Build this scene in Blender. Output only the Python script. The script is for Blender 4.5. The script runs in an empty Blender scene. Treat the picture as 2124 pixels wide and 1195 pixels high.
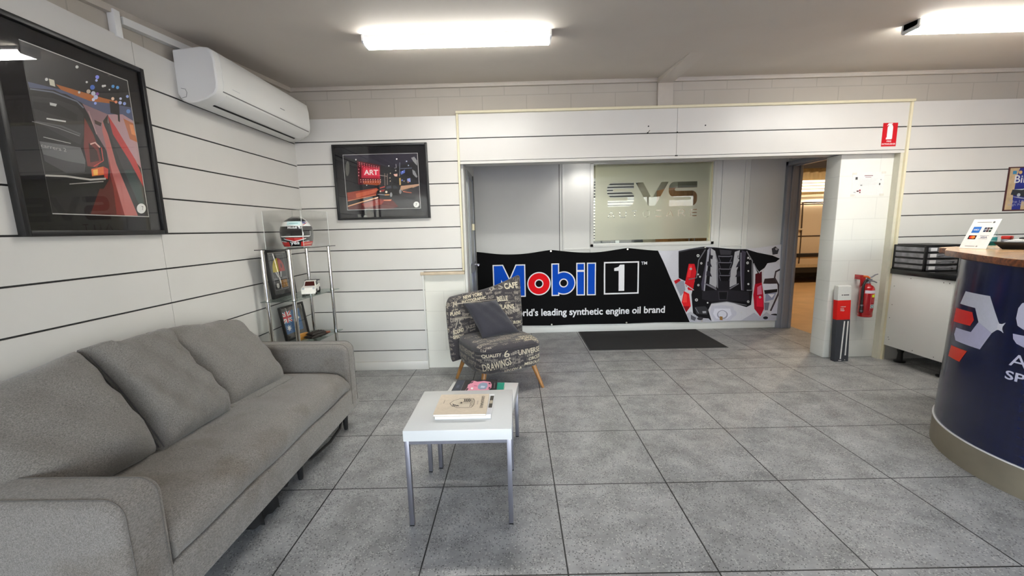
import bpy, bmesh, math, random
from mathutils import Vector, Matrix, Euler
from mathutils.geometry import tessellate_polygon
from mathutils.bvhtree import BVHTree
random.seed(7)
SC = bpy.context.scene
COL = SC.collection
PI = math.pi

# ------------------------------------------------------------------ brightness settings
EXPOSURE = 1.0
SKY_STRENGTH = 1.15
TUBE_E = 34.0            # strip lights
OFFICE_E = 9.0
P_DOWN = 8.0
P_BAY = 130.0
TILE_LO, TILE_HI = (124, 124, 124), (166, 166, 165)

# ------------------------------------------------------------------ camera
FOC, PPX, PPY = 879.484, 1064.51, 615.71          # focal length and principal point for a 2124x1195 image
PITCH, YAW, ROLL, CAMZ = 0.1598, -0.0082, -0.0248, 1.3707
def cam_axes(p, y, r):
    B = Matrix(((1, 0, 0), (0, 0, -1), (0, 1, 0)))
    Ry = Matrix(((math.cos(y), -math.sin(y), 0), (math.sin(y), math.cos(y), 0), (0, 0, 1)))
    Rp = Matrix(((1, 0, 0), (0, math.cos(p), -math.sin(p)), (0, math.sin(p), math.cos(p))))
    Rr = Matrix(((math.cos(r), -math.sin(r), 0), (math.sin(r), math.cos(r), 0), (0, 0, 1)))
    return Rr @ Rp @ B @ Ry
M = cam_axes(PITCH, YAW, ROLL)
cd = bpy.data.cameras.new('camera')
cd.sensor_fit = 'HORIZONTAL'; cd.sensor_width = 36.0
cd.lens = 36.0 * FOC / 2124.0
cd.shift_x = -(PPX - 1062.0) / 2124.0
cd.shift_y = (PPY - 597.5) / 2124.0
cd.clip_start = 0.05
cam = bpy.data.objects.new('camera', cd); COL.objects.link(cam)
cam.matrix_world = Matrix(((M[0][0], -M[1][0], -M[2][0], 0), (M[0][1], -M[1][1], -M[2][1], 0),
                           (M[0][2], -M[1][2], -M[2][2], CAMZ), (0, 0, 0, 1)))
SC.camera = cam

# ------------------------------------------------------------------ view, sky, daylight
SC.view_settings.view_transform = 'Standard'
SC.view_settings.look = 'None'
SC.view_settings.exposure = EXPOSURE
SC.view_settings.gamma = 1.0
SC.view_settings.use_curve_mapping = False
W = bpy.data.worlds.new('sky'); SC.world = W; W.use_nodes = True
wn = W.node_tree.nodes; wl = W.node_tree.links
bg = wn['Background']
sky = wn.new('ShaderNodeTexSky'); sky.sky_type = 'NISHITA'
sky.sun_disc = False; sky.sun_elevation = math.radians(48); sky.sun_rotation = math.radians(20)
sky.air_density = 1.4; sky.dust_density = 1.2
hsv = wn.new('ShaderNodeHueSaturation'); hsv.inputs['Saturation'].default_value = 0.55
tnt = wn.new('ShaderNodeMix'); tnt.data_type = 'RGBA'; tnt.blend_type = 'MULTIPLY'; tnt.inputs[0].default_value = 1.0; tnt.inputs[7].default_value = (1.03, 0.97, 1.05, 1)
wl.new(sky.outputs[0], hsv.inputs['Color']); wl.new(hsv.outputs[0], tnt.inputs[6]); wl.new(tnt.outputs[2], bg.inputs[0])
bg.inputs[1].default_value = SKY_STRENGTH

def area(name, loc, rot, sx, sy, power, col):
    l = bpy.data.lights.new(name, 'AREA'); l.shape = 'RECTANGLE'; l.size = sx; l.size_y = sy
    l.energy = power; l.color = col
    o = bpy.data.objects.new(name, l); COL.objects.link(o); o.location = loc; o.rotation_euler = rot
    return o

# ------------------------------------------------------------------ helpers
def lin(c):
    def f(v):
        v /= 255.0
        return v / 12.92 if v <= 0.04045 else ((v + 0.055) / 1.055) ** 2.4
    return (f(c[0]), f(c[1]), f(c[2]), 1.0)
MATS = {}
def mat(name, rgb, rough=0.5, metal=0.0, var=0.05, scale=25.0, bump=0.0, bscale=None, spec=0.5, coat=0.0, emit=0.0, stretch=None, linear=False):
    """solid procedural material: a noise varies the colour a little and may bump the surface"""
    if name in MATS: return MATS[name]
    m = bpy.data.materials.new(name); m.use_nodes = True
    n = m.node_tree.nodes; l = m.node_tree.links; b = n['Principled BSDF']
    b.inputs['Roughness'].default_value = rough; b.inputs['Metallic'].default_value = metal
    b.inputs['Specular IOR Level'].default_value = spec
    if coat: b.inputs['Coat Weight'].default_value = coat; b.inputs['Coat Roughness'].default_value = 0.06
    c = rgb if linear else lin(rgb)
    tc = n.new('ShaderNodeTexCoord'); mp = n.new('ShaderNodeMapping'); l.new(tc.outputs['Object'], mp.inputs[0])
    if stretch: mp.inputs['Scale'].default_value = stretch
    nz = n.new('ShaderNodeTexNoise'); nz.inputs['Scale'].default_value = scale; nz.inputs['Detail'].default_value = 4
    l.new(mp.outputs[0], nz.inputs['Vector'])
    cr = n.new('ShaderNodeValToRGB'); l.new(nz.outputs['Fac'], cr.inputs[0])
    cr.color_ramp.elements[0].position = 0.3; cr.color_ramp.elements[1].position = 0.7
    cr.color_ramp.elements[0].color = (c[0] * (1 - var), c[1] * (1 - var), c[2] * (1 - var), 1)
    cr.color_ramp.elements[1].color = (min(1, c[0] * (1 + var)), min(1, c[1] * (1 + var)), min(1, c[2] * (1 + var)), 1)
    l.new(cr.outputs[0], b.inputs['Base Color'])
    if bump:
        bz = n.new('ShaderNodeTexNoise'); bz.inputs['Scale'].default_value = bscale or scale * 4; bz.inputs['Detail'].default_value = 3
        l.new(mp.outputs[0], bz.inputs['Vector'])
        bp = n.new('ShaderNodeBump'); bp.inputs['Strength'].default_value = bump; bp.inputs['Distance'].default_value = 0.004
        l.new(bz.outputs['Fac'], bp.inputs['Height']); l.new(bp.outputs[0], b.inputs['Normal'])
    if emit:
        b.inputs['Emission Color'].default_value = c; b.inputs['Emission Strength'].default_value = emit
    MATS[name] = m
    return m
def ink(c, rough=0.5, coat=0.0, spec=0.3):
    return mat('ink_%d_%d_%d_%d_%d' % (c[0], c[1], c[2], int(rough * 100), int(spec * 100)), c, rough, var=0.03, scale=60, coat=coat, spec=spec)
def glass_mat(name, tint=(0.95, 0.98, 0.97, 1), gloss=0.10):
    """clear pane: see-through with a mirror layer that grows at grazing angles"""
    if name in MATS: return MATS[name]
    m = bpy.data.materials.new(name); m.use_nodes = True
    n = m.node_tree.nodes; l = m.node_tree.links; n.remove(n['Principled BSDF'])
    out = n['Material Output']; mx = n.new('ShaderNodeMixShader'); tr = n.new('ShaderNodeBsdfTransparent'); gl = n.new('ShaderNodeBsdfGlossy')
    nz = n.new('ShaderNodeTexNoise'); nz.inputs['Scale'].default_value = 3
    rg = n.new('ShaderNodeMapRange'); rg.inputs['To Min'].default_value = 0.0; rg.inputs['To Max'].default_value = 0.02
    l.new(nz.outputs['Fac'], rg.inputs[0]); l.new(rg.outputs[0], gl.inputs['Roughness'])
    lw = n.new('ShaderNodeLayerWeight'); lw.inputs['Blend'].default_value = 0.5
    pw = n.new('ShaderNodeMath'); pw.operation = 'POWER'; pw.inputs[1].default_value = 4.0; l.new(lw.outputs['Facing'], pw.inputs[0])
    fr = n.new('ShaderNodeMapRange'); fr.inputs['To Min'].default_value = gloss * 0.25; fr.inputs['To Max'].default_value = 0.7; l.new(pw.outputs[0], fr.inputs[0])
    tr.inputs[0].default_value = tint; gl.inputs[0].default_value = (1, 1, 1, 1)
    l.new(fr.outputs[0], mx.inputs[0]); l.new(tr.outputs[0], mx.inputs[1]); l.new(gl.outputs[0], mx.inputs[2]); l.new(mx.outputs[0], out.inputs[0])
    MATS[name] = m
    return m

class MB:
    """collects shapes and links them as one mesh object; every face carries its own material"""
    def __init__(s): s.v = []; s.f = []; s.m = []; s.mats = []
    def mi(s, m):
        if m not in s.mats: s.mats.append(m)
        return s.mats.index(m)
    def add(s, vs, fs, m, T=None):
        k = len(s.v)
        s.v += [tuple(T @ Vector(p)) if T else tuple(p) for p in vs]
        i = s.mi(m)
        for f in fs: s.f.append([k + a for a in f]); s.m.append(i)
    def bm(s, b, m, T=None):
        b.verts.index_update()
        s.add([v.co[:] for v in b.verts], [[v.index for v in f.verts] for f in b.faces], m, T); b.free()
    def box(s, x0, x1, y0, y1, z0, z1, m, bev=0.0, seg=2, T=None):
        b = bmesh.new(); bmesh.ops.create_cube(b, size=1)
        for v in b.verts: v.co = Vector(((x0 + x1) / 2 + v.co.x * (x1 - x0), (y0 + y1) / 2 + v.co.y * (y1 - y0), (z0 + z1) / 2 + v.co.z * (z1 - z0)))
        if bev: bmesh.ops.bevel(b, geom=b.edges[:], offset=bev, segments=seg, profile=0.5, affect='EDGES')
        s.bm(b, m, T)
    def hexa(s, p, m):
        """eight corners: bottom 0-3 counter-clockwise, top 4-7"""
        s.add(p, [(0, 3, 2, 1), (4, 5, 6, 7), (0, 1, 5, 4), (1, 2, 6, 5), (2, 3, 7, 6), (3, 0, 4, 7)], m)
    def loft(s, rings, m, cap=True, close=True, T=None):
        n = len(rings[0]); vs = [p for r in rings for p in r]; fs = []
        for i in range(len(rings) - 1):
            for j in range(n if close else n - 1):
                a = i * n + j; b = i * n + (j + 1) % n
                fs.append((a, b, b + n, a + n))
        if cap: fs.append(tuple(range(n))[::-1]); fs.append(tuple(range((len(rings) - 1) * n, len(rings) * n)))
        s.add(vs, fs, m, T)
    def tube(s, path, r, m, seg=10, cap=True, T=None):
        path = [Vector(p) for p in path]; rings = []; nrm = None
        for i, p in enumerate(path):
            d = (path[min(i + 1, len(path) - 1)] - path[max(i - 1, 0)]).normalized()
            if nrm is None: nrm = d.orthogonal().normalized()
            nrm = (nrm - d * nrm.dot(d)).normalized(); q = d.cross(nrm)
            rr = r[i] if isinstance(r, (list, tuple)) else r
            rings.append([p + (nrm * math.cos(2 * PI * k / seg) + q * math.sin(2 * PI * k / seg)) * rr for k in range(seg)])
        s.loft(rings, m, cap, True, T)
    def lathe(s, prof, m, c=(0, 0, 0), seg=24, cap=True, T=None):
        s.loft([[(c[0] + r * math.cos(2 * PI * k / seg), c[1] + r * math.sin(2 * PI * k / seg), c[2] + z) for k in range(seg)] for r, z in prof], m, cap, True, T)
    def prism(s, poly, fn, d, m):
        """2D outline extruded: fn(u, v, w) with w from 0 to d"""
        tr = tessellate_polygon([[Vector((u, v, 0)) for u, v in poly]]); n = len(poly)
        vs = [fn(u, v, 0) for u, v in poly] + [fn(u, v, d) for u, v in poly]
        fs = [tuple(t)[::-1] for t in tr] + [tuple(n + a for a in t) for t in tr]
        fs += [(i, (i + 1) % n, n + (i + 1) % n, n + i) for i in range(n)]
        s.add(vs, fs, m)
    def decal(s, loops, fn, m, step=None):
        """flat outline (first loop) with holes (other loops) laid on a surface by fn(u, v)"""
        if isinstance(loops[0][0], (int, float)): loops = [loops]
        pts = [p for l in loops for p in l]
        s.tri(pts, tessellate_polygon([[Vector((u, v, 0)) for u, v in l] for l in loops]), fn, m, step)
    def tri(s, pts, tris, fn, m, step=None):
        if step:
            b = bmesh.new(); vv = [b.verts.new((p[0], p[1], 0)) for p in pts]
            for t in tris:
                try: b.faces.new([vv[i] for i in t])
                except ValueError: pass
            for ax in (0, 1):
                lo = min(p[ax] for p in pts); hi = max(p[ax] for p in pts); k = math.floor(lo / step) + 1
                while k * step < hi:
                    co = [0, 0, 0]; co[ax] = k * step; no = [0, 0, 0]; no[ax] = 1
                    bmesh.ops.bisect_plane(b, geom=b.verts[:] + b.edges[:] + b.faces[:], plane_co=co, plane_no=no); k += 1
            b.verts.index_update(); pts = [(v.co.x, v.co.y) for v in b.verts]; tris = [[v.index for v in f.verts] for f in b.faces]; b.free()
        s.add([fn(p[0], p[1]) for p in pts], tris, m)
    def build(s, name, parent=None, smooth=None, label=None):
        me = bpy.data.meshes.new(name); me.from_pydata(s.v, [], s.f)
        for m in s.mats: me.materials.append(m)
        for p, i in zip(me.polygons, s.m): p.material_index = i
        b = bmesh.new(); b.from_mesh(me); bmesh.ops.recalc_face_normals(b, faces=b.faces[:]) if smooth is not False else None; b.to_mesh(me); b.free()
        if smooth:
            for p in me.polygons: p.use_smooth = True
            me.set_sharp_from_angle(angle=math.radians(smooth))
        me.update()
        o = bpy.data.objects.new(name, me); COL.objects.link(o)
        if parent: o.parent = parent
        if label: o['label'] = label
        return o

def tag(o, label, cat, group=None):
    o['label'] = label; o['category'] = cat
    if group: o['group'] = group
    return o
def thing(name, label, cat, loc=(0, 0, 0), rz=0.0, group=None):
    o = bpy.data.objects.new(name, None); COL.objects.link(o); o.empty_display_size = 0.1
    o.location = loc; o.rotation_euler = (0, 0, rz)
    return tag(o, label, cat, group)
def struct(o, label=None):
    o['kind'] = 'structure'
    if label: o['label'] = label
    return o

_TX = {}
def text2d(body, bold=0.0):
    """outline of a word as 2D points and faces in a unit box (width 1, height 1) plus its aspect"""
    key = (body, bold)
    if key in _TX: return _TX[key]
    cu = bpy.data.curves.new('lettering', 'FONT'); cu.body = body; cu.size = 1.0; cu.offset = bold; cu.resolution_u = 3; cu.fill_mode = 'FRONT'
    ob = bpy.data.objects.new('lettering', cu); COL.objects.link(ob)
    dg = bpy.context.evaluated_depsgraph_get(); ev = ob.evaluated_get(dg); me = ev.to_mesh()
    vs = [(v.co.x, v.co.y) for v in me.vertices]; fs = [list(p.vertices) for p in me.polygons]
    ev.to_mesh_clear(); bpy.data.objects.remove(ob); bpy.data.curves.remove(cu)
    x0 = min(v[0] for v in vs); x1 = max(v[0] for v in vs); y0 = min(v[1] for v in vs); y1 = max(v[1] for v in vs)
    r = ([((x - x0) / (x1 - x0), (y - y0) / (y1 - y0)) for x, y in vs], fs, (x1 - x0) / (y1 - y0))
    _TX[key] = r
    return r
def write(mb, body, u0, v0, w, h, fn, m, bold=0.0, step=None, rot=0.0):
    """lettering fitted into the box u0, v0, w, h of a surface"""
    vs, fs, a = text2d(body, bold); c, s = math.cos(rot), math.sin(rot)
    pts = [(u0 + x * w * c - y * h * s, v0 + x * w * s + y * h * c) for x, y in vs]
    mb.tri(pts, fs, fn, m, step)
def circle(x, y, r, n=20, ry=None): return [(x + r * math.cos(2 * PI * i / n), y + (ry or r) * math.sin(2 * PI * i / n)) for i in range(n)]
def rect(x0, y0, x1, y1): return [(x0, y0), (x1, y0), (x1, y1), (x0, y1)]
def superring(cx, cy, z, a, b, p=3.5, n=36):
    r = []
    for k in range(n):
        t = 2 * PI * k / n; c, s = math.cos(t), math.sin(t)
        r.append((cx + a * math.copysign(abs(c) ** (2 / p), c), cy + b * math.copysign(abs(s) ** (2 / p), s), z))
    return r
def pillow(mb, TL, TR, BL, BR, t, m, nu=22, nv=22, p=2.4, bulge=0.0, sag=0.03, wr=0.006, seed=0, back=0.75):
    """stuffed cushion between four corners, thick in the middle, drawn in along the edges"""
    TL, TR, BL, BR = map(Vector, (TL, TR, BL, BR)); rnd = random.Random(seed)
    ph = [rnd.uniform(0, 6) for _ in range(8)]
    N = ((TR - TL) + (BR - BL)).cross((TL - BL) + (TR - BR)).normalized()
    wu = ((TR - TL).length + (BR - BL).length) / 2; wv = ((TL - BL).length + (TR - BR).length) / 2
    U = ((TR - TL) + (BR - BL)).normalized(); V = ((TL - BL) + (TR - BR)).normalized()
    def pt(u, v, side):
        a = u * 2 - 1; b = v * 2 - 1
        P = BL.lerp(BR, u).lerp(TL.lerp(TR, u), v)
        P = P - U * (a * (1 - b * b) ** 1.0 * 0) - V * (sag * wv * (1 - a * a) * (1 if b > 0 else -0.4) * abs(b) ** 3)
        P = P - U * (sag * wu * (1 - b * b) * a ** 3)
        prof = max(0.0, (1 - abs(a) ** p)) ** 0.55 * max(0.0, (1 - abs(b) ** p)) ** 0.55
        w = wr * (math.sin(9 * a + 5 * b + ph[0]) + 0.7 * math.sin(13 * b - 6 * a + ph[1]) + 0.5 * math.sin(21 * a + 11 * b + ph[2])) * prof
        w += bulge * prof * (-b) * 0.5
        return P + N * (t * prof * (1.0 if side > 0 else -back) + w)
    us = [0.5 - 0.5 * math.cos(PI * i / nu) for i in range(nu + 1)]; vs_ = [0.5 - 0.5 * math.cos(PI * i / nv) for i in range(nv + 1)]
    F = [[pt(u, v, 1) for u in us] for v in vs_]; B = [[pt(u, v, -1) for u in us] for v in vs_]
    vs = [p for r in F for p in r] + [p for r in B for p in r]; n1 = (nu + 1) * (nv + 1); fs = []
    for j in range(nv):
        for i in range(nu):
            a = j * (nu + 1) + i
            fs.append((a, a + 1, a + nu + 2, a + nu + 1)); fs.append((n1 + a, n1 + a + nu + 1, n1 + a + nu + 2, n1 + a + 1))
    b = bmesh.new(); vv = [b.verts.new(p) for p in vs]
    for f in fs: b.faces.new([vv[i] for i in f])
    bmesh.ops.remove_doubles(b, verts=b.verts[:], dist=0.0004)
    mb.bm(b, m)
    return pt

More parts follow.
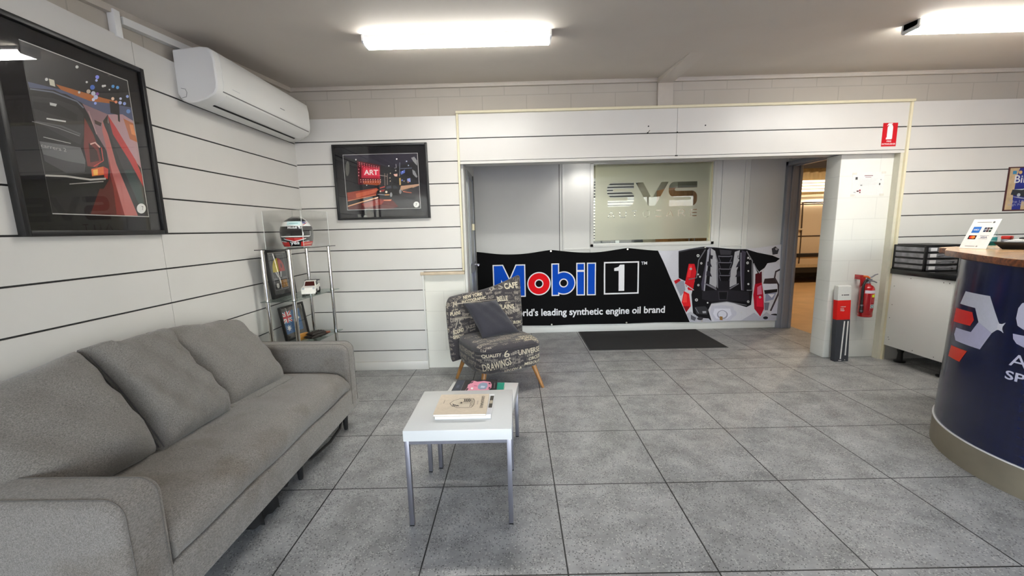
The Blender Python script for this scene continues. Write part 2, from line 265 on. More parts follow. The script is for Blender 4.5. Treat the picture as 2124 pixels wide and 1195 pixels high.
# ------------------------------------------------------------------ printed pictures: colour and outline of each patch
ART_STREET = [((34, 32, 36), [(0.0, 1.0), (1.0, 1.0), (1.0, 0.0), (-0.0, 0.0)]), ((190, 110, 50), [(0.24, 0.8086), (0.6824, 0.816), (0.8243, 0.8225), (0.8189, 0.801), (0.5386, 0.7674), (0.275, 0.784)]), ((88, 95, 125), [(0.0066, 0.7714), (0.275, 0.784), (0.5386, 0.7674), (0.8189, 0.801), (1.0004, 0.8106), (1.002, 0.7158), (0.7071, 0.7103), (0.4677, 0.7354), (0.2164, 0.7693), (0.0102, 0.7383)]), ((190, 152, 158), [(0.7071, 0.7103), (0.8773, 0.741), (0.9958, 0.7147), (1.0033, 0.5469), (1.0076, 0.3625), (0.8818, 0.4589), (0.7636, 0.5838), (0.6922, 0.6518)]), ((150, 118, 125), [(0.4524, 0.7355), (0.7071, 0.7103), (0.6413, 0.6543), (0.6716, 0.5021), (0.7285, 0.0067), (0.5445, 0.0024), (0.5413, 0.2612), (0.5652, 0.4878)]), ((142, 48, 44), [(0.6356, 0.4295), (0.6846, 0.2731), (0.7659, 0.0026), (0.3434, 0.0011), (0.4893, 0.1895), (0.6178, 0.2906)]), ((95, 34, 32), [(0.3434, 0.0011), (0.4893, 0.1895), (0.6178, 0.2906), (0.6298, 0.1989), (0.6159, 0.0029)]), ((196, 112, 106), [(0.6324, 0.6528), (0.6713, 0.5699), (0.7089, 0.3687), (0.865, 0.0023), (0.7078, 0.0001), (0.6418, 0.3158), (0.6148, 0.5836)]), ((54, 52, 56), [(0.7071, 0.7103), (0.7636, 0.5838), (0.8693, 0.4095), (0.9858, 0.2355), (1.0041, 0.0582), (0.898, 0.0925), (0.7754, 0.3401), (0.6895, 0.5726)]), ((52, 70, 68), [(0.7916, 0.3298), (0.8836, 0.3506), (0.9615, 0.2213), (0.9752, 0.0701), (0.898, 0.0925)]), ((196, 58, 60), [(0.7056, 0.7044), (0.7758, 0.6315), (0.9505, 0.4184), (0.9989, 0.3118), (0.9953, 0.2235), (0.8693, 0.4095), (0.7263, 0.5781)]), ((190, 110, 70), [(0.8794, 0.7123), (0.991, 0.696), (1.0065, 0.5595), (0.9202, 0.5716)]), ((235, 150, 100), [(0.9424, 0.682), (0.9879, 0.6835), (0.9983, 0.6069), (0.9499, 0.6118)]), ((24, 22, 25), [(0.0089, 0.7334), (0.1319, 0.749), (0.3124, 0.7652), (0.4529, 0.7377), (0.4986, 0.6726), (0.5483, 0.5514), (0.6237, 0.4506), (0.6243, 0.3026), (0.5915, 0.2424), (0.5206, 0.1802), (0.2946, 0.1763), (0.1063, 0.1225), (0.0073, 0.1068), (0.0076, 0.2366), (0.0068, 0.5082)]), ((120, 125, 140), [(0.0106, 0.7282), (0.1966, 0.7496), (0.404, 0.7347), (0.4553, 0.7039), (0.4661, 0.7119), (0.4117, 0.7436), (0.2015, 0.7581), (0.014, 0.7363)]), ((50, 48, 50), [(0.0106, 0.6921), (0.1891, 0.7148), (0.3995, 0.7066), (0.4495, 0.6638), (0.4158, 0.5315), (0.3658, 0.4556), (0.2011, 0.4942), (0.004, 0.5457)]), ((30, 29, 31), [(0.0147, 0.6604), (0.2227, 0.6873), (0.3857, 0.6523), (0.3746, 0.6089), (0.1629, 0.6121), (0.0111, 0.6223)]), ((92, 92, 95), [(0.0015, 0.5406), (0.2125, 0.5464), (0.3796, 0.5212), (0.3882, 0.5322), (0.219, 0.5571), (0.0064, 0.5507)]), ((112, 112, 114), [(0.0061, 0.4316), (0.3616, 0.4391), (0.3868, 0.3567), (0.3619, 0.2895), (0.1896, 0.2837), (0.0186, 0.3557)]), ((70, 70, 72), [(0.0186, 0.3557), (0.2031, 0.3367), (0.3731, 0.3338), (0.3591, 0.2785), (0.1837, 0.2604), (0.0176, 0.3164)]), ((128, 52, 48), [(0.452, 0.6432), (0.5144, 0.5463), (0.5422, 0.4626), (0.5498, 0.3746), (0.4898, 0.3215), (0.397, 0.3233), (0.3933, 0.4433)]), ((60, 26, 26), [(0.4503, 0.483), (0.5193, 0.4376), (0.5275, 0.3721), (0.4325, 0.3509)]), ((240, 190, 180), [(0.465, 0.4696), (0.5132, 0.487), (0.553, 0.4605), (0.5658, 0.4692), (0.5205, 0.4974), (0.4628, 0.4785)]), ((220, 90, 80), [(0.568, 0.4655), (0.5662, 0.3777), (0.4566, 0.3288), (0.4601, 0.3235), (0.5752, 0.376), (0.5786, 0.4678)]), ((232, 112, 44), [(0.4293, 0.3068), (0.5604, 0.3364), (0.5561, 0.2794), (0.4252, 0.2592)]), ((255, 196, 92), [(0.4457, 0.3018), (0.4956, 0.3121), (0.4871, 0.2723), (0.4428, 0.2652)]), ((200, 58, 48), [(0.5604, 0.3364), (0.6088, 0.3241), (0.5833, 0.2509), (0.5499, 0.2619)]), ((205, 200, 192), [(-0.0001, 0.2226), (0.1758, 0.2324), (0.4007, 0.2281), (0.564, 0.2477), (0.5661, 0.2604), (0.4049, 0.2405), (0.1802, 0.2441), (0.0033, 0.2337)]), ((230, 230, 225), [(0.0994, 0.5741), (0.2651, 0.5837), (0.2696, 0.5934), (0.1036, 0.5834)]), ((150, 150, 150), [(-0.0229, 0.5393), (0.183, 0.5345), (0.3716, 0.5124), (0.3748, 0.5168), (0.1856, 0.5388), (-0.0207, 0.5433)]), ((200, 200, 195), [(0.0445, 0.4593), (0.2749, 0.4517), (0.2774, 0.4561), (0.0467, 0.4634)]), ((170, 165, 160), [(0.194, 0.1874), (0.5334, 0.2288), (0.5344, 0.2357), (0.195, 0.1937)]), ((60, 40, 40), [(0.5481, 0.6471), (0.6201, 0.6375), (0.6055, 0.613), (0.5494, 0.6202)]), ((190, 150, 150), [(0.4993, 0.693), (0.5432, 0.5495), (0.5534, 0.5533), (0.5092, 0.6969)]), ((220, 220, 215), [(0.1545, 0.6835), (0.2155, 0.6859), (0.2015, 0.6684), (0.1528, 0.6667)]), ((18, 17, 19), [(0.8552, 0.9081), (0.8745, 0.9123), (0.8314, 0.6775), (0.8107, 0.6832)]), ((22, 20, 23), [(0.7492, 0.8075), (0.8404, 0.8144), (0.8291, 0.7265), (0.7388, 0.725)]), ((230, 226, 205), [(0.1852, 0.8298), (0.2293, 0.8304), (0.2289, 0.7915), (0.1846, 0.7913)]), ((235, 235, 230), [(0.482, 0.971), (0.4773, 0.9638), (0.4682, 0.9579), (0.4583, 0.9554), (0.4514, 0.9574), (0.45, 0.963), (0.4546, 0.9701), (0.4636, 0.976), (0.4735, 0.9785), (0.4805, 0.9766)]), ((235, 235, 230), [(0.5495, 0.8911), (0.5461, 0.886), (0.5395, 0.8819), (0.5323, 0.8802), (0.5272, 0.8817), (0.5262, 0.8858), (0.5296, 0.8908), (0.5361, 0.895), (0.5433, 0.8966), (0.5484, 0.8952)]), ((150, 160, 255), [(0.6786, 0.953), (0.6725, 0.944), (0.6607, 0.9365), (0.6477, 0.9335), (0.6385, 0.936), (0.6365, 0.943), (0.6425, 0.952), (0.6543, 0.9594), (0.6673, 0.9625), (0.6766, 0.9601)]), ((200, 210, 255), [(0.657, 0.9264), (0.6529, 0.9205), (0.6451, 0.9155), (0.6364, 0.9136), (0.6303, 0.9153), (0.629, 0.92), (0.633, 0.9259), (0.6408, 0.9308), (0.6495, 0.9328), (0.6556, 0.9312)]), ((235, 235, 230), [(0.718, 0.9024), (0.7139, 0.8963), (0.7058, 0.8914), (0.6969, 0.8894), (0.6906, 0.8912), (0.6893, 0.896), (0.6934, 0.902), (0.7014, 0.907), (0.7103, 0.909), (0.7167, 0.9072)]), ((235, 235, 230), [(0.7386, 0.9092), (0.735, 0.9039), (0.7278, 0.8995), (0.72, 0.8977), (0.7144, 0.8993), (0.7132, 0.9035), (0.7168, 0.9088), (0.7239, 0.9132), (0.7318, 0.915), (0.7374, 0.9134)]), ((235, 235, 230), [(0.7794, 0.8917), (0.7768, 0.8878), (0.7716, 0.8847), (0.7659, 0.8835), (0.7618, 0.8846), (0.7609, 0.8876), (0.7635, 0.8915), (0.7687, 0.8946), (0.7744, 0.8959), (0.7785, 0.8947)]), ((100, 170, 230), [(0.8363, 0.9265), (0.8309, 0.9187), (0.8203, 0.9123), (0.8086, 0.9097), (0.8003, 0.912), (0.7985, 0.9181), (0.8039, 0.9258), (0.8144, 0.9322), (0.8261, 0.9349), (0.8345, 0.9327)]), ((100, 170, 230), [(0.8882, 0.9301), (0.8827, 0.9222), (0.8719, 0.9157), (0.8599, 0.9131), (0.8514, 0.9154), (0.8495, 0.9216), (0.855, 0.9294), (0.8657, 0.9359), (0.8777, 0.9385), (0.8863, 0.9363)]), ((90, 130, 220), [(0.6135, 0.8716), (0.606, 0.8606), (0.5915, 0.8516), (0.5757, 0.8482), (0.5646, 0.8515), (0.5622, 0.8603), (0.5696, 0.8713), (0.5839, 0.8802), (0.5997, 0.8838), (0.611, 0.8805)]), ((225, 225, 240), [(0.6097, 0.8312), (0.6027, 0.8209), (0.5892, 0.8126), (0.5744, 0.8095), (0.564, 0.8128), (0.5618, 0.8211), (0.5687, 0.8313), (0.5821, 0.8395), (0.5969, 0.8427), (0.6074, 0.8395)]), ((210, 215, 245), [(0.6291, 0.8105), (0.622, 0.8002), (0.6084, 0.7919), (0.5935, 0.7889), (0.5829, 0.7922), (0.5807, 0.8005), (0.5877, 0.8108), (0.6012, 0.819), (0.6161, 0.8222), (0.6268, 0.8189)]), ((220, 200, 180), [(0.5602, 0.8334), (0.5538, 0.824), (0.5415, 0.8164), (0.5281, 0.8135), (0.5187, 0.8165), (0.5167, 0.8241), (0.523, 0.8334), (0.5351, 0.841), (0.5486, 0.844), (0.5582, 0.8411)]), ((170, 190, 255), [(0.6045, 0.7655), (0.5999, 0.7589), (0.5912, 0.7537), (0.5817, 0.7518), (0.5749, 0.754), (0.5735, 0.7594), (0.578, 0.766), (0.5866, 0.7712), (0.5962, 0.7731), (0.603, 0.771)]), ((230, 230, 250), [(0.5918, 0.7867), (0.5869, 0.7794), (0.5773, 0.7736), (0.5667, 0.7715), (0.5593, 0.7738), (0.5577, 0.7798), (0.5626, 0.7871), (0.5722, 0.7929), (0.5827, 0.7951), (0.5902, 0.7927)]), ((255, 220, 190), [(0.8099, 0.8365), (0.8045, 0.8288), (0.7939, 0.8226), (0.7823, 0.8203), (0.7741, 0.8227), (0.7723, 0.8289), (0.7776, 0.8365), (0.788, 0.8428), (0.7997, 0.8452), (0.808, 0.8428)]), ((255, 160, 120), [(0.84, 0.82), (0.8351, 0.813), (0.8255, 0.8074), (0.8149, 0.8053), (0.8074, 0.8075), (0.8057, 0.8132), (0.8106, 0.8201), (0.8201, 0.8257), (0.8307, 0.8278), (0.8384, 0.8257)]), ((220, 225, 255), [(0.8987, 0.8547), (0.8942, 0.8484), (0.8855, 0.8433), (0.8758, 0.8413), (0.8689, 0.8432), (0.8674, 0.8483), (0.8718, 0.8546), (0.8805, 0.8597), (0.8902, 0.8616), (0.8971, 0.8597)]), ((200, 210, 255), [(0.891, 0.8244), (0.8849, 0.8157), (0.8729, 0.8088), (0.8597, 0.8062), (0.8502, 0.8089), (0.8481, 0.8159), (0.8542, 0.8245), (0.8661, 0.8314), (0.8793, 0.8341), (0.8889, 0.8314)]), ((160, 180, 240), [(0.9411, 0.8285), (0.9354, 0.8205), (0.9243, 0.8141), (0.912, 0.8117), (0.9032, 0.8142), (0.9013, 0.8206), (0.9069, 0.8285), (0.9179, 0.8349), (0.9302, 0.8374), (0.9391, 0.8349)]), ((180, 200, 255), [(0.989, 0.8883), (0.9838, 0.881), (0.9736, 0.8751), (0.9623, 0.8728), (0.9543, 0.875), (0.9525, 0.8807), (0.9576, 0.8879), (0.9677, 0.8938), (0.979, 0.8962), (0.9871, 0.8941)]), ((120, 160, 220), [(0.9791, 0.7806), (0.9716, 0.7702), (0.9569, 0.762), (0.9407, 0.759), (0.9291, 0.7624), (0.9265, 0.7709), (0.9338, 0.7812), (0.9484, 0.7894), (0.9647, 0.7925), (0.9764, 0.7891)]), ((235, 235, 230), [(0.1769, 0.823), (0.1727, 0.8165), (0.1648, 0.8112), (0.1562, 0.8092), (0.1503, 0.8113), (0.1492, 0.8166), (0.1533, 0.8231), (0.1612, 0.8284), (0.1697, 0.8304), (0.1757, 0.8284)]), ((235, 235, 230), [(0.455, 0.8056), (0.4512, 0.8), (0.444, 0.7954), (0.4361, 0.7938), (0.4305, 0.7956), (0.4294, 0.8002), (0.4331, 0.8058), (0.4403, 0.8103), (0.4482, 0.812), (0.4538, 0.8102)]), ((150, 90, 170), [(0.6454, 0.8355), (0.6404, 0.8281), (0.6306, 0.8221), (0.6198, 0.8199), (0.6122, 0.8222), (0.6106, 0.8282), (0.6156, 0.8355), (0.6253, 0.8415), (0.6361, 0.8438), (0.6438, 0.8415)]), ((238, 238, 232), [(0.979, 0.06), (0.972, 0.0466), (0.9588, 0.0347), (0.9409, 0.0256), (0.9206, 0.0206), (0.9004, 0.0201), (0.8827, 0.0241), (0.8696, 0.0322), (0.8626, 0.0433), (0.8625, 0.0561), (0.8692, 0.0692), (0.882, 0.0809), (0.8994, 0.09), (0.9195, 0.0953), (0.9397, 0.0961), (0.9578, 0.0923), (0.9714, 0.0843), (0.9788, 0.0731)])]
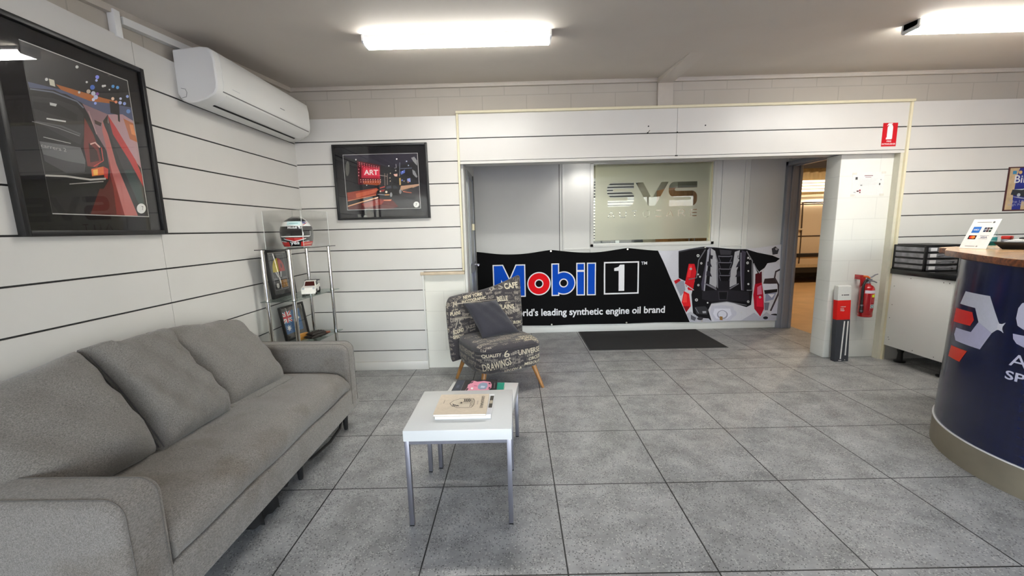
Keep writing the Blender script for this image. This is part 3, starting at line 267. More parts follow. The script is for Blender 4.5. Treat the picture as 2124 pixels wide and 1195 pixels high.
ART_NIGHT = [((25, 24, 28), [(0.0, 1.0), (1.0, 1.0), (1.0, 0.0), (0.0, 0.0)]), ((44, 40, 54), [(0.0047, 0.9942), (0.9976, 0.9932), (0.9933, 0.8752), (0.6592, 0.7481), (0.1841, 0.9064), (0.0532, 0.9533)]), ((105, 105, 98), [(0.0726, 0.7565), (0.061, 0.674), (0.0432, 0.6233), (0.0258, 0.624), (0.0157, 0.6757), (0.0167, 0.7586), (0.0283, 0.8407), (0.0461, 0.8909), (0.0633, 0.8903), (0.0734, 0.839)]), ((96, 24, 34), [(0.1831, 0.8925), (0.4922, 0.8036), (0.4796, 0.4507), (0.1727, 0.4622)]), ((190, 40, 62), [(0.2389, 0.8063), (0.4787, 0.755), (0.4761, 0.5575), (0.2229, 0.5812)]), ((236, 62, 86), [(0.2587, 0.7634), (0.4739, 0.7299), (0.4716, 0.6001), (0.2516, 0.6198)]), ((168, 78, 40), [(0.2376, 0.5239), (0.4795, 0.529), (0.4769, 0.4579), (0.4319, 0.4383), (0.2461, 0.4666)]), ((160, 70, 52), [(0.0082, 0.3181), (0.4183, 0.3916), (0.4523, 0.3518), (0.4091, 0.2529), (0.0129, 0.1709)]), ((205, 105, 75), [(0.1295, 0.2992), (0.4172, 0.3745), (0.4418, 0.3521), (0.3807, 0.2971), (0.1337, 0.2126)]), ((30, 27, 27), [(0.0118, 0.1564), (0.4087, 0.2457), (0.4177, 0.2238), (0.0068, 0.0899)]), ((240, 176, 134), [(0.0084, 0.0555), (0.2032, 0.1281), (0.4342, 0.2063), (0.4316, 0.2258), (0.2005, 0.1477), (0.0056, 0.075)]), ((235, 150, 110), [(0.0095, 0.1567), (0.4103, 0.2573), (0.4093, 0.2686), (0.0086, 0.168)]), ((96, 40, 38), [(0.0112, 0.0506), (0.437, 0.1986), (0.6234, 0.1629), (0.7213, 0.0464), (0.6134, -0.0005), (0.0129, 0.0024)]), ((150, 62, 52), [(0.1988, 0.0945), (0.4362, 0.1871), (0.5181, 0.1552), (0.4716, 0.0846), (0.2578, 0.0343)]), ((46, 44, 48), [(0.6306, 0.2806), (0.7365, 0.3054), (1.0027, 0.4097), (0.9983, 0.0073), (0.7187, 0.003), (0.6234, 0.1629)]), ((192, 152, 124), [(0.7534, 0.4162), (0.9973, 0.4441), (0.9966, 0.4128), (0.7788, 0.3153), (0.7395, 0.3568)]), ((45, 40, 40), [(0.7698, 0.3399), (0.9078, 0.3848), (0.9122, 0.3703), (0.7792, 0.321)]), ((220, 120, 90), [(0.7776, 0.3046), (0.8909, 0.2789), (0.8929, 0.2916), (0.7796, 0.3173)]), ((235, 185, 165), [(0.6625, 0.6325), (0.7168, 0.6403), (0.7114, 0.584), (0.6808, 0.5922)]), ((18, 18, 20), [(0.6446, 0.5936), (0.7377, 0.5901), (0.7293, 0.4485), (0.635, 0.4378)]), ((90, 110, 190), [(0.7582, 0.674), (0.8224, 0.7109), (0.8192, 0.6547), (0.7654, 0.6201)]), ((145, 160, 220), [(0.8439, 0.5436), (0.8861, 0.5561), (0.8884, 0.4852), (0.8457, 0.4839)]), ((205, 170, 110), [(0.736, 0.5618), (0.7567, 0.561), (0.7544, 0.4333), (0.7337, 0.4341)]), ((150, 150, 150), [(0.9145, 0.92), (0.9587, 0.9391), (0.9929, 0.8682), (0.9891, 0.7775), (0.9436, 0.8492)]), ((140, 140, 142), [(0.9205, 0.71), (0.955, 0.6805), (0.9855, 0.5736), (0.9692, 0.5601), (0.9262, 0.6253)]), ((150, 155, 165), [(0.7547, 0.8425), (0.7398, 0.59), (0.746, 0.5897), (0.7609, 0.8422)]), ((150, 160, 190), [(0.7615, 0.7273), (0.9168, 0.7354), (0.9169, 0.741), (0.7615, 0.7329)]), ((190, 170, 160), [(0.4744, 0.6171), (0.5765, 0.592), (0.578, 0.6003), (0.4758, 0.6254)]), ((150, 130, 120), [(0.541, 0.6539), (0.5317, 0.4272), (0.539, 0.4273), (0.5483, 0.6539)]), ((150, 130, 120), [(0.5742, 0.6456), (0.5654, 0.4402), (0.5737, 0.4402), (0.5825, 0.6456)]), ((190, 190, 190), [(0.7016, 0.8161), (0.7028, 0.7479), (0.6797, 0.7487), (0.6797, 0.7403), (0.7084, 0.7447), (0.7078, 0.8167)]), ((16, 15, 17), [(0.4064, 0.2746), (0.4255, 0.3427), (0.4899, 0.369), (0.5327, 0.3845), (0.567, 0.4332), (0.6408, 0.4475), (0.7017, 0.421), (0.7295, 0.3629), (0.7499, 0.3192), (0.7336, 0.2553), (0.6278, 0.2347), (0.5747, 0.2223), (0.5013, 0.2207), (0.4087, 0.2457)]), ((66, 72, 84), [(0.5572, 0.4093), (0.619, 0.4312), (0.6222, 0.3812), (0.5472, 0.3668)]), ((48, 52, 58), [(0.645, 0.4303), (0.6911, 0.4186), (0.7143, 0.3706), (0.6463, 0.366)]), ((150, 50, 50), [(0.4679, 0.3512), (0.5313, 0.3631), (0.5182, 0.3207), (0.4708, 0.3152)]), ((150, 150, 160), [(0.4254, 0.2674), (0.5239, 0.2523), (0.5255, 0.2651), (0.427, 0.2802)]), ((240, 170, 110), [(0.5243, 0.2501), (0.5871, 0.2506), (0.5878, 0.2678), (0.525, 0.2673)]), ((160, 160, 160), [(0.6282, 0.2592), (0.6235, 0.234), (0.6142, 0.2187), (0.6039, 0.219), (0.5965, 0.235), (0.5949, 0.2604), (0.5996, 0.2855), (0.6089, 0.3008), (0.6192, 0.3005), (0.6266, 0.2845)]), ((150, 150, 150), [(0.7567, 0.3118), (0.752, 0.285), (0.7427, 0.2687), (0.7324, 0.269), (0.725, 0.286), (0.7234, 0.313), (0.7282, 0.3398), (0.7375, 0.3561), (0.7478, 0.3557), (0.7551, 0.3388)]), ((250, 240, 215), [(0.5646, 0.3118), (0.5608, 0.2993), (0.5525, 0.2917), (0.5429, 0.2921), (0.5355, 0.3002), (0.5333, 0.3129), (0.5371, 0.3254), (0.5454, 0.3329), (0.5551, 0.3326), (0.5624, 0.3245)]), ((240, 210, 180), [(0.4788, 0.3264), (0.4763, 0.3181), (0.4707, 0.3131), (0.4643, 0.3133), (0.4594, 0.3187), (0.458, 0.3272), (0.4605, 0.3355), (0.4661, 0.3405), (0.4725, 0.3403), (0.4774, 0.3349)]), ((238, 152, 112), [(0.4979, 0.1675), (0.6156, 0.1733), (0.6013, 0.1449), (0.5094, 0.1512)]), ((210, 80, 70), [(0.4661, 0.3787), (0.5354, 0.4019), (0.5332, 0.4185), (0.4639, 0.3953)]), ((240, 240, 235), [(0.9877, 0.0657), (0.9843, 0.047), (0.9766, 0.0307), (0.9653, 0.0188), (0.952, 0.0127), (0.9382, 0.0132), (0.9255, 0.0203), (0.9156, 0.0329), (0.9096, 0.0497), (0.9082, 0.0686), (0.9117, 0.0873), (0.9195, 0.1035), (0.9307, 0.1153), (0.944, 0.1214), (0.9578, 0.1209), (0.9704, 0.1139), (0.9803, 0.1013), (0.9863, 0.0845)]), ((236, 120, 130), [(0.2069, 0.865), (0.2193, 0.8645), (0.2181, 0.8477), (0.2057, 0.8482)]), ((236, 120, 130), [(0.2392, 0.8539), (0.2516, 0.8535), (0.2504, 0.8367), (0.238, 0.8372)]), ((236, 120, 130), [(0.2715, 0.8429), (0.2839, 0.8424), (0.2827, 0.8256), (0.2703, 0.8261)]), ((236, 120, 130), [(0.3038, 0.8318), (0.3162, 0.8314), (0.3151, 0.8146), (0.3027, 0.8151)]), ((236, 120, 130), [(0.3362, 0.8208), (0.3485, 0.8203), (0.3474, 0.8035), (0.335, 0.804)]), ((236, 120, 130), [(0.3685, 0.8097), (0.3809, 0.8093), (0.3797, 0.7925), (0.3674, 0.7929)]), ((236, 120, 130), [(0.4009, 0.7987), (0.4132, 0.7982), (0.4121, 0.7814), (0.3997, 0.7819)]), ((236, 120, 130), [(0.4332, 0.7876), (0.4456, 0.7871), (0.4445, 0.7703), (0.4321, 0.7708)]), ((236, 120, 130), [(0.4656, 0.7765), (0.478, 0.7761), (0.4769, 0.7593), (0.4645, 0.7597)]), ((236, 120, 130), [(0.207, 0.837), (0.2193, 0.8365), (0.2181, 0.8197), (0.2058, 0.8202)]), ((236, 120, 130), [(0.2393, 0.8259), (0.2517, 0.8254), (0.2505, 0.8087), (0.2381, 0.8091)]), ((236, 120, 130), [(0.2716, 0.8149), (0.284, 0.8144), (0.2828, 0.7976), (0.2704, 0.7981)]), ((236, 120, 130), [(0.304, 0.8038), (0.3163, 0.8033), (0.3152, 0.7865), (0.3028, 0.787)]), ((236, 120, 130), [(0.3363, 0.7927), (0.3487, 0.7923), (0.3475, 0.7755), (0.3351, 0.7759)]), ((236, 120, 130), [(0.3687, 0.7817), (0.3811, 0.7812), (0.3799, 0.7644), (0.3675, 0.7649)]), ((236, 120, 130), [(0.401, 0.7706), (0.4134, 0.7701), (0.4123, 0.7533), (0.3999, 0.7538)]), ((236, 120, 130), [(0.4334, 0.7595), (0.4458, 0.7591), (0.4447, 0.7422), (0.4323, 0.7427)]), ((236, 120, 130), [(0.4658, 0.7484), (0.4782, 0.748), (0.4771, 0.7311), (0.4647, 0.7316)]), ((236, 120, 130), [(0.207, 0.8019), (0.2194, 0.8014), (0.2182, 0.7846), (0.2058, 0.7851)]), ((236, 120, 130), [(0.2394, 0.7908), (0.2518, 0.7904), (0.2506, 0.7736), (0.2382, 0.774)]), ((236, 120, 130), [(0.2717, 0.7798), (0.2841, 0.7793), (0.2829, 0.7625), (0.2706, 0.7629)]), ((236, 120, 130), [(0.3041, 0.7687), (0.3165, 0.7682), (0.3153, 0.7514), (0.3029, 0.7519)]), ((236, 120, 130), [(0.3365, 0.7576), (0.3489, 0.7571), (0.3477, 0.7403), (0.3353, 0.7408)]), ((236, 120, 130), [(0.3689, 0.7465), (0.3813, 0.7461), (0.3801, 0.7292), (0.3677, 0.7297)]), ((236, 120, 130), [(0.4013, 0.7354), (0.4137, 0.735), (0.4125, 0.7181), (0.4001, 0.7186)]), ((236, 120, 130), [(0.4337, 0.7244), (0.4461, 0.7239), (0.4449, 0.707), (0.4325, 0.7075)]), ((236, 120, 130), [(0.4661, 0.7133), (0.4785, 0.7128), (0.4774, 0.6959), (0.465, 0.6964)]), ((250, 190, 170), [(0.2075, 0.5548), (0.22, 0.5544), (0.2187, 0.5374), (0.2063, 0.5378)]), ((250, 190, 170), [(0.2407, 0.5536), (0.2532, 0.5531), (0.252, 0.5361), (0.2395, 0.5366)]), ((250, 190, 170), [(0.274, 0.5523), (0.2864, 0.5519), (0.2852, 0.5349), (0.2728, 0.5353)]), ((250, 190, 170), [(0.3072, 0.5511), (0.3196, 0.5506), (0.3185, 0.5336), (0.306, 0.5341)]), ((250, 190, 170), [(0.3404, 0.5498), (0.3529, 0.5493), (0.3517, 0.5324), (0.3392, 0.5328)]), ((250, 190, 170), [(0.3736, 0.5486), (0.3861, 0.5481), (0.3849, 0.5311), (0.3725, 0.5316)]), ((250, 190, 170), [(0.4068, 0.5473), (0.4193, 0.5468), (0.4181, 0.5298), (0.4057, 0.5303)]), ((250, 190, 170), [(0.44, 0.5461), (0.4525, 0.5456), (0.4514, 0.5286), (0.4389, 0.5291)]), ((250, 190, 170), [(0.4732, 0.5448), (0.4857, 0.5443), (0.4846, 0.5273), (0.4721, 0.5278)]), ((250, 190, 170), [(0.2076, 0.5165), (0.22, 0.516), (0.2188, 0.499), (0.2063, 0.4994)]), ((250, 190, 170), [(0.2408, 0.5152), (0.2533, 0.5147), (0.2521, 0.4977), (0.2396, 0.4982)]), ((250, 190, 170), [(0.2741, 0.514), (0.2866, 0.5135), (0.2854, 0.4965), (0.2729, 0.4969)]), ((250, 190, 170), [(0.3073, 0.5127), (0.3198, 0.5122), (0.3186, 0.4952), (0.3062, 0.4957)]), ((250, 190, 170), [(0.3406, 0.5115), (0.3531, 0.511), (0.3519, 0.494), (0.3394, 0.4944)]), ((250, 190, 170), [(0.3738, 0.5102), (0.3863, 0.5097), (0.3851, 0.4927), (0.3727, 0.4932)]), ((250, 190, 170), [(0.4071, 0.509), (0.4195, 0.5085), (0.4184, 0.4915), (0.4059, 0.4919)]), ((250, 190, 170), [(0.4403, 0.5077), (0.4528, 0.5072), (0.4516, 0.4902), (0.4392, 0.4907)]), ((250, 190, 170), [(0.4735, 0.5065), (0.486, 0.506), (0.4849, 0.489), (0.4724, 0.4894)]), ((230, 140, 150), [(0.1934, 0.749), (0.2058, 0.7485), (0.2042, 0.7261), (0.1918, 0.7266)]), ((230, 140, 150), [(0.1893, 0.6928), (0.2017, 0.6923), (0.2001, 0.6698), (0.1877, 0.6703)]), ((230, 140, 150), [(0.1853, 0.6365), (0.1977, 0.636), (0.1961, 0.6134), (0.1836, 0.6139)]), ((235, 235, 230), [(0.1793, 0.9122), (0.1768, 0.9041), (0.1712, 0.8992), (0.1649, 0.8995), (0.1601, 0.9047), (0.1587, 0.913), (0.1613, 0.9211), (0.1668, 0.9259), (0.1732, 0.9257), (0.1779, 0.9204)]), ((235, 235, 230), [(0.7306, 0.9048), (0.7281, 0.8967), (0.7227, 0.8919), (0.7163, 0.8921), (0.7115, 0.8974), (0.71, 0.9056), (0.7125, 0.9137), (0.7179, 0.9186), (0.7243, 0.9183), (0.7291, 0.9131)]), ((235, 235, 230), [(0.616, 0.7848), (0.614, 0.7783), (0.6096, 0.7744), (0.6045, 0.7746), (0.6007, 0.7788), (0.5995, 0.7854), (0.6015, 0.792), (0.6059, 0.7959), (0.611, 0.7957), (0.6148, 0.7914)]), ((200, 210, 230), [(0.8607, 0.8593), (0.8586, 0.852), (0.8537, 0.8477), (0.848, 0.8479), (0.8436, 0.8526), (0.8422, 0.8601), (0.8444, 0.8674), (0.8493, 0.8717), (0.855, 0.8715), (0.8594, 0.8668)]), ((200, 210, 230), [(0.8813, 0.7844), (0.8793, 0.7779), (0.875, 0.774), (0.8699, 0.7742), (0.866, 0.7784), (0.8648, 0.7851), (0.8667, 0.7916), (0.8711, 0.7955), (0.8762, 0.7953), (0.88, 0.7911)]), ((220, 200, 170), [(0.6294, 0.6507), (0.6277, 0.6449), (0.6238, 0.6415), (0.6194, 0.6417), (0.616, 0.6454), (0.6149, 0.6512), (0.6167, 0.657), (0.6205, 0.6604), (0.625, 0.6602), (0.6284, 0.6565)]), ((220, 200, 170), [(0.619, 0.5662), (0.6173, 0.5605), (0.6134, 0.557), (0.6089, 0.5572), (0.6055, 0.5609), (0.6045, 0.5668), (0.6063, 0.5725), (0.6101, 0.576), (0.6146, 0.5758), (0.618, 0.5721)]), ((220, 200, 170), [(0.6207, 0.5094), (0.6189, 0.5037), (0.6151, 0.5002), (0.6106, 0.5004), (0.6072, 0.5041), (0.6062, 0.51), (0.6079, 0.5158), (0.6118, 0.5192), (0.6163, 0.5191), (0.6197, 0.5153)]), ((170, 190, 255), [(0.7974, 0.6725), (0.7955, 0.6659), (0.7911, 0.662), (0.786, 0.6622), (0.7821, 0.6664), (0.7809, 0.6731), (0.7829, 0.6796), (0.7872, 0.6836), (0.7923, 0.6834), (0.7962, 0.6791)]), ((170, 120, 100), [(0.8685, 0.4831), (0.8656, 0.4731), (0.859, 0.4672), (0.8513, 0.4675), (0.8455, 0.4739), (0.8436, 0.484), (0.8466, 0.4939), (0.8532, 0.4998), (0.8608, 0.4996), (0.8667, 0.4931)]), ((200, 190, 170), [(0.7068, 0.697), (0.7046, 0.6897), (0.6996, 0.6853), (0.6939, 0.6855), (0.6895, 0.6903), (0.6882, 0.6978), (0.6904, 0.7051), (0.6953, 0.7095), (0.7011, 0.7093), (0.7055, 0.7045)]), ((235, 235, 230), [(0.2956, 0.4434), (0.2938, 0.4376), (0.2899, 0.4341), (0.2854, 0.4342), (0.282, 0.438), (0.281, 0.4439), (0.2828, 0.4497), (0.2867, 0.4532), (0.2912, 0.453), (0.2946, 0.4493)]), ((190, 170, 150), [(0.8083, 0.5024), (0.8064, 0.4958), (0.802, 0.4918), (0.7969, 0.492), (0.793, 0.4963), (0.7918, 0.503), (0.7937, 0.5096), (0.7981, 0.5136), (0.8032, 0.5134), (0.8071, 0.5091)]), ((120, 140, 220), [(0.7853, 0.5174), (0.7829, 0.5092), (0.7774, 0.5042), (0.771, 0.5045), (0.7661, 0.5098), (0.7646, 0.5182), (0.7671, 0.5265), (0.7725, 0.5314), (0.779, 0.5312), (0.7838, 0.5258)])]
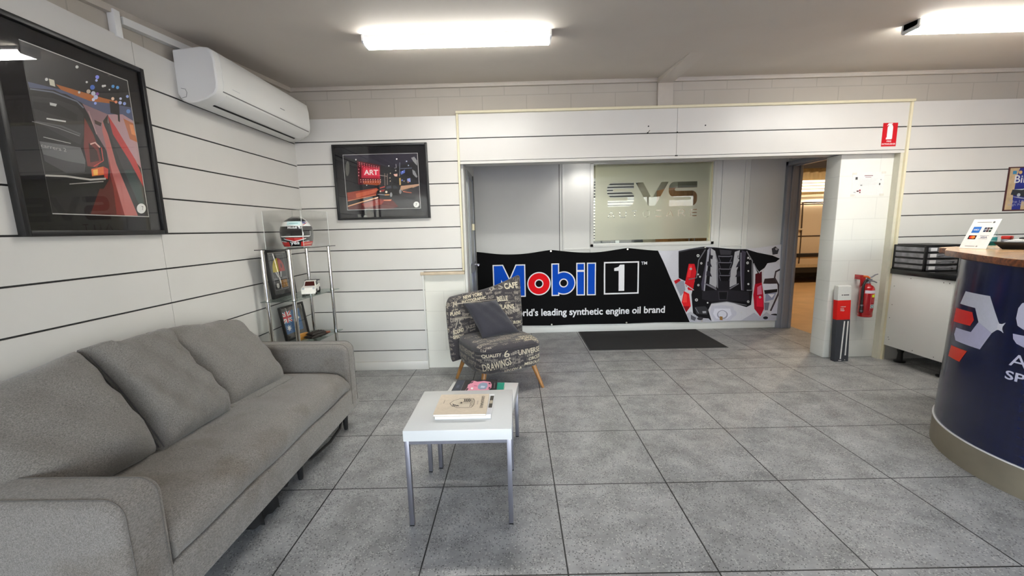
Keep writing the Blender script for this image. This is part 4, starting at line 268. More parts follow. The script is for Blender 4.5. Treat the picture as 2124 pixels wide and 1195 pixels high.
ART_ENGINE = [((22, 20, 24), [(2.07, 1.036), (2.414, 1.09), (2.398, 0.998), (2.316, 0.646), (2.168, 0.649), (2.088, 0.691)]), ((150, 152, 165), [(2.03, 0.653), (2.159, 0.649), (2.183, 0.529), (2.127, 0.45), (2.073, 0.552)]), ((190, 30, 40), [(2.03, 0.653), (2.088, 0.681), (2.119, 0.66), (2.051, 0.612)]), ((24, 23, 27), [(2.395, 1.076), (2.882, 1.055), (3.038, 0.895), (3.049, 0.588), (3.036, 0.317), (2.979, 0.288), (2.746, 0.365), (2.529, 0.339), (2.493, 0.259), (2.54, 0.115), (2.42, 0.118), (2.296, 0.213), (2.265, 0.467), (2.313, 0.715), (2.324, 0.912)]), ((20, 20, 24), [(2.882, 1.053), (3.081, 0.992), (3.278, 0.948), (3.379, 0.906), (3.324, 0.864), (3.217, 0.851), (3.182, 0.793), (3.135, 0.76), (3.098, 0.726), (3.042, 0.846), (2.925, 0.995)]), ((62, 62, 68), [(3.262, 1.036), (3.309, 1.064), (3.36, 1.024), (3.345, 0.966), (3.278, 0.958)]), ((150, 150, 155), [(3.343, 1.029), (3.341, 1.019), (3.333, 1.013), (3.322, 1.013), (3.313, 1.019), (3.308, 1.03), (3.311, 1.04), (3.319, 1.046), (3.33, 1.046), (3.339, 1.039)]), ((212, 214, 226), [(3.171, 0.675), (3.182, 0.793), (3.217, 0.851), (3.324, 0.864), (3.418, 0.778), (3.333, 0.74), (3.324, 0.661), (3.192, 0.654)]), ((62, 52, 54), [(3.192, 0.654), (3.329, 0.661), (3.379, 0.58), (3.176, 0.59)]), ((222, 224, 238), [(3.169, 0.585), (3.354, 0.586), (3.364, 0.521), (3.192, 0.505)]), ((40, 36, 40), [(3.192, 0.505), (3.364, 0.516), (3.362, 0.476), (3.206, 0.454)]), ((150, 156, 186), [(3.215, 0.454), (3.353, 0.471), (3.32, 0.381), (3.213, 0.353)]), ((236, 236, 244), [(3.245, 0.453), (3.334, 0.451), (3.298, 0.402)]), ((204, 204, 220), [(3.318, 0.341), (3.405, 0.369), (3.415, 0.166), (3.309, 0.184)]), ((36, 34, 38), [(3.415, 0.166), (3.41, 0.155), (3.394, 0.147), (3.37, 0.143), (3.343, 0.144), (3.319, 0.149), (3.302, 0.158), (3.295, 0.169), (3.3, 0.179), (3.316, 0.187), (3.34, 0.191), (3.367, 0.191), (3.391, 0.186), (3.408, 0.177)]), ((72, 62, 68), [(3.412, 0.792), (3.324, 0.748), (3.31, 0.66), (3.364, 0.568), (3.372, 0.464), (3.285, 0.235), (3.306, 0.225), (3.394, 0.457), (3.385, 0.573), (3.331, 0.663), (3.341, 0.733), (3.423, 0.773)]), ((178, 178, 192), [(2.915, 0.108), (3.083, 0.214), (3.167, 0.151), (3.242, 0.221), (3.294, 0.179), (3.415, 0.161), (3.417, 0.104)]), ((40, 38, 44), [(3.271, 0.139), (3.266, 0.127), (3.249, 0.12), (3.228, 0.12), (3.211, 0.128), (3.203, 0.14), (3.209, 0.152), (3.226, 0.159), (3.247, 0.159), (3.264, 0.151)]), ((120, 120, 135), [(3.203, 0.344), (3.273, 0.342), (3.26, 0.241), (3.215, 0.242)]), ((176, 176, 186), [(2.206, 0.215), (2.264, 0.244), (2.378, 0.16), (2.498, 0.147), (2.55, 0.102), (2.26, 0.105)]), ((60, 58, 64), [(2.428, 0.148), (2.421, 0.135), (2.402, 0.127), (2.377, 0.128), (2.356, 0.137), (2.348, 0.15), (2.355, 0.163), (2.375, 0.171), (2.4, 0.17), (2.42, 0.162)]), ((90, 90, 98), [(2.266, 0.203), (2.338, 0.161), (2.32, 0.12), (2.269, 0.142)]), ((205, 30, 40), [(2.209, 0.868), (2.282, 0.866), (2.313, 0.765), (2.282, 0.522), (2.223, 0.528), (2.17, 0.609)]), ((236, 52, 58), [(2.219, 0.846), (2.254, 0.845), (2.235, 0.697), (2.196, 0.698)]), ((225, 34, 40), [(2.164, 0.519), (2.235, 0.478), (2.263, 0.315), (2.205, 0.235), (2.142, 0.369)]), ((244, 70, 66), [(2.17, 0.489), (2.205, 0.468), (2.209, 0.367), (2.155, 0.368)]), ((150, 20, 30), [(2.157, 0.318), (2.251, 0.315), (2.207, 0.233)]), ((182, 24, 45), [(3.068, 0.588), (3.156, 0.606), (3.186, 0.445), (3.206, 0.262), (3.166, 0.159), (3.08, 0.265), (3.056, 0.448)]), ((226, 32, 62), [(3.098, 0.432), (3.18, 0.42), (3.191, 0.283), (3.107, 0.295)]), ((215, 120, 150), [(3.101, 0.547), (3.153, 0.576), (3.166, 0.455), (3.107, 0.447)]), ((84, 20, 30), [(3.068, 0.717), (3.148, 0.75), (3.158, 0.606), (3.071, 0.586)]), ((74, 70, 84), [(2.454, 1.065), (2.493, 1.062), (2.466, 0.909), (2.441, 0.513), (2.399, 0.519), (2.387, 0.604)]), ((158, 158, 168), [(2.443, 1.036), (2.471, 1.067), (2.464, 0.86), (2.438, 0.511), (2.423, 0.511)]), ((172, 172, 178), [(2.483, 1.062), (2.543, 1.024), (2.587, 0.896), (2.6, 0.689), (2.582, 0.553), (2.494, 0.6), (2.499, 0.78)]), ((128, 128, 136), [(2.543, 1.024), (2.587, 0.896), (2.608, 0.539), (2.589, 0.559), (2.568, 0.877)]), ((40, 38, 46), [(2.468, 0.979), (2.519, 0.966), (2.514, 0.919), (2.466, 0.936)]), ((44, 42, 50), [(2.45, 0.89), (2.481, 0.897), (2.517, 0.819), (2.45, 0.84)]), ((44, 42, 50), [(2.449, 0.766), (2.488, 0.77), (2.523, 0.692), (2.446, 0.712)]), ((172, 172, 178), [(2.786, 1.008), (2.845, 1.028), (2.842, 0.949), (2.857, 0.85), (2.831, 0.77), (2.841, 0.593), (2.753, 0.551), (2.743, 0.725), (2.775, 0.852)]), ((44, 42, 50), [(2.863, 0.97), (2.825, 0.959), (2.824, 0.925), (2.867, 0.904)]), ((44, 42, 50), [(2.878, 0.881), (2.843, 0.888), (2.814, 0.807), (2.882, 0.82)]), ((44, 42, 50), [(2.886, 0.751), (2.851, 0.76), (2.818, 0.683), (2.89, 0.692)]), ((66, 62, 76), [(2.869, 1.026), (2.926, 1.005), (2.932, 0.75), (2.937, 0.506), (2.906, 0.507)]), ((150, 150, 162), [(2.856, 0.997), (2.881, 0.751), (2.902, 0.512), (2.912, 0.512), (2.891, 0.751), (2.866, 0.997)]), ((34, 32, 38), [(2.585, 0.965), (2.761, 0.96), (2.751, 0.615), (2.757, 0.515), (2.609, 0.519), (2.603, 0.619)]), ((40, 38, 44), [(2.402, 0.509), (2.584, 0.519), (2.609, 0.519), (2.767, 0.515), (2.996, 0.489), (3.016, 0.358), (2.745, 0.373), (2.527, 0.368), (2.406, 0.403)]), ((62, 60, 68), [(2.609, 0.504), (2.738, 0.501), (2.73, 0.385), (2.625, 0.388)]), ((26, 25, 29), [(2.62, 0.493), (2.727, 0.491), (2.722, 0.395), (2.633, 0.398)]), ((120, 118, 128), [(2.429, 0.602), (2.586, 0.518), (2.591, 0.53), (2.434, 0.614)]), ((120, 118, 128), [(2.862, 0.604), (2.752, 0.536), (2.76, 0.524), (2.87, 0.592)]), ((150, 150, 158), [(2.456, 0.6), (2.582, 0.542), (2.584, 0.547), (2.457, 0.605)]), ((196, 196, 210), [(2.53, 0.309), (2.669, 0.321), (2.809, 0.302), (2.822, 0.251), (2.855, 0.23), (2.855, 0.187), (2.808, 0.149), (2.77, 0.103), (2.58, 0.108), (2.542, 0.176), (2.513, 0.218)]), ((220, 220, 232), [(2.572, 0.277), (2.771, 0.273), (2.795, 0.191), (2.738, 0.141), (2.598, 0.144), (2.555, 0.207)]), ((150, 150, 166), [(2.745, 0.192), (2.741, 0.169), (2.727, 0.15), (2.705, 0.138), (2.679, 0.134), (2.652, 0.139), (2.628, 0.153), (2.612, 0.172), (2.606, 0.195), (2.61, 0.218), (2.624, 0.237), (2.646, 0.249), (2.672, 0.253), (2.699, 0.248), (2.723, 0.234), (2.739, 0.215)]), ((214, 214, 226), [(2.73, 0.197), (2.727, 0.179), (2.716, 0.164), (2.699, 0.155), (2.678, 0.151), (2.657, 0.156), (2.638, 0.166), (2.625, 0.182), (2.62, 0.2), (2.624, 0.218), (2.635, 0.233), (2.652, 0.242), (2.673, 0.246), (2.694, 0.241), (2.712, 0.231), (2.725, 0.215)]), ((152, 112, 62), [(2.642, 0.174), (2.679, 0.169), (2.682, 0.12), (2.644, 0.125)]), ((120, 120, 126), [(2.529, 0.339), (2.726, 0.36), (2.977, 0.309), (2.978, 0.318), (2.726, 0.37), (2.528, 0.349)]), ((128, 128, 134), [(2.928, 1.011), (3.018, 0.884), (3.021, 0.748), (3.032, 0.511), (2.969, 0.517), (2.97, 0.503), (3.046, 0.506), (3.035, 0.747), (3.031, 0.887), (2.939, 1.018)]), ((110, 110, 116), [(2.41, 1.05), (2.327, 0.914), (2.313, 0.689), (2.215, 0.675), (2.219, 0.661), (2.326, 0.682), (2.341, 0.91), (2.422, 1.043)]), ((150, 150, 156), [(3.036, 0.853), (3.07, 0.783), (3.119, 0.722), (3.127, 0.729), (3.08, 0.789), (3.046, 0.858)]), ((200, 200, 205), [(2.167, 0.605), (2.289, 0.522), (2.295, 0.53), (2.173, 0.613)]), ((70, 70, 76), [(2.077, 1.018), (2.232, 1.048), (2.396, 1.059), (2.394, 1.074), (2.229, 1.064), (2.074, 1.033)]), ((60, 58, 64), [(2.596, 1.042), (2.748, 1.024), (2.741, 0.971), (2.614, 0.974)]), ((56, 56, 60), [(2.312, 0.304), (2.451, 0.311), (2.493, 0.259), (2.476, 0.198), (2.336, 0.212)]), ((160, 160, 168), [(2.414, 0.246), (2.463, 0.247), (2.465, 0.219), (2.42, 0.218)]), ((140, 140, 148), [(2.319, 0.292), (2.362, 0.219), (2.368, 0.223), (2.325, 0.295)]), ((20, 19, 23), [(2.596, 0.949), (2.754, 0.945), (2.732, 0.881), (2.621, 0.883)]), ((118, 116, 126), [(2.587, 0.954), (2.63, 0.947), (2.723, 0.945), (2.761, 0.952), (2.758, 0.961), (2.722, 0.954), (2.63, 0.956), (2.588, 0.963)]), ((90, 88, 98), [(2.587, 0.953), (2.618, 0.884), (2.624, 0.887), (2.593, 0.956)]), ((90, 88, 98), [(2.755, 0.952), (2.729, 0.884), (2.736, 0.881), (2.761, 0.949)]), ((20, 19, 23), [(2.604, 0.868), (2.753, 0.865), (2.734, 0.8), (2.625, 0.803)]), ((118, 116, 126), [(2.595, 0.874), (2.634, 0.867), (2.728, 0.865), (2.759, 0.872), (2.757, 0.881), (2.727, 0.874), (2.634, 0.876), (2.596, 0.883)]), ((90, 88, 98), [(2.594, 0.873), (2.622, 0.804), (2.628, 0.806), (2.6, 0.875)]), ((90, 88, 98), [(2.753, 0.872), (2.732, 0.803), (2.738, 0.801), (2.76, 0.869)]), ((20, 19, 23), [(2.612, 0.786), (2.752, 0.783), (2.737, 0.718), (2.63, 0.721)]), ((118, 116, 126), [(2.603, 0.792), (2.639, 0.785), (2.732, 0.783), (2.759, 0.79), (2.755, 0.799), (2.731, 0.792), (2.639, 0.794), (2.605, 0.801)]), ((90, 88, 98), [(2.601, 0.791), (2.626, 0.722), (2.633, 0.724), (2.607, 0.793)]), ((90, 88, 98), [(2.752, 0.79), (2.734, 0.721), (2.741, 0.719), (2.759, 0.788)]), ((20, 19, 23), [(2.621, 0.702), (2.751, 0.699), (2.74, 0.634), (2.634, 0.636)]), ((118, 116, 126), [(2.612, 0.708), (2.643, 0.701), (2.737, 0.699), (2.758, 0.706), (2.754, 0.715), (2.736, 0.708), (2.643, 0.71), (2.613, 0.716)]), ((90, 88, 98), [(2.608, 0.707), (2.631, 0.637), (2.637, 0.639), (2.615, 0.709)]), ((90, 88, 98), [(2.751, 0.706), (2.737, 0.636), (2.744, 0.635), (2.758, 0.704)]), ((205, 205, 205), [(2.352, 0.396), (2.348, 0.383), (2.337, 0.377), (2.323, 0.379), (2.314, 0.39), (2.313, 0.404), (2.322, 0.414), (2.335, 0.416), (2.347, 0.409)]), ((90, 90, 95), [(2.341, 0.396), (2.338, 0.389), (2.331, 0.388), (2.324, 0.393), (2.324, 0.401), (2.33, 0.406), (2.338, 0.404)]), ((205, 205, 205), [(3.01, 0.36), (3.007, 0.35), (2.998, 0.345), (2.987, 0.347), (2.979, 0.355), (2.979, 0.367), (2.985, 0.375), (2.996, 0.377), (3.005, 0.371)]), ((90, 90, 95), [(3.001, 0.36), (2.999, 0.355), (2.993, 0.354), (2.988, 0.358), (2.987, 0.364), (2.992, 0.368), (2.998, 0.366)]), ((205, 205, 205), [(2.363, 0.59), (2.36, 0.58), (2.352, 0.575), (2.342, 0.577), (2.335, 0.585), (2.334, 0.596), (2.34, 0.603), (2.35, 0.605), (2.359, 0.599)]), ((90, 90, 95), [(2.355, 0.59), (2.353, 0.585), (2.347, 0.583), (2.343, 0.587), (2.342, 0.593), (2.347, 0.597), (2.352, 0.595)]), ((205, 205, 205), [(2.376, 0.699), (2.373, 0.691), (2.366, 0.686), (2.357, 0.688), (2.351, 0.695), (2.351, 0.704), (2.356, 0.711), (2.365, 0.712), (2.373, 0.707)]), ((205, 205, 205), [(2.349, 0.729), (2.347, 0.722), (2.34, 0.718), (2.332, 0.719), (2.326, 0.726), (2.326, 0.734), (2.331, 0.74), (2.339, 0.741), (2.346, 0.737)]), ((205, 205, 205), [(2.989, 0.758), (2.987, 0.751), (2.981, 0.748), (2.974, 0.749), (2.969, 0.755), (2.968, 0.763), (2.973, 0.768), (2.98, 0.769), (2.986, 0.765)]), ((205, 205, 205), [(2.997, 0.589), (2.995, 0.581), (2.987, 0.577), (2.979, 0.579), (2.973, 0.586), (2.972, 0.595), (2.977, 0.601), (2.986, 0.603), (2.994, 0.598)]), ((205, 205, 205), [(2.251, 0.804), (2.248, 0.794), (2.239, 0.79), (2.229, 0.792), (2.222, 0.799), (2.222, 0.81), (2.228, 0.817), (2.238, 0.819), (2.247, 0.813)]), ((90, 90, 95), [(2.243, 0.804), (2.24, 0.799), (2.235, 0.798), (2.23, 0.801), (2.23, 0.807), (2.234, 0.811), (2.24, 0.809)]), ((205, 205, 205), [(3.156, 0.415), (3.153, 0.406), (3.145, 0.401), (3.134, 0.403), (3.127, 0.411), (3.127, 0.421), (3.133, 0.429), (3.143, 0.431), (3.152, 0.425)]), ((90, 90, 95), [(3.148, 0.416), (3.145, 0.41), (3.14, 0.409), (3.135, 0.413), (3.135, 0.419), (3.139, 0.422), (3.145, 0.421)]), ((205, 205, 205), [(2.385, 0.871), (2.382, 0.862), (2.373, 0.857), (2.363, 0.859), (2.357, 0.867), (2.356, 0.877), (2.362, 0.885), (2.372, 0.886), (2.381, 0.881)]), ((90, 90, 95), [(2.377, 0.872), (2.374, 0.867), (2.369, 0.865), (2.364, 0.869), (2.364, 0.875), (2.368, 0.878), (2.374, 0.877)]), ((205, 205, 205), [(2.489, 0.355), (2.487, 0.348), (2.481, 0.345), (2.473, 0.346), (2.468, 0.352), (2.468, 0.36), (2.472, 0.365), (2.48, 0.367), (2.486, 0.363)]), ((205, 205, 205), [(2.923, 0.218), (2.921, 0.212), (2.916, 0.208), (2.909, 0.21), (2.904, 0.215), (2.904, 0.222), (2.908, 0.227), (2.914, 0.228), (2.921, 0.225)]), ((205, 205, 205), [(2.341, 0.97), (2.337, 0.958), (2.326, 0.952), (2.313, 0.954), (2.304, 0.965), (2.303, 0.978), (2.311, 0.988), (2.324, 0.99), (2.336, 0.983)]), ((90, 90, 95), [(2.33, 0.971), (2.327, 0.964), (2.32, 0.962), (2.314, 0.967), (2.314, 0.975), (2.319, 0.98), (2.327, 0.978)]), ((205, 205, 205), [(2.977, 0.926), (2.974, 0.917), (2.966, 0.913), (2.957, 0.914), (2.951, 0.922), (2.95, 0.931), (2.956, 0.938), (2.965, 0.94), (2.973, 0.935)]), ((205, 205, 205), [(2.98, 0.862), (2.977, 0.851), (2.966, 0.845), (2.954, 0.847), (2.946, 0.857), (2.945, 0.869), (2.953, 0.878), (2.964, 0.88), (2.975, 0.873)]), ((90, 90, 95), [(2.97, 0.862), (2.968, 0.856), (2.961, 0.855), (2.955, 0.859), (2.955, 0.866), (2.96, 0.87), (2.967, 0.869)]), ((205, 205, 205), [(2.213, 0.568), (2.211, 0.561), (2.204, 0.557), (2.196, 0.558), (2.19, 0.565), (2.19, 0.573), (2.195, 0.579), (2.203, 0.58), (2.21, 0.576)]), ((205, 205, 205), [(2.996, 0.911), (2.995, 0.906), (2.99, 0.903), (2.985, 0.904), (2.981, 0.908), (2.981, 0.914), (2.984, 0.918), (2.989, 0.918), (2.994, 0.916)])]
ART_LOGO = [((206, 210, 228), [(154.04, 0.96), (168.89, 0.9619), (174.13, 0.8417), (174.66, 0.8214), (174.06, 0.7965), (172.41, 0.7756), (165.58, 0.8141), (162.48, 0.8839), (151.05, 0.8826)]), ((188, 188, 220), [(165.58, 0.8141), (172.41, 0.7756), (168.59, 0.6742), (152.64, 0.6704), (150.29, 0.6994), (151.13, 0.7426), (162.46, 0.7493)]), ((220, 222, 236), [(174.13, 0.8417), (174.65, 0.8323), (175.64, 0.8325), (176.93, 0.8434), (176.09, 0.8203), (176.13, 0.8068), (176.83, 0.789), (175.66, 0.7972), (174.64, 0.7994), (174.06, 0.7965)]), ((226, 46, 40), [(147.48, 0.8519), (161.33, 0.8577), (163.03, 0.8185), (161.48, 0.7817), (147.0, 0.7691)]), ((226, 60, 34), [(149.32, 0.6318), (162.29, 0.6405), (158.68, 0.565), (148.01, 0.5612)])]

# ------------------------------------------------------------------ special materials
def node_mat(name):
    m = bpy.data.materials.new(name); m.use_nodes = True; MATS[name] = m
    return m, m.node_tree.nodes, m.node_tree.links, m.node_tree.nodes['Principled BSDF']
def mathn(n, l, op, a, b=None, c=None):
    x = n.new('ShaderNodeMath'); x.operation = op
    for i, v in enumerate((a, b, c)):
        if v is None: continue
        if isinstance(v, (int, float)): x.inputs[i].default_value = v
        else: l.new(v, x.inputs[i])
    return x.outputs[0]

def tile_mat():
    m, n, l, b = node_mat('grey_terrazzo_tile')
    tc = n.new('ShaderNodeTexCoord'); sp = n.new('ShaderNodeSeparateXYZ'); l.new(tc.outputs['Object'], sp.inputs[0])
    X, Y = sp.outputs[0], sp.outputs[1]
    gx = mathn(n, l, 'PINGPONG', mathn(n, l, 'ADD', X, 0.4195 + 60.0), 0.3)          # distance to a joint, 0 at the joint
    gy = mathn(n, l, 'PINGPONG', mathn(n, l, 'SUBTRACT', Y, 1.4969 - 60.0), 0.3)
    g2 = mathn(n, l, 'ABSOLUTE', mathn(n, l, 'SUBTRACT', Y, 4.197))                   # the cut row at the passage
    gap = mathn(n, l, 'MINIMUM', mathn(n, l, 'MINIMUM', gx, gy), g2)
    grout = mathn(n, l, 'LESS_THAN', gap, 0.0032)
    # tone of each tile
    fx = mathn(n, l, 'FLOOR', mathn(n, l, 'DIVIDE', mathn(n, l, 'ADD', X, 0.4195), 0.6))
    fy = mathn(n, l, 'FLOOR', mathn(n, l, 'DIVIDE', mathn(n, l, 'SUBTRACT', Y, 1.4969), 0.6))
    cb = n.new('ShaderNodeCombineXYZ'); l.new(fx, cb.inputs[0]); l.new(fy, cb.inputs[1])
    wn_ = n.new('ShaderNodeTexWhiteNoise'); wn_.noise_dimensions = '2D'; l.new(cb.outputs[0], wn_.inputs['Vector'])
    cl = n.new('ShaderNodeTexNoise'); cl.inputs['Scale'].default_value = 5.5; cl.inputs['Detail'].default_value = 6; cl.inputs['Roughness'].default_value = 0.62
    l.new(tc.outputs['Object'], cl.inputs['Vector'])
    r1 = n.new('ShaderNodeValToRGB'); l.new(cl.outputs['Fac'], r1.inputs[0])
    r1.color_ramp.elements[0].position = 0.32; r1.color_ramp.elements[0].color = lin(TILE_LO)
    r1.color_ramp.elements[1].position = 0.68; r1.color_ramp.elements[1].color = lin(TILE_HI)
    # chips of stone, light and dark
    vo = n.new('ShaderNodeTexVoronoi'); vo.inputs['Scale'].default_value = 135; l.new(tc.outputs['Object'], vo.inputs['Vector'])
    sc_ = n.new('ShaderNodeSeparateColor'); l.new(vo.outputs['Color'], sc_.inputs[0])
    chip = mathn(n, l, 'LESS_THAN', vo.outputs['Distance'], 0.42)
    dn = n.new('ShaderNodeTexNoise'); dn.inputs['Scale'].default_value = 9; dn.inputs['Detail'].default_value = 3; l.new(tc.outputs['Object'], dn.inputs['Vector'])
    thr = n.new('ShaderNodeMapRange'); thr.inputs['From Min'].default_value = 0.35; thr.inputs['From Max'].default_value = 0.65; thr.inputs['To Min'].default_value = 0.88; thr.inputs['To Max'].default_value = 0.58
    l.new(dn.outputs['Fac'], thr.inputs[0])
    wl_ = mathn(n, l, 'MULTIPLY', chip, mathn(n, l, 'GREATER_THAN', sc_.outputs[0], thr.outputs[0]))
    dk_ = mathn(n, l, 'MULTIPLY', chip, mathn(n, l, 'GREATER_THAN', sc_.outputs[1], thr.outputs[0]))
    def mixc(f, a, c):
        x = n.new('ShaderNodeMix'); x.data_type = 'RGBA'
        l.new(f, x.inputs[0]); l.new(a, x.inputs[6])
        if isinstance(c, tuple): x.inputs[7].default_value = c
        else: l.new(c, x.inputs[7])
        return x.outputs[2]
    col = mixc(mathn(n, l, 'MULTIPLY', wl_, 0.55), r1.outputs[0], lin((205, 203, 198)))
    col = mixc(mathn(n, l, 'MULTIPLY', dk_, 0.72), col, lin((52, 52, 52)))
    tn = n.new('ShaderNodeMapRange'); tn.inputs['To Min'].default_value = 0.93; tn.inputs['To Max'].default_value = 1.06; l.new(wn_.outputs['Value'], tn.inputs[0])
    hs = n.new('ShaderNodeHueSaturation'); l.new(col, hs.inputs['Color']); l.new(tn.outputs[0], hs.inputs['Value'])
    col = mixc(grout, hs.outputs[0], lin((20, 20, 20)))
    l.new(col, b.inputs['Base Color'])
    rr = mathn(n, l, 'ADD', mathn(n, l, 'MULTIPLY', cl.outputs['Fac'], 0.16), 0.36); l.new(rr, b.inputs['Roughness'])
    b.inputs['Specular IOR Level'].default_value = 0.5
    bp = n.new('ShaderNodeBump'); bp.inputs['Strength'].default_value = 0.35; bp.inputs['Distance'].default_value = 0.002
    h = mathn(n, l, 'SUBTRACT', mathn(n, l, 'MULTIPLY', cl.outputs['Fac'], 0.25), mathn(n, l, 'MULTIPLY', grout, 1.0))
    l.new(h, bp.inputs['Height']); l.new(bp.outputs[0], b.inputs['Normal'])
    return m

def block_mat(name, rgb, phase, flip=False, joint=0.82):
    """painted blockwork laid in courses of 0.2 m; blocks 0.4075 m long"""
    m, n, l, b = node_mat(name)
    tc = n.new('ShaderNodeTexCoord'); sp = n.new('ShaderNodeSeparateXYZ'); l.new(tc.outputs['Object'], sp.inputs[0])
    U = sp.outputs[1] if flip else sp.outputs[0]; Z = sp.outputs[2]
    row = mathn(n, l, 'FLOOR', mathn(n, l, 'DIVIDE', mathn(n, l, 'ADD', Z, 10.02), 0.2))
    off = mathn(n, l, 'MULTIPLY', mathn(n, l, 'MODULO', row, 2.0), 0.20375)
    gu = mathn(n, l, 'PINGPONG', mathn(n, l, 'ADD', mathn(n, l, 'ADD', U, 40.75 - phase), off), 0.20375)
    gz = mathn(n, l, 'PINGPONG', mathn(n, l, 'ADD', Z, 10.02), 0.1)
    gap = mathn(n, l, 'MINIMUM', gu, gz)
    ln = n.new('ShaderNodeMapRange'); ln.inputs['From Min'].default_value = 0.0015; ln.inputs['From Max'].default_value = 0.005; ln.inputs['To Min'].default_value = joint; ln.inputs['To Max'].default_value = 1.0
    l.new(gap, ln.inputs[0])
    nz = n.new('ShaderNodeTexNoise'); nz.inputs['Scale'].default_value = 3; nz.inputs['Detail'].default_value = 5; l.new(tc.outputs['Object'], nz.inputs['Vector'])
    va = n.new('ShaderNodeMapRange'); va.inputs['To Min'].default_value = 0.94; va.inputs['To Max'].default_value = 1.06; l.new(nz.outputs['Fac'], va.inputs[0])
    hs = n.new('ShaderNodeHueSaturation'); hs.inputs['Color'].default_value = lin(rgb); l.new(mathn(n, l, 'MULTIPLY', ln.outputs[0], va.outputs[0]), hs.inputs['Value'])
    l.new(hs.outputs[0], b.inputs['Base Color']); b.inputs['Roughness'].default_value = 0.6
    bz = n.new('ShaderNodeTexNoise'); bz.inputs['Scale'].default_value = 90; l.new(tc.outputs['Object'], bz.inputs['Vector'])
    bp = n.new('ShaderNodeBump'); bp.inputs['Strength'].default_value = 0.5; bp.inputs['Distance'].default_value = 0.004
    l.new(mathn(n, l, 'ADD', ln.outputs[0], mathn(n, l, 'MULTIPLY', bz.outputs['Fac'], 0.08)), bp.inputs['Height']); l.new(bp.outputs[0], b.inputs['Normal'])
    return m

def fabric_mat(name, lo, hi, scale=1.0, stain=None):
    m, n, l, b = node_mat(name)
    tc = n.new('ShaderNodeTexCoord'); mp = n.new('ShaderNodeMapping'); l.new(tc.outputs['Object'], mp.inputs[0]); mp.inputs['Scale'].default_value = (1, 0.45, 1)
    nz = n.new('ShaderNodeTexNoise'); nz.inputs['Scale'].default_value = 330 * scale; nz.inputs['Detail'].default_value = 5; nz.inputs['Roughness'].default_value = 0.7
    l.new(mp.outputs[0], nz.inputs['Vector'])
    r = n.new('ShaderNodeValToRGB'); l.new(nz.outputs['Fac'], r.inputs[0])
    r.color_ramp.elements[0].position = 0.32; r.color_ramp.elements[0].color = lin(lo); r.color_ramp.elements[1].position = 0.68; r.color_ramp.elements[1].color = lin(hi)
    col = r.outputs[0]
    if stain:
        sn = n.new('ShaderNodeTexNoise'); sn.inputs['Scale'].default_value = 4.5; sn.inputs['Detail'].default_value = 4; l.new(tc.outputs['Object'], sn.inputs['Vector'])
        sr = n.new('ShaderNodeMapRange'); sr.inputs['From Min'].default_value = 0.5; sr.inputs['From Max'].default_value = 0.72; sr.inputs['To Max'].default_value = 0.6; l.new(sn.outputs['Fac'], sr.inputs[0])
        x = n.new('ShaderNodeMix'); x.data_type = 'RGBA'; x.blend_type = 'MULTIPLY'; l.new(sr.outputs[0], x.inputs[0]); l.new(col, x.inputs[6]); x.inputs[7].default_value = lin(stain); col = x.outputs[2]
    l.new(col, b.inputs['Base Color']); b.inputs['Roughness'].default_value = 0.95; b.inputs['Specular IOR Level'].default_value = 0.15
    b.inputs['Sheen Weight'].default_value = 0.25; b.inputs['Sheen Roughness'].default_value = 0.5
    bp = n.new('ShaderNodeBump'); bp.inputs['Strength'].default_value = 0.35; bp.inputs['Distance'].default_value = 0.0025
    l.new(nz.outputs['Fac'], bp.inputs['Height']); l.new(bp.outputs[0], b.inputs['Normal'])
    return m

def wood_mat(name, lo, hi, scale=(1, 14, 14), rough=0.35, coat=0.3):
    m, n, l, b = node_mat(name)
    tc = n.new('ShaderNodeTexCoord'); mp = n.new('ShaderNodeMapping'); mp.inputs['Scale'].default_value = scale; l.new(tc.outputs['Object'], mp.inputs[0])
    nz = n.new('ShaderNodeTexNoise'); nz.inputs['Scale'].default_value = 3.0; nz.inputs['Detail'].default_value = 8; nz.inputs['Distortion'].default_value = 1.2
    l.new(mp.outputs[0], nz.inputs['Vector'])
    r = n.new('ShaderNodeValToRGB'); l.new(nz.outputs['Fac'], r.inputs[0])
    r.color_ramp.elements[0].position = 0.35; r.color_ramp.elements[0].color = lin(lo); r.color_ramp.elements[1].position = 0.66; r.color_ramp.elements[1].color = lin(hi)
    l.new(r.outputs[0], b.inputs['Base Color']); b.inputs['Roughness'].default_value = rough
    b.inputs['Coat Weight'].default_value = coat; b.inputs['Coat Roughness'].default_value = 0.15
    return m

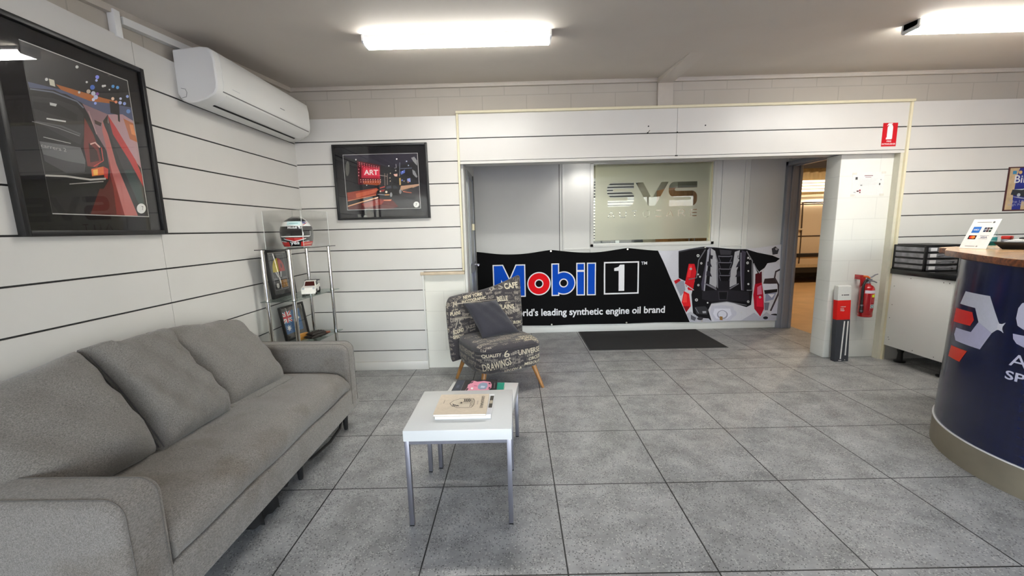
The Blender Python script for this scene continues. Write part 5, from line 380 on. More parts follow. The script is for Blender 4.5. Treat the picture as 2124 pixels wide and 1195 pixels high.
def film_mat():
    """frosted film: scatters light, the room behind shows only as a blur"""
    m = bpy.data.materials.new('frosted_film'); m.use_nodes = True; MATS['frosted_film'] = m
    n = m.node_tree.nodes; l = m.node_tree.links; n.remove(n['Principled BSDF']); out = n['Material Output']
    tl = n.new('ShaderNodeBsdfTranslucent'); tl.inputs[0].default_value = lin((226, 226, 208))
    df = n.new('ShaderNodeBsdfDiffuse'); df.inputs[0].default_value = lin((206, 206, 188))
    rf = n.new('ShaderNodeBsdfRefraction'); rf.inputs['Color'].default_value = lin((226, 226, 208)); rf.inputs['Roughness'].default_value = 0.28; rf.inputs['IOR'].default_value = 1.12
    gl = n.new('ShaderNodeBsdfGlossy'); gl.inputs['Roughness'].default_value = 0.25
    nz = n.new('ShaderNodeTexNoise'); nz.inputs['Scale'].default_value = 2.0
    mr = n.new('ShaderNodeMapRange'); mr.inputs['To Min'].default_value = 0.48; mr.inputs['To Max'].default_value = 0.56; l.new(nz.outputs['Fac'], mr.inputs[0])
    a = n.new('ShaderNodeMixShader'); a.inputs[0].default_value = 0.45; l.new(tl.outputs[0], a.inputs[1]); l.new(df.outputs[0], a.inputs[2])
    c = n.new('ShaderNodeMixShader'); l.new(mr.outputs[0], c.inputs[0]); l.new(rf.outputs[0], c.inputs[1]); l.new(a.outputs[0], c.inputs[2])
    d = n.new('ShaderNodeMixShader'); d.inputs[0].default_value = 0.04; l.new(c.outputs[0], d.inputs[1]); l.new(gl.outputs[0], d.inputs[2])
    l.new(d.outputs[0], out.inputs[0])
    return m

TILE = tile_mat()
WHITE = mat('white_slat_board', (208, 206, 201), 0.32, var=0.015, scale=4, bump=0.02, bscale=30)
GROOVE = mat('dark_groove', (40, 40, 40), 0.6)  # dark grey holds the shadow of the aluminium groove inserts in its colour
BLOCK = block_mat('beige_painted_block', (178, 171, 159), -1.496)
BLOCKW = block_mat('white_painted_block', (222, 221, 212), -0.92, joint=0.9)
BLOCKC = block_mat('white_painted_pier', (224, 224, 218), 3.25, joint=0.9)
BLOCKL = block_mat('beige_painted_side_block', (178, 171, 159), 0.1, flip=True)
CEIL = mat('taupe_ceiling_sheet', (208, 200, 190), 0.75, var=0.02, scale=3, bump=0.05, bscale=20)
CORN = mat('beige_trim_paint', (188, 180, 168), 0.5, var=0.02)
CREAM = mat('cream_trim', (222, 214, 184), 0.45, var=0.02)
PAINT = mat('white_wall_paint', (214, 214, 210), 0.5, var=0.02, scale=3, bump=0.03, bscale=40)
PAINTG = mat('grey_white_panel', (200, 200, 198), 0.5, var=0.02, scale=3)
ALU = mat('grey_door_frame', (146, 150, 160), 0.4, 0.3, var=0.04, scale=8, stretch=(4, 4, 0.3))
STEEL = mat('brushed_steel', (150, 150, 160), 0.34, 0.9, var=0.06, scale=30, stretch=(1, 1, 0.1))
CHROME = mat('chrome', (215, 212, 206), 0.12, 1.0, var=0.02)
BLACK = mat('black_plastic', (24, 24, 25), 0.4, var=0.05)
BLACKM = mat('matt_black', (14, 14, 15), 0.8)
GLOSSW = mat('gloss_white', (216, 218, 218), 0.18, var=0.01, scale=4)
SOFA = fabric_mat('grey_heather_fabric', (88, 84, 79), (146, 141, 135), stain=(196, 182, 160))
SOFA2 = fabric_mat('grey_cushion_fabric', (84, 81, 77), (138, 134, 128), 1.1)
OAK = wood_mat('oiled_oak', (132, 88, 42), (186, 134, 76), (6, 6, 1))
TIMBEREDGE = wood_mat('timber_edge', (84, 40, 14), (150, 84, 38), (1.2, 12, 12), 0.4, 0.3)
COUNTERWOOD = wood_mat('timber_top', (206, 158, 112), (236, 196, 150), (1.2, 12, 12), 0.25, 0.5)
GLASS = glass_mat('clear_glass')
GLASSP = glass_mat('picture_glass', (0.97, 0.97, 0.97, 1), 0.11)
ACRYL = glass_mat('acrylic', (0.985, 0.988, 0.988, 1), 0.03)
SHELFGLASS = glass_mat('shelf_glass', (0.72, 0.78, 0.76, 1), 0.12)
FILM = film_mat()

# ------------------------------------------------------------------ room shell
XL, YB, XR, YF = -2.015, 4.14, 6.6, -3.6          # left wall face, back wall face, right wall, shop front
def zc(y): return 2.685 - 0.085 * (4.1 - max(y, 1.9))
m = MB(); m.box(XL - 0.2, 3.62, YF - 0.2, 5.6, -0.1, 0, TILE); m.box(3.62, XR + 0.2, YF - 0.2, 4.25, -0.1, 0, TILE)
struct(m.build('floor'))
CONC = mat('workshop_concrete', (190, 152, 104), 0.45, var=0.12, scale=3)
m = MB(); m.box(3.62, 12.0, 4.25, 11.0, -0.1, -0.004, CONC)
struct(m.build('floor_workshop'))

# back wall: blockwork with the wide opening, then slat boards in front of it
m = MB()
m.box(XL - 0.2, -0.5, YB, YB + 0.2, 0.97, 2.8, BLOCK); m.box(-0.5, 3.075, YB, YB + 0.2, 2.0, 2.8, BLOCK)
m.box(3.075, XR, YB, YB + 0.2, 1.985, 2.8, BLOCK)
m.box(XL - 0.2, -0.5, YB - 0.02, YB + 0.2, 0, 0.97, BLOCKW); m.box(3.62, XR, YB, YB + 0.2, 0, 1.985, BLOCKW)
wall_back = struct(m.build('wall_back', smooth=False))
m = MB(); m.box(3.08, 3.62, YB + 0.012, YB + 0.21, 0, 1.985, BLOCKC, 0.012, 2)
struct(m.build('wall_back_pier', smooth=30))
def slats(m, spans, fn, zlo, zhi, t0=0.0, t1=0.018, gap=0.0045):
    """boards between grooves every 0.2 m; fn maps (along, depth, z) to the room"""
    for a, b in spans:
        z = zlo
        while z < zhi - 0.001:
            z1 = min(zhi, math.floor(z / 0.2 + 1.001) * 0.2); z1 = zhi if zhi - z1 < 0.03 else z1
            lo = z + (gap if z > zlo else 0); hi = z1 - (gap if z1 < zhi else 0)
            p = [fn(a, t0, lo), fn(b, t0, lo), fn(b, t1, lo), fn(a, t1, lo), fn(a, t0, hi), fn(b, t0, hi), fn(b, t1, hi), fn(a, t1, hi)]
            m.hexa(p, WHITE)
            if z1 < zhi - 0.03: m.hexa([fn(a, t0 + 0.0075, z1 - gap), fn(b, t0 + 0.0075, z1 - gap), fn(b, t1, z1 - gap), fn(a, t1, z1 - gap), fn(a, t0 + 0.0075, z1 + gap), fn(b, t0 + 0.0075, z1 + gap), fn(b, t1, z1 + gap), fn(a, t1, z1 + gap)], GROOVE)
            z = z1
YS = 4.08
fb = lambda a, d, z: (a, YS + d, z)
m = MB(); slats(m, [(-2.016, -0.51)], fb, 0.98, 2.4); slats(m, [(-2.016, -0.895)], fb, 0.09, 0.98)
m.box(-2.016, -0.895, YS - 0.012, YS + 0.018, 0, 0.088, WHITE, 0.004)
m.box(-2.016, -0.52, YS + 0.018, YB, 0.98, 2.39, PAINT); m.box(-2.016, -0.9, YS + 0.018, YB, 0, 0.98, PAINT)
struct(m.build('wall_back_left', smooth=30))
m = MB(); slats(m, [(3.625, XR)], fb, 0.0, 2.415); m.box(3.612, XR, YS + 0.018, YB + 0.01, 0, 2.405, PAINT)
struct(m.build('wall_back_right', smooth=30))
m = MB(); slats(m, [(-0.495, 1.502), (1.505, 3.6)], fb, 2.0, 2.412)
m.box(-0.495, 3.6, YS, YS + 0.03, 1.972, 1.9955, WHITE); m.box(-0.495, 3.6, YS + 0.0075, YS + 0.018, 1.9955, 2.0045, GROOVE)
m.box(-0.495, 3.6, YS + 0.018, YB + 0.2, 1.985, 2.41, PAINT)
for px, pz in ((1.241, 2.262), (1.76, 2.257), (1.235, 2.205), (1.505, 2.204), (1.497, 1.997), (1.51, 1.997)):
    m.lathe([(0.006, 0), (0.006, 0.004)], BLACKM, seg=8, T=Matrix.Translation((px, YS, pz)) @ Matrix.Rotation(PI / 2, 4, 'X'))
m.tube([(1.235, YS - 0.002, 2.2), (1.243, YS - 0.006, 2.215), (1.252, YS - 0.012, 2.225)], 0.0022, BLACKM, 6)
struct(m.build('wall_back_header', smooth=30))
# left wall
fl = lambda a, d, z: (XL - d, a, z - 0.010)
m = MB(); m.box(XL - 0.25, XL - 0.03, YF, YB + 0.2, 0, 2.8, BLOCKL)
slats(m, [(YF, -2.2), (-2.197, 0.2), (0.203, 2.43), (2.433, 4.084)], fl, 0.0, 2.41, 0.0, 0.03)
struct(m.build('wall_left', smooth=False))
m = MB(); m.box(XR, XR + 0.2, YF, YB + 0.2, 0, 2.8, PAINT); struct(m.build('wall_right'))
# shop front with tall panes behind the camera
m = MB()
m.box(XL - 0.25, XR + 0.2, YF - 0.2, YF, 2.36, 2.8, PAINT); m.box(XL - 0.25, XR + 0.2, YF - 0.2, YF, 0, 0.12, PAINT)
m.box(XL - 0.25, -1.75, YF - 0.2, YF, 0.12, 2.36, PAINT); m.box(6.1, XR + 0.2, YF - 0.2, YF, 0.12, 2.36, PAINT)
struct(m.build('wall_front'))
m = MB()
for k in range(6): m.box(-1.75 + 1.56 * k, -1.70 + 1.56 * k, YF - 0.12, YF - 0.06, 0.12, 2.36, ALU)
for zz in (0.12, 2.31): m.box(-1.75, 6.1, YF - 0.12, YF - 0.06, zz, zz + 0.05, ALU)
w = struct(m.build('window_2'))
m = MB(); m.box(-1.72, 6.08, YF - 0.094, YF - 0.088, 0.15, 2.33, GLASS); m.build('window_pane', w)
m = MB(); m.box(-14, 16, -26, YF - 0.2, -0.14, -0.04, mat('bounce_concrete', (186, 176, 172), 0.8, var=0.06, scale=2)); struct(m.build('ground_bounce'))  # unseen ground plane added to bounce daylight into the room

# ceiling, its cover strips and beam
m = MB()
yb = YB + 0.2
m.loft([[(x, YF - 0.2, zc(0)), (x, 1.9, zc(1.9)), (x, yb, zc(yb)), (x, yb, 2.95), (x, YF - 0.2, 2.95)] for x in (XL - 0.25, XR + 0.2)], CEIL)
def strip(x, w_, y0, y1, h=0.006, mt=None):
    m.loft([[(xx, y0, zc(y0) - h), (xx, y1, zc(y1) - h), (xx, y1, zc(y1) + 0.01), (xx, y0, zc(y0) + 0.01)] for xx in (x - w_ / 2, x + w_ / 2)], mt or CEIL)
for x in (0.42, 2.62, 4.75): strip(x, 0.02, 0.0, YB, 0.0025)
struct(m.build('ceiling', smooth=False))
m = MB(); strip(1.395, 0.135, YF, YB, 0.045, CEIL); struct(m.build('ceiling_beam', smooth=False))
m = MB(); m.box(1.33, 1.47, YB - 0.025, YB, 2.4, 2.675, CORN, 0.003); struct(m.build('trim_1', smooth=30))
m = MB(); m.box(XL, 1.33, YB - 0.03, YB, zc(YB) - 0.035, zc(YB) + 0.01, CORN, 0.004); m.box(1.47, XR, YB - 0.03, YB, zc(YB) - 0.035, zc(YB) + 0.01, CORN, 0.004); struct(m.build('trim_2', smooth=30))
m = MB(); m.loft([[(x, -1, zc(-1) - 0.035), (x, 1.9, zc(1.9) - 0.035), (x, YB, zc(YB) - 0.035), (x, YB, zc(YB) + 0.01), (x, 1.9, zc(1.9) + 0.01), (x, -1, zc(-1) + 0.01)] for x in (XL - 0.03, XL)], CORN); struct(m.build('trim_3', smooth=False))
m = MB(); m.box(-0.515, 3.628, YS - 0.028, YB, 2.412, 2.434, CREAM, 0.004); m.box(3.6, 3.622, YS - 0.018, YS + 0.07, 0, 2.412, CREAM, 0.004); m.box(-0.515, -0.495, YS - 0.018, YS + 0.02, 0.98, 2.412, CREAM, 0.004)
struct(m.build('trim_4', smooth=30))
m = MB(); m.box(-0.925, -0.5, YS - 0.012, YB, 0.945, 0.975, mat('stained_cap', (196, 180, 156), 0.6, var=0.12, scale=12), 0.003); struct(m.build('trim_5', smooth=30))
m = MB(); m.box(3.572, 3.612, YB - 0.055, YB + 0.012, 0, 1.975, mat('off_white_reveal', (206, 203, 186), 0.55, var=0.03)); struct(m.build('trim_6'))
m = MB(); m.box(-0.91, -0.897, YS - 0.008, YS + 0.04, 0.0, 0.95, PAINT, 0.003); struct(m.build('trim_7', smooth=30))

# passage behind the opening
YP = 5.48
m = MB()
x0, x1, z0, z1 = 0.985, 2.50, 1.14, 2.14
m.box(-1.2, x0, YP, YP + 0.1, 0, 2.6, PAINT); m.box(x1, 3.42, YP, YP + 0.1, 0, 2.6, PAINT)
m.box(x0, x1, YP, YP + 0.1, 0, z0, PAINT); m.box(x0, x1, YP, YP + 0.1, z1, 2.6, PAINT)
m.box(-0.6, 0.565, YP - 0.006, YP, 0.1, 2.3, PAINTG); m.box(2.955, 3.4, YP - 0.006, YP, 0.1, 2.3, PAINTG)     # flat sheets
m.box(0.57, 0.985, YP - 0.004, YP, 0.1, 2.3, PAINT); m.box(0.563, 0.571, YP - 0.0065, YP, 0.1, 2.3, GROOVE)
for a, b in ((0.60, 0.625), (0.955, 0.985), (2.60, 2.625), (2.885, 2.91)): m.box(a, b, YP - 0.016, YP, 1.09 if b < 0.9 else 0.3, 2.3, PAINT, 0.004)
for a, b in ((0.6, 0.955), (2.6, 2.9)): m.box(a, b, YP - 0.014, YP, 1.075, 1.1, PAINT, 0.004)
struct(m.build('wall_passage', smooth=30))
m = MB(); m.box(-0.55, 3.41, YP - 0.02, YP, 0, 0.098, PAINT, 0.004); struct(m.build('baseboard_passage', smooth=30))
m = MB(); m.box(-0.9, 3.6, YB + 0.2, YP + 0.1, 2.28, 2.4, PAINT); struct(m.build('ceiling_passage'))
# side wall of the passage with the metal door frame to the workshop
m = MB(); m.box(3.42, 3.555, 5.475, YP + 0.12, 0, 2.4, PAINT); m.box(3.42, 3.555, YB + 0.2, 5.475, 2.105, 2.4, PAINT); m.box(3.42, 3.555, YB + 0.2, 4.42, 0, 2.105, PAINT)
struct(m.build('wall_passage_side'))
m = MB()
for (ya, yb2, yc) in ((5.425, 5.478, 5.40), (4.415, 4.46, 4.485)):
    lo, hi = min(ya, yb2), max(ya, yb2)
    m.box(3.385, 3.435, lo, hi, 0, 2.1, ALU, 0.003); m.box(3.435, 3.465, lo - 0.012, hi + 0.0, 0, 2.075, ALU, 0.002); m.box(3.465, 3.53, lo, hi, 0, 2.1, ALU, 0.002); m.box(3.53, 3.565, lo - 0.012, hi, 0, 2.1, ALU, 0.003)
for zz in ((2.05, 2.1),):
    m.box(3.385, 3.565, 4.42, 5.475, zz[0], zz[1], ALU, 0.002); m.box(3.435, 3.465, 4.42, 5.475, zz[0] - 0.012, zz[1], ALU, 0.002)
m.box(3.40, 3.425, 4.35, 5.4, 2.13, 2.155, PAINT)
m.lathe([(0.009, 0), (0.009, 0.01)], BLACKM, seg=8, T=Matrix.Translation((3.445, 5.425, 1.0)) @ Matrix.Rotation(PI / 2, 4, 'X'))
struct(m.build('door_2', smooth=30))
# door standing open at the left of the passage
m = MB()
m.box(-0.62, -0.5, YB + 0.2, YP, 0, 2.4, PAINT)
struct(m.build('wall_passage_left'))
m = MB(); m.box(-0.515, -0.477, YB + 0.005, YB + 0.205, 0, 1.985, PAINT, 0.004)
struct(m.build('trim_8', smooth=30))
m = MB()
DG = mat('grey_door_panel', (150, 154, 152), 0.35, var=0.05, scale=6)
m.box(-0.497, -0.462, 4.36, 4.86, 0.01, 1.96, DG, 0.004)
for (za, zb) in ((0.1, 0.9), (1.0, 1.88)):
    for (ya, yb2) in ((4.40, 4.42), (4.80, 4.82)): m.box(-0.462, -0.456, ya, yb2, za, zb, ALU)
    for zz in (za, zb): m.box(-0.462, -0.456, 4.40, 4.82, zz, zz + 0.018, ALU)
m.box(-0.462, -0.45, 4.835, 4.86, 0.02, 1.95, mat('dark_door_edge', (70, 72, 74), 0.5))
d1 = struct(m.build('door_1', smooth=30))
m = MB(); m.box(-0.462, -0.44, 4.62, 4.72, 1.36, 1.43, CREAM, 0.004); m.build('door_latch', d1, smooth=30)
m = MB(); m.lathe([(0.026, 0), (0.026, 0.012), (0.01, 0.014), (0.01, 0.05)], STEEL, seg=14, T=Matrix.Translation((-0.462, 4.77, 0.98)) @ Matrix.Rotation(PI / 2, 4, 'Y'))
m.tube([(-0.415, 4.77, 0.98), (-0.412, 4.66, 0.98)], 0.009, STEEL, 8); m.build('door_handle', d1, smooth=40)

# office window with frosted film
m = MB()
for a, b in ((x0 - 0.03, x0 + 0.012), (x1 - 0.012, x1 + 0.03)): m.box(a, b, YP - 0.022, YP + 0.1, z0 - 0.03, z1 + 0.03, PAINT, 0.004)
for a, b in ((z0 - 0.03, z0 + 0.01), (z1 - 0.01, z1 + 0.03)): m.box(x0 - 0.03, x1 + 0.03, YP - 0.022, YP + 0.1, a, b, PAINT, 0.004)
m.box(x1 - 0.022, x1 - 0.012, YP + 0.0, YP + 0.05, z0 + 0.01, z1 - 0.01, CREAM)
win = struct(m.build('window_1', smooth=30))
m = MB(); m.box(x0 + 0.01, x1 - 0.01, YP + 0.024, YP + 0.03, z0, z1, GLASS); m.build('window_pane', win)
def film():
    """film with the big letters cut out of it"""
    m = MB(); fn = lambda u, v: (u, YP + 0.022, v)
    X0, X1, Z0, Z1 = 1.025, 2.478, 1.19, 2.13
    holes = []
    def S(xa, xb, za, zb):
        h = zb - za; t = h * 0.25; r = 0.06; mid = (za + zb) / 2
        def arc(cx, cz, rx, rz, a0, a1, n=6): return [(cx + rx * math.cos(math.radians(a0 + (a1 - a0) * i / n)), cz + rz * math.sin(math.radians(a0 + (a1 - a0) * i / n))) for i in range(n + 1)]
        o = [(xb, zb)] + arc(xa + 0.09, zb - 0.085, 0.09, 0.085, 90, 180) + arc(xa + 0.09, mid - t / 2 + 0.085 - 0.0, 0.09, 0.085, 180, 270)
        o += [(xb - 0.075, mid - t / 2)] + arc(xb - 0.075, mid - t / 2 - 0.018, 0.02, 0.018, 90, -90)[:] if False else []
        o = [(xb - 0.005, zb), (xa + 0.08, zb)] + arc(xa + 0.075, zb - 0.075, 0.075, 0.075, 90, 180)[1:] + arc(xa + 0.075, mid - t / 2 + 0.075, 0.075, 0.075, 180, 270)
        o += [(xb - 0.09, mid - t / 2)] + [(xb - 0.075, mid - t / 2 - 0.012), (xb - 0.075, za + t + 0.012), (xb - 0.09, za + t)]
        o += [(xa + 0.01, za + t), (xa + 0.01, za), (xb - 0.075, za)] + arc(xb - 0.07, za + 0.075, 0.07, 0.075, -90, 0)[1:] + arc(xb - 0.07, mid + t / 2 - 0.075, 0.07, 0.075, 0, 90)
        o += [(xa + 0.09, mid + t / 2), (xa + 0.075, mid + t / 2 + 0.012), (xa + 0.075, zb - t - 0.012), (xa + 0.09, zb - t), (xb - 0.005, zb - t)]
        return o
    holes.append(S(1.172, 1.515, 1.612, 1.905)); holes.append(S(1.95, 2.31, 1.60, 1.90))
    holes.append([(1.53, 1.903), (1.625, 1.903), (1.74, 1.70), (1.855, 1.903), (1.945, 1.903), (1.785, 1.612), (1.695, 1.612)])
    def bar(pts, w=0.006):
        L = []; R_ = []
        for i, p in enumerate(pts):
            a = Vector(pts[max(i - 1, 0)]); b = Vector(pts[min(i + 1, len(pts) - 1)]); d = (b - a).normalized(); nn = Vector((-d.y, d.x)) * w
            L.append((p[0] + nn.x, p[1] + nn.y)); R_.append((p[0] - nn.x, p[1] - nn.y))
        return L + R_[::-1]
    zb, zt = 1.476, 1.552; zm = (zb + zt) / 2
    for i, ch in enumerate('AUTOCARE'):
        x = 1.187 + i * 0.1495; w = 0.08
        if ch == 'A': holes += [bar([(x, zb), (x + w / 2, zt), (x + w, zb)]), bar([(x + 0.032, zb + 0.016), (x + w - 0.032, zb + 0.016)], 0.004)]
        if ch == 'U': holes += [bar([(x, zt), (x, zb + 0.02), (x + 0.02, zb), (x + w - 0.02, zb), (x + w, zb + 0.02), (x + w, zt)])]
        if ch == 'T': holes += [bar([(x, zt), (x + w, zt)]), bar([(x + w / 2, zt - 0.012), (x + w / 2, zb)])]
        if ch == 'O': holes += [bar([(x + w * 0.5, zt), (x + 0.02, zt), (x, zt - 0.02), (x, zb + 0.02), (x + 0.02, zb), (x + w - 0.02, zb), (x + w, zb + 0.02), (x + w, zt - 0.02), (x + w - 0.02, zt), (x + w * 0.6, zt)])]
        if ch == 'C': holes += [bar([(x + w, zt), (x + 0.02, zt), (x, zt - 0.02), (x, zb + 0.02), (x + 0.02, zb), (x + w, zb)])]
        if ch == 'R': holes += [bar([(x, zb), (x, zt), (x + w - 0.02, zt), (x + w, zt - 0.018), (x + w - 0.02, zm), (x + 0.012, zm)]), bar([(x + w - 0.035, zm - 0.012), (x + w, zb)])]
        if ch == 'E': holes += [bar([(x + w, zt), (x, zt), (x, zb), (x + w, zb)]), bar([(x + 0.014, zm), (x + w, zm)])]
    cu = bpy.data.curves.new('film_outline', 'CURVE'); cu.dimensions = '2D'; cu.fill_mode = 'BOTH'
    for poly in [rect(X0, Z0, X1, Z1)] + holes:
        sp = cu.splines.new('POLY'); sp.points.add(len(poly) - 1); sp.use_cyclic_u = True
        for p, q in zip(sp.points, poly): p.co = (q[0], q[1], 0, 1)
    ob = bpy.data.objects.new('film_outline', cu); COL.objects.link(ob)
    dg = bpy.context.evaluated_depsgraph_get(); ev = ob.evaluated_get(dg); me = ev.to_mesh()
    pts = [(v.co.x, v.co.y) for v in me.vertices]; fs = [list(p.vertices) for p in me.polygons]
    ev.to_mesh_clear(); bpy.data.objects.remove(ob); bpy.data.curves.remove(cu)
    m.tri(pts, fs, fn, FILM)
    m.build('frosted_film', win, smooth=False, label='frosted film with letters cut out of it')
film()
# office behind the window
OFW = mat('office_wall', (196, 192, 172), 0.7, var=0.03, scale=2)
m = MB(); m.box(-0.9, 3.42, 8.2, 8.3, 0, 2.6, OFW); m.box(-1.0, -0.9, YP + 0.1, 8.3, 0, 2.6, OFW); m.box(3.42, 3.6, YP + 0.12, 8.3, 0, 2.6, OFW)
m.box(-0.9, 3.42, YP + 0.1, 8.2, 2.5, 2.6, OFW)
struct(m.build('wall_office'))
m = MB(); m.box(-0.9, 3.6, YP + 0.1, 8.2, -0.1, 0, mat('office_carpet', (90, 90, 92), 0.9, var=0.1)); struct(m.build('floor_office'))

# ------------------------------------------------------------------ lamps
TUBE = mat('lit_diffuser', (255, 253, 246), 0.4, emit=TUBE_E, var=0.0)
def batten(x0, label):
    yc = 2.905
    t = thing('batten_light', label, 'ceiling light', (x0 + 0.59, yc, zc(yc) - 0.056), 0, 'strip lights on the ceiling')
    L = 0.59
    m = MB(); m.loft([[(x, -0.048, 0.023), (x, 0.048, 0.023), (x, 0.048, 0.060), (x, -0.048, 0.052)] for x in (-L, L)], mat('grey_lamp_housing', (104, 104, 106), 0.6, spec=0.2))
    m.build('housing', t, smooth=30)
    for s in (-1, 1):
        m = MB(); xa, xb = sorted((s * L, s * (L - 0.012))); m.loft([[(x, a, b) for a, b in ((-0.063, 0.051), (-0.063, 0.014), (-0.05, 0.002), (0.05, 0.002), (0.063, 0.014), (0.063, 0.061))] for x in (xa, xb)], GLOSSW); m.build('end_cap', t, smooth=30)
    m = MB(); r = [(-0.047, 0.025), (-0.058, 0.024), (-0.061, 0.015), (-0.05, 0.004), (-0.03, 0.0), (0.03, 0.0), (0.05, 0.004), (0.061, 0.015), (0.058, 0.024), (0.047, 0.025)]
    m.loft([[(x, a, b) for a, b in r] for x in (-L + 0.012, L - 0.012)], TUBE)
    m.build('diffuser', t, smooth=40)
    return t
batten(-0.925, 'lit white strip light in the middle of the ceiling, nearer the air conditioner')
batten(2.507, 'lit white strip light at the right of the ceiling, above the reception counter')
t = thing('downlight', 'small round white recessed lamp in the passage ceiling above the office window', 'ceiling light', (0.85, 5.2, 2.28))
m = MB(); m.lathe([(0.055, -0.012), (0.062, -0.008), (0.062, 0.0), (0.04, 0.0), (0.04, -0.012)], GLOSSW, seg=24, cap=False); m.build('rim', t, smooth=40)
m = MB(); m.lathe([(0.04, -0.006), (0.04, -0.002)], TUBE, seg=20); m.build('lens', t)
l = bpy.data.lights.new('downlight_beam', 'SPOT'); l.energy = P_DOWN; l.spot_size = math.radians(120); l.spot_blend = 0.6; l.shadow_soft_size = 0.04; l.color = (1, 0.97, 0.92)
o = bpy.data.objects.new('downlight_beam', l); COL.objects.link(o); o.location = (0.85, 5.2, 2.262)
# office lamp
t = thing('office_light_panel', 'square lit panel in the office ceiling behind the frosted window', 'ceiling light', (1.2, 6.9, 2.5))
m = MB(); m.box(-0.3, 0.3, -0.6, 0.6, -0.02, 0, GLOSSW); m.build('frame', t)
m = MB(); m.box(-0.28, 0.28, -0.58, 0.58, -0.024, -0.02, mat('lit_office_panel', (255, 250, 238), 0.5, emit=OFFICE_E, var=0)); m.build('diffuser', t)
# workshop lamps: warm high bays
for i, (x, y) in enumerate(((6.0, 7.4), (9.0, 7.4))):
    t = thing('high_bay_lamp', ['warm workshop lamp hanging in front of the van', 'warm workshop lamp hanging past the front of the van'][i], 'ceiling light', (x, y, 4.1), 0, 'workshop lamps')
    m = MB(); m.lathe([(0.05, 0.28), (0.08, 0.2), (0.22, 0.0), (0.2, 0.0), (0.06, 0.19)], STEEL, seg=24, cap=False); m.tube([(0, 0, 0.27), (0, 0, 0.9)], 0.008, BLACK, 6); m.build('shade', t, smooth=40)
    m = MB(); m.lathe([(0.02, 0.16), (0.06, 0.1), (0.05, 0.04), (0.01, 0.02)], mat('warm_bulb', (255, 214, 150), 0.4, emit=8, var=0), seg=16); m.build('bulb', t, smooth=40)
    l = bpy.data.lights.new('high_bay_glow', 'POINT'); l.energy = P_BAY; l.shadow_soft_size = 0.12; l.color = (1.0, 0.80, 0.58)
    o = bpy.data.objects.new('high_bay_glow', l); COL.objects.link(o); o.location = (x, y, 4.05)

# ------------------------------------------------------------------ workshop seen through the door
TANCLAD = mat('tan_cladding', (150, 128, 88), 0.6, var=0.08, scale=2)
m = MB()
n = 160; x0_, x1_ = 3.6, 12.0
prof = []
for i in range(n + 1):
    x = x0_ + (x1_ - x0_) * i / n; prof.append((x, 10.6 + (0.018 if i % 4 in (0, 1) else -0.012)))
m.loft([[(x, y, z) for x, y in prof] for z in (0, 4.8)], TANCLAD, cap=False, close=False)
m.box(3.6, 12, 10.66, 10.8, 0, 4.8, TANCLAD)
struct(m.build('wall_workshop', smooth=False))
m = MB(); m.box(3.6, 12.2, YB + 0.2, YB + 0.3, 0, 4.9, TANCLAD); m.box(3.5, 3.6, YB + 0.2, 10.8, 2.4, 4.9, TANCLAD); m.box(3.5, 3.6, 8.3, 10.8, 0, 2.4, TANCLAD)  # unseen walls added to keep sky light out of the workshop
struct(m.build('wall_workshop_added'))
m = MB(); m.box(12.0, 12.2, 4.3, 10.8, 0, 4.8, TANCLAD); struct(m.build('wall_workshop_right'))
m = MB(); m.box(3.6, 12.2, 4.3, 10.8, 4.8, 4.9, mat('dark_roof_sheet', (52, 44, 38), 0.8)); 
for k in range(5): m.box(3.6, 12.0, 5.4 + k * 1.25, 5.5 + k * 1.25, 4.62, 4.8, mat('dark_purlin', (40, 32, 28), 0.8))
m.box(3.6, 12.0, 10.42, 10.58, 2.62, 2.85, mat('dark_purlin', (40, 32, 28), 0.8))
struct(m.build('ceiling_workshop'))
t = thing('louvre_panel', 'bright slatted louvre strip on the workshop wall above the van', 'louvre', (7.3, 10.56, 2.05))
for k in range(4):
    m = MB(); z = 0.035 + 0.072 * k
    m.hexa([(-1.6, -0.07, z - 0.02), (1.6, -0.07, z - 0.02), (1.6, 0.02, z + 0.03), (-1.6, 0.02, z + 0.03), (-1.6, -0.075, z - 0.012), (1.6, -0.075, z - 0.012), (1.6, 0.015, z + 0.042), (-1.6, 0.015, z + 0.042)], mat('self_lit_louvre', (255, 240, 214), 0.4, emit=0.9)); m.build('blade', t)  # blades emit a little themselves, standing in for daylight through the louvre
m = MB()
for x in (-1.62, 1.6): m.box(x, x + 0.03, -0.08, 0.03, 0, 0.3, GLOSSW)
m.build('frame', t)
# van
VAN = mat('pale_van_paint', (206, 190, 164), 0.28, 0.25, var=0.02, scale=2, coat=0.6)
t = thing('van', 'pale silver van with black side moulding parked in the workshop', 'van', (7.4, 9.45, -0.004))
def van_ring(x, k=1.0):
    pr = [(0.0, 0.42), (-0.012, 0.62), (-0.01, 1.06), (0.0, 1.09), (0.02, 1.5), (0.07, 1.84), (0.12, 1.9), (0.4, 1.97), (0.85, 1.99)]
    full = pr + [(1.9 - a, b) for a, b in pr[::-1]][1:]
    return [(x, a * k + (1 - k) * 0.95, 0.42 + (b - 0.42) * (1 if k == 1 else 0.97)) for a, b in full]
m = MB(); m.loft([van_ring(-2.3, 0.9), van_ring(-2.22), van_ring(1.4), van_ring(1.7, 0.97)], VAN)
m.loft([[(x, a, b) for a, b in ((0.05, 0.42), (0.05, 1.02 - 0.1 * q), (0.12, 1.12 - 0.12 * q), (1.78, 1.12 - 0.12 * q), (1.85, 1.02 - 0.1 * q), (1.85, 0.42))] for x, q in ((1.6, 0), (2.35, 1), (2.5, 3))], VAN)
m.build('body', t, smooth=35)
m = MB(); m.box(-2.2, 1.9, -0.03, 0.02, 0.59, 0.675, BLACK, 0.008); m.build('side_moulding', t, smooth=30, label='black side moulding')
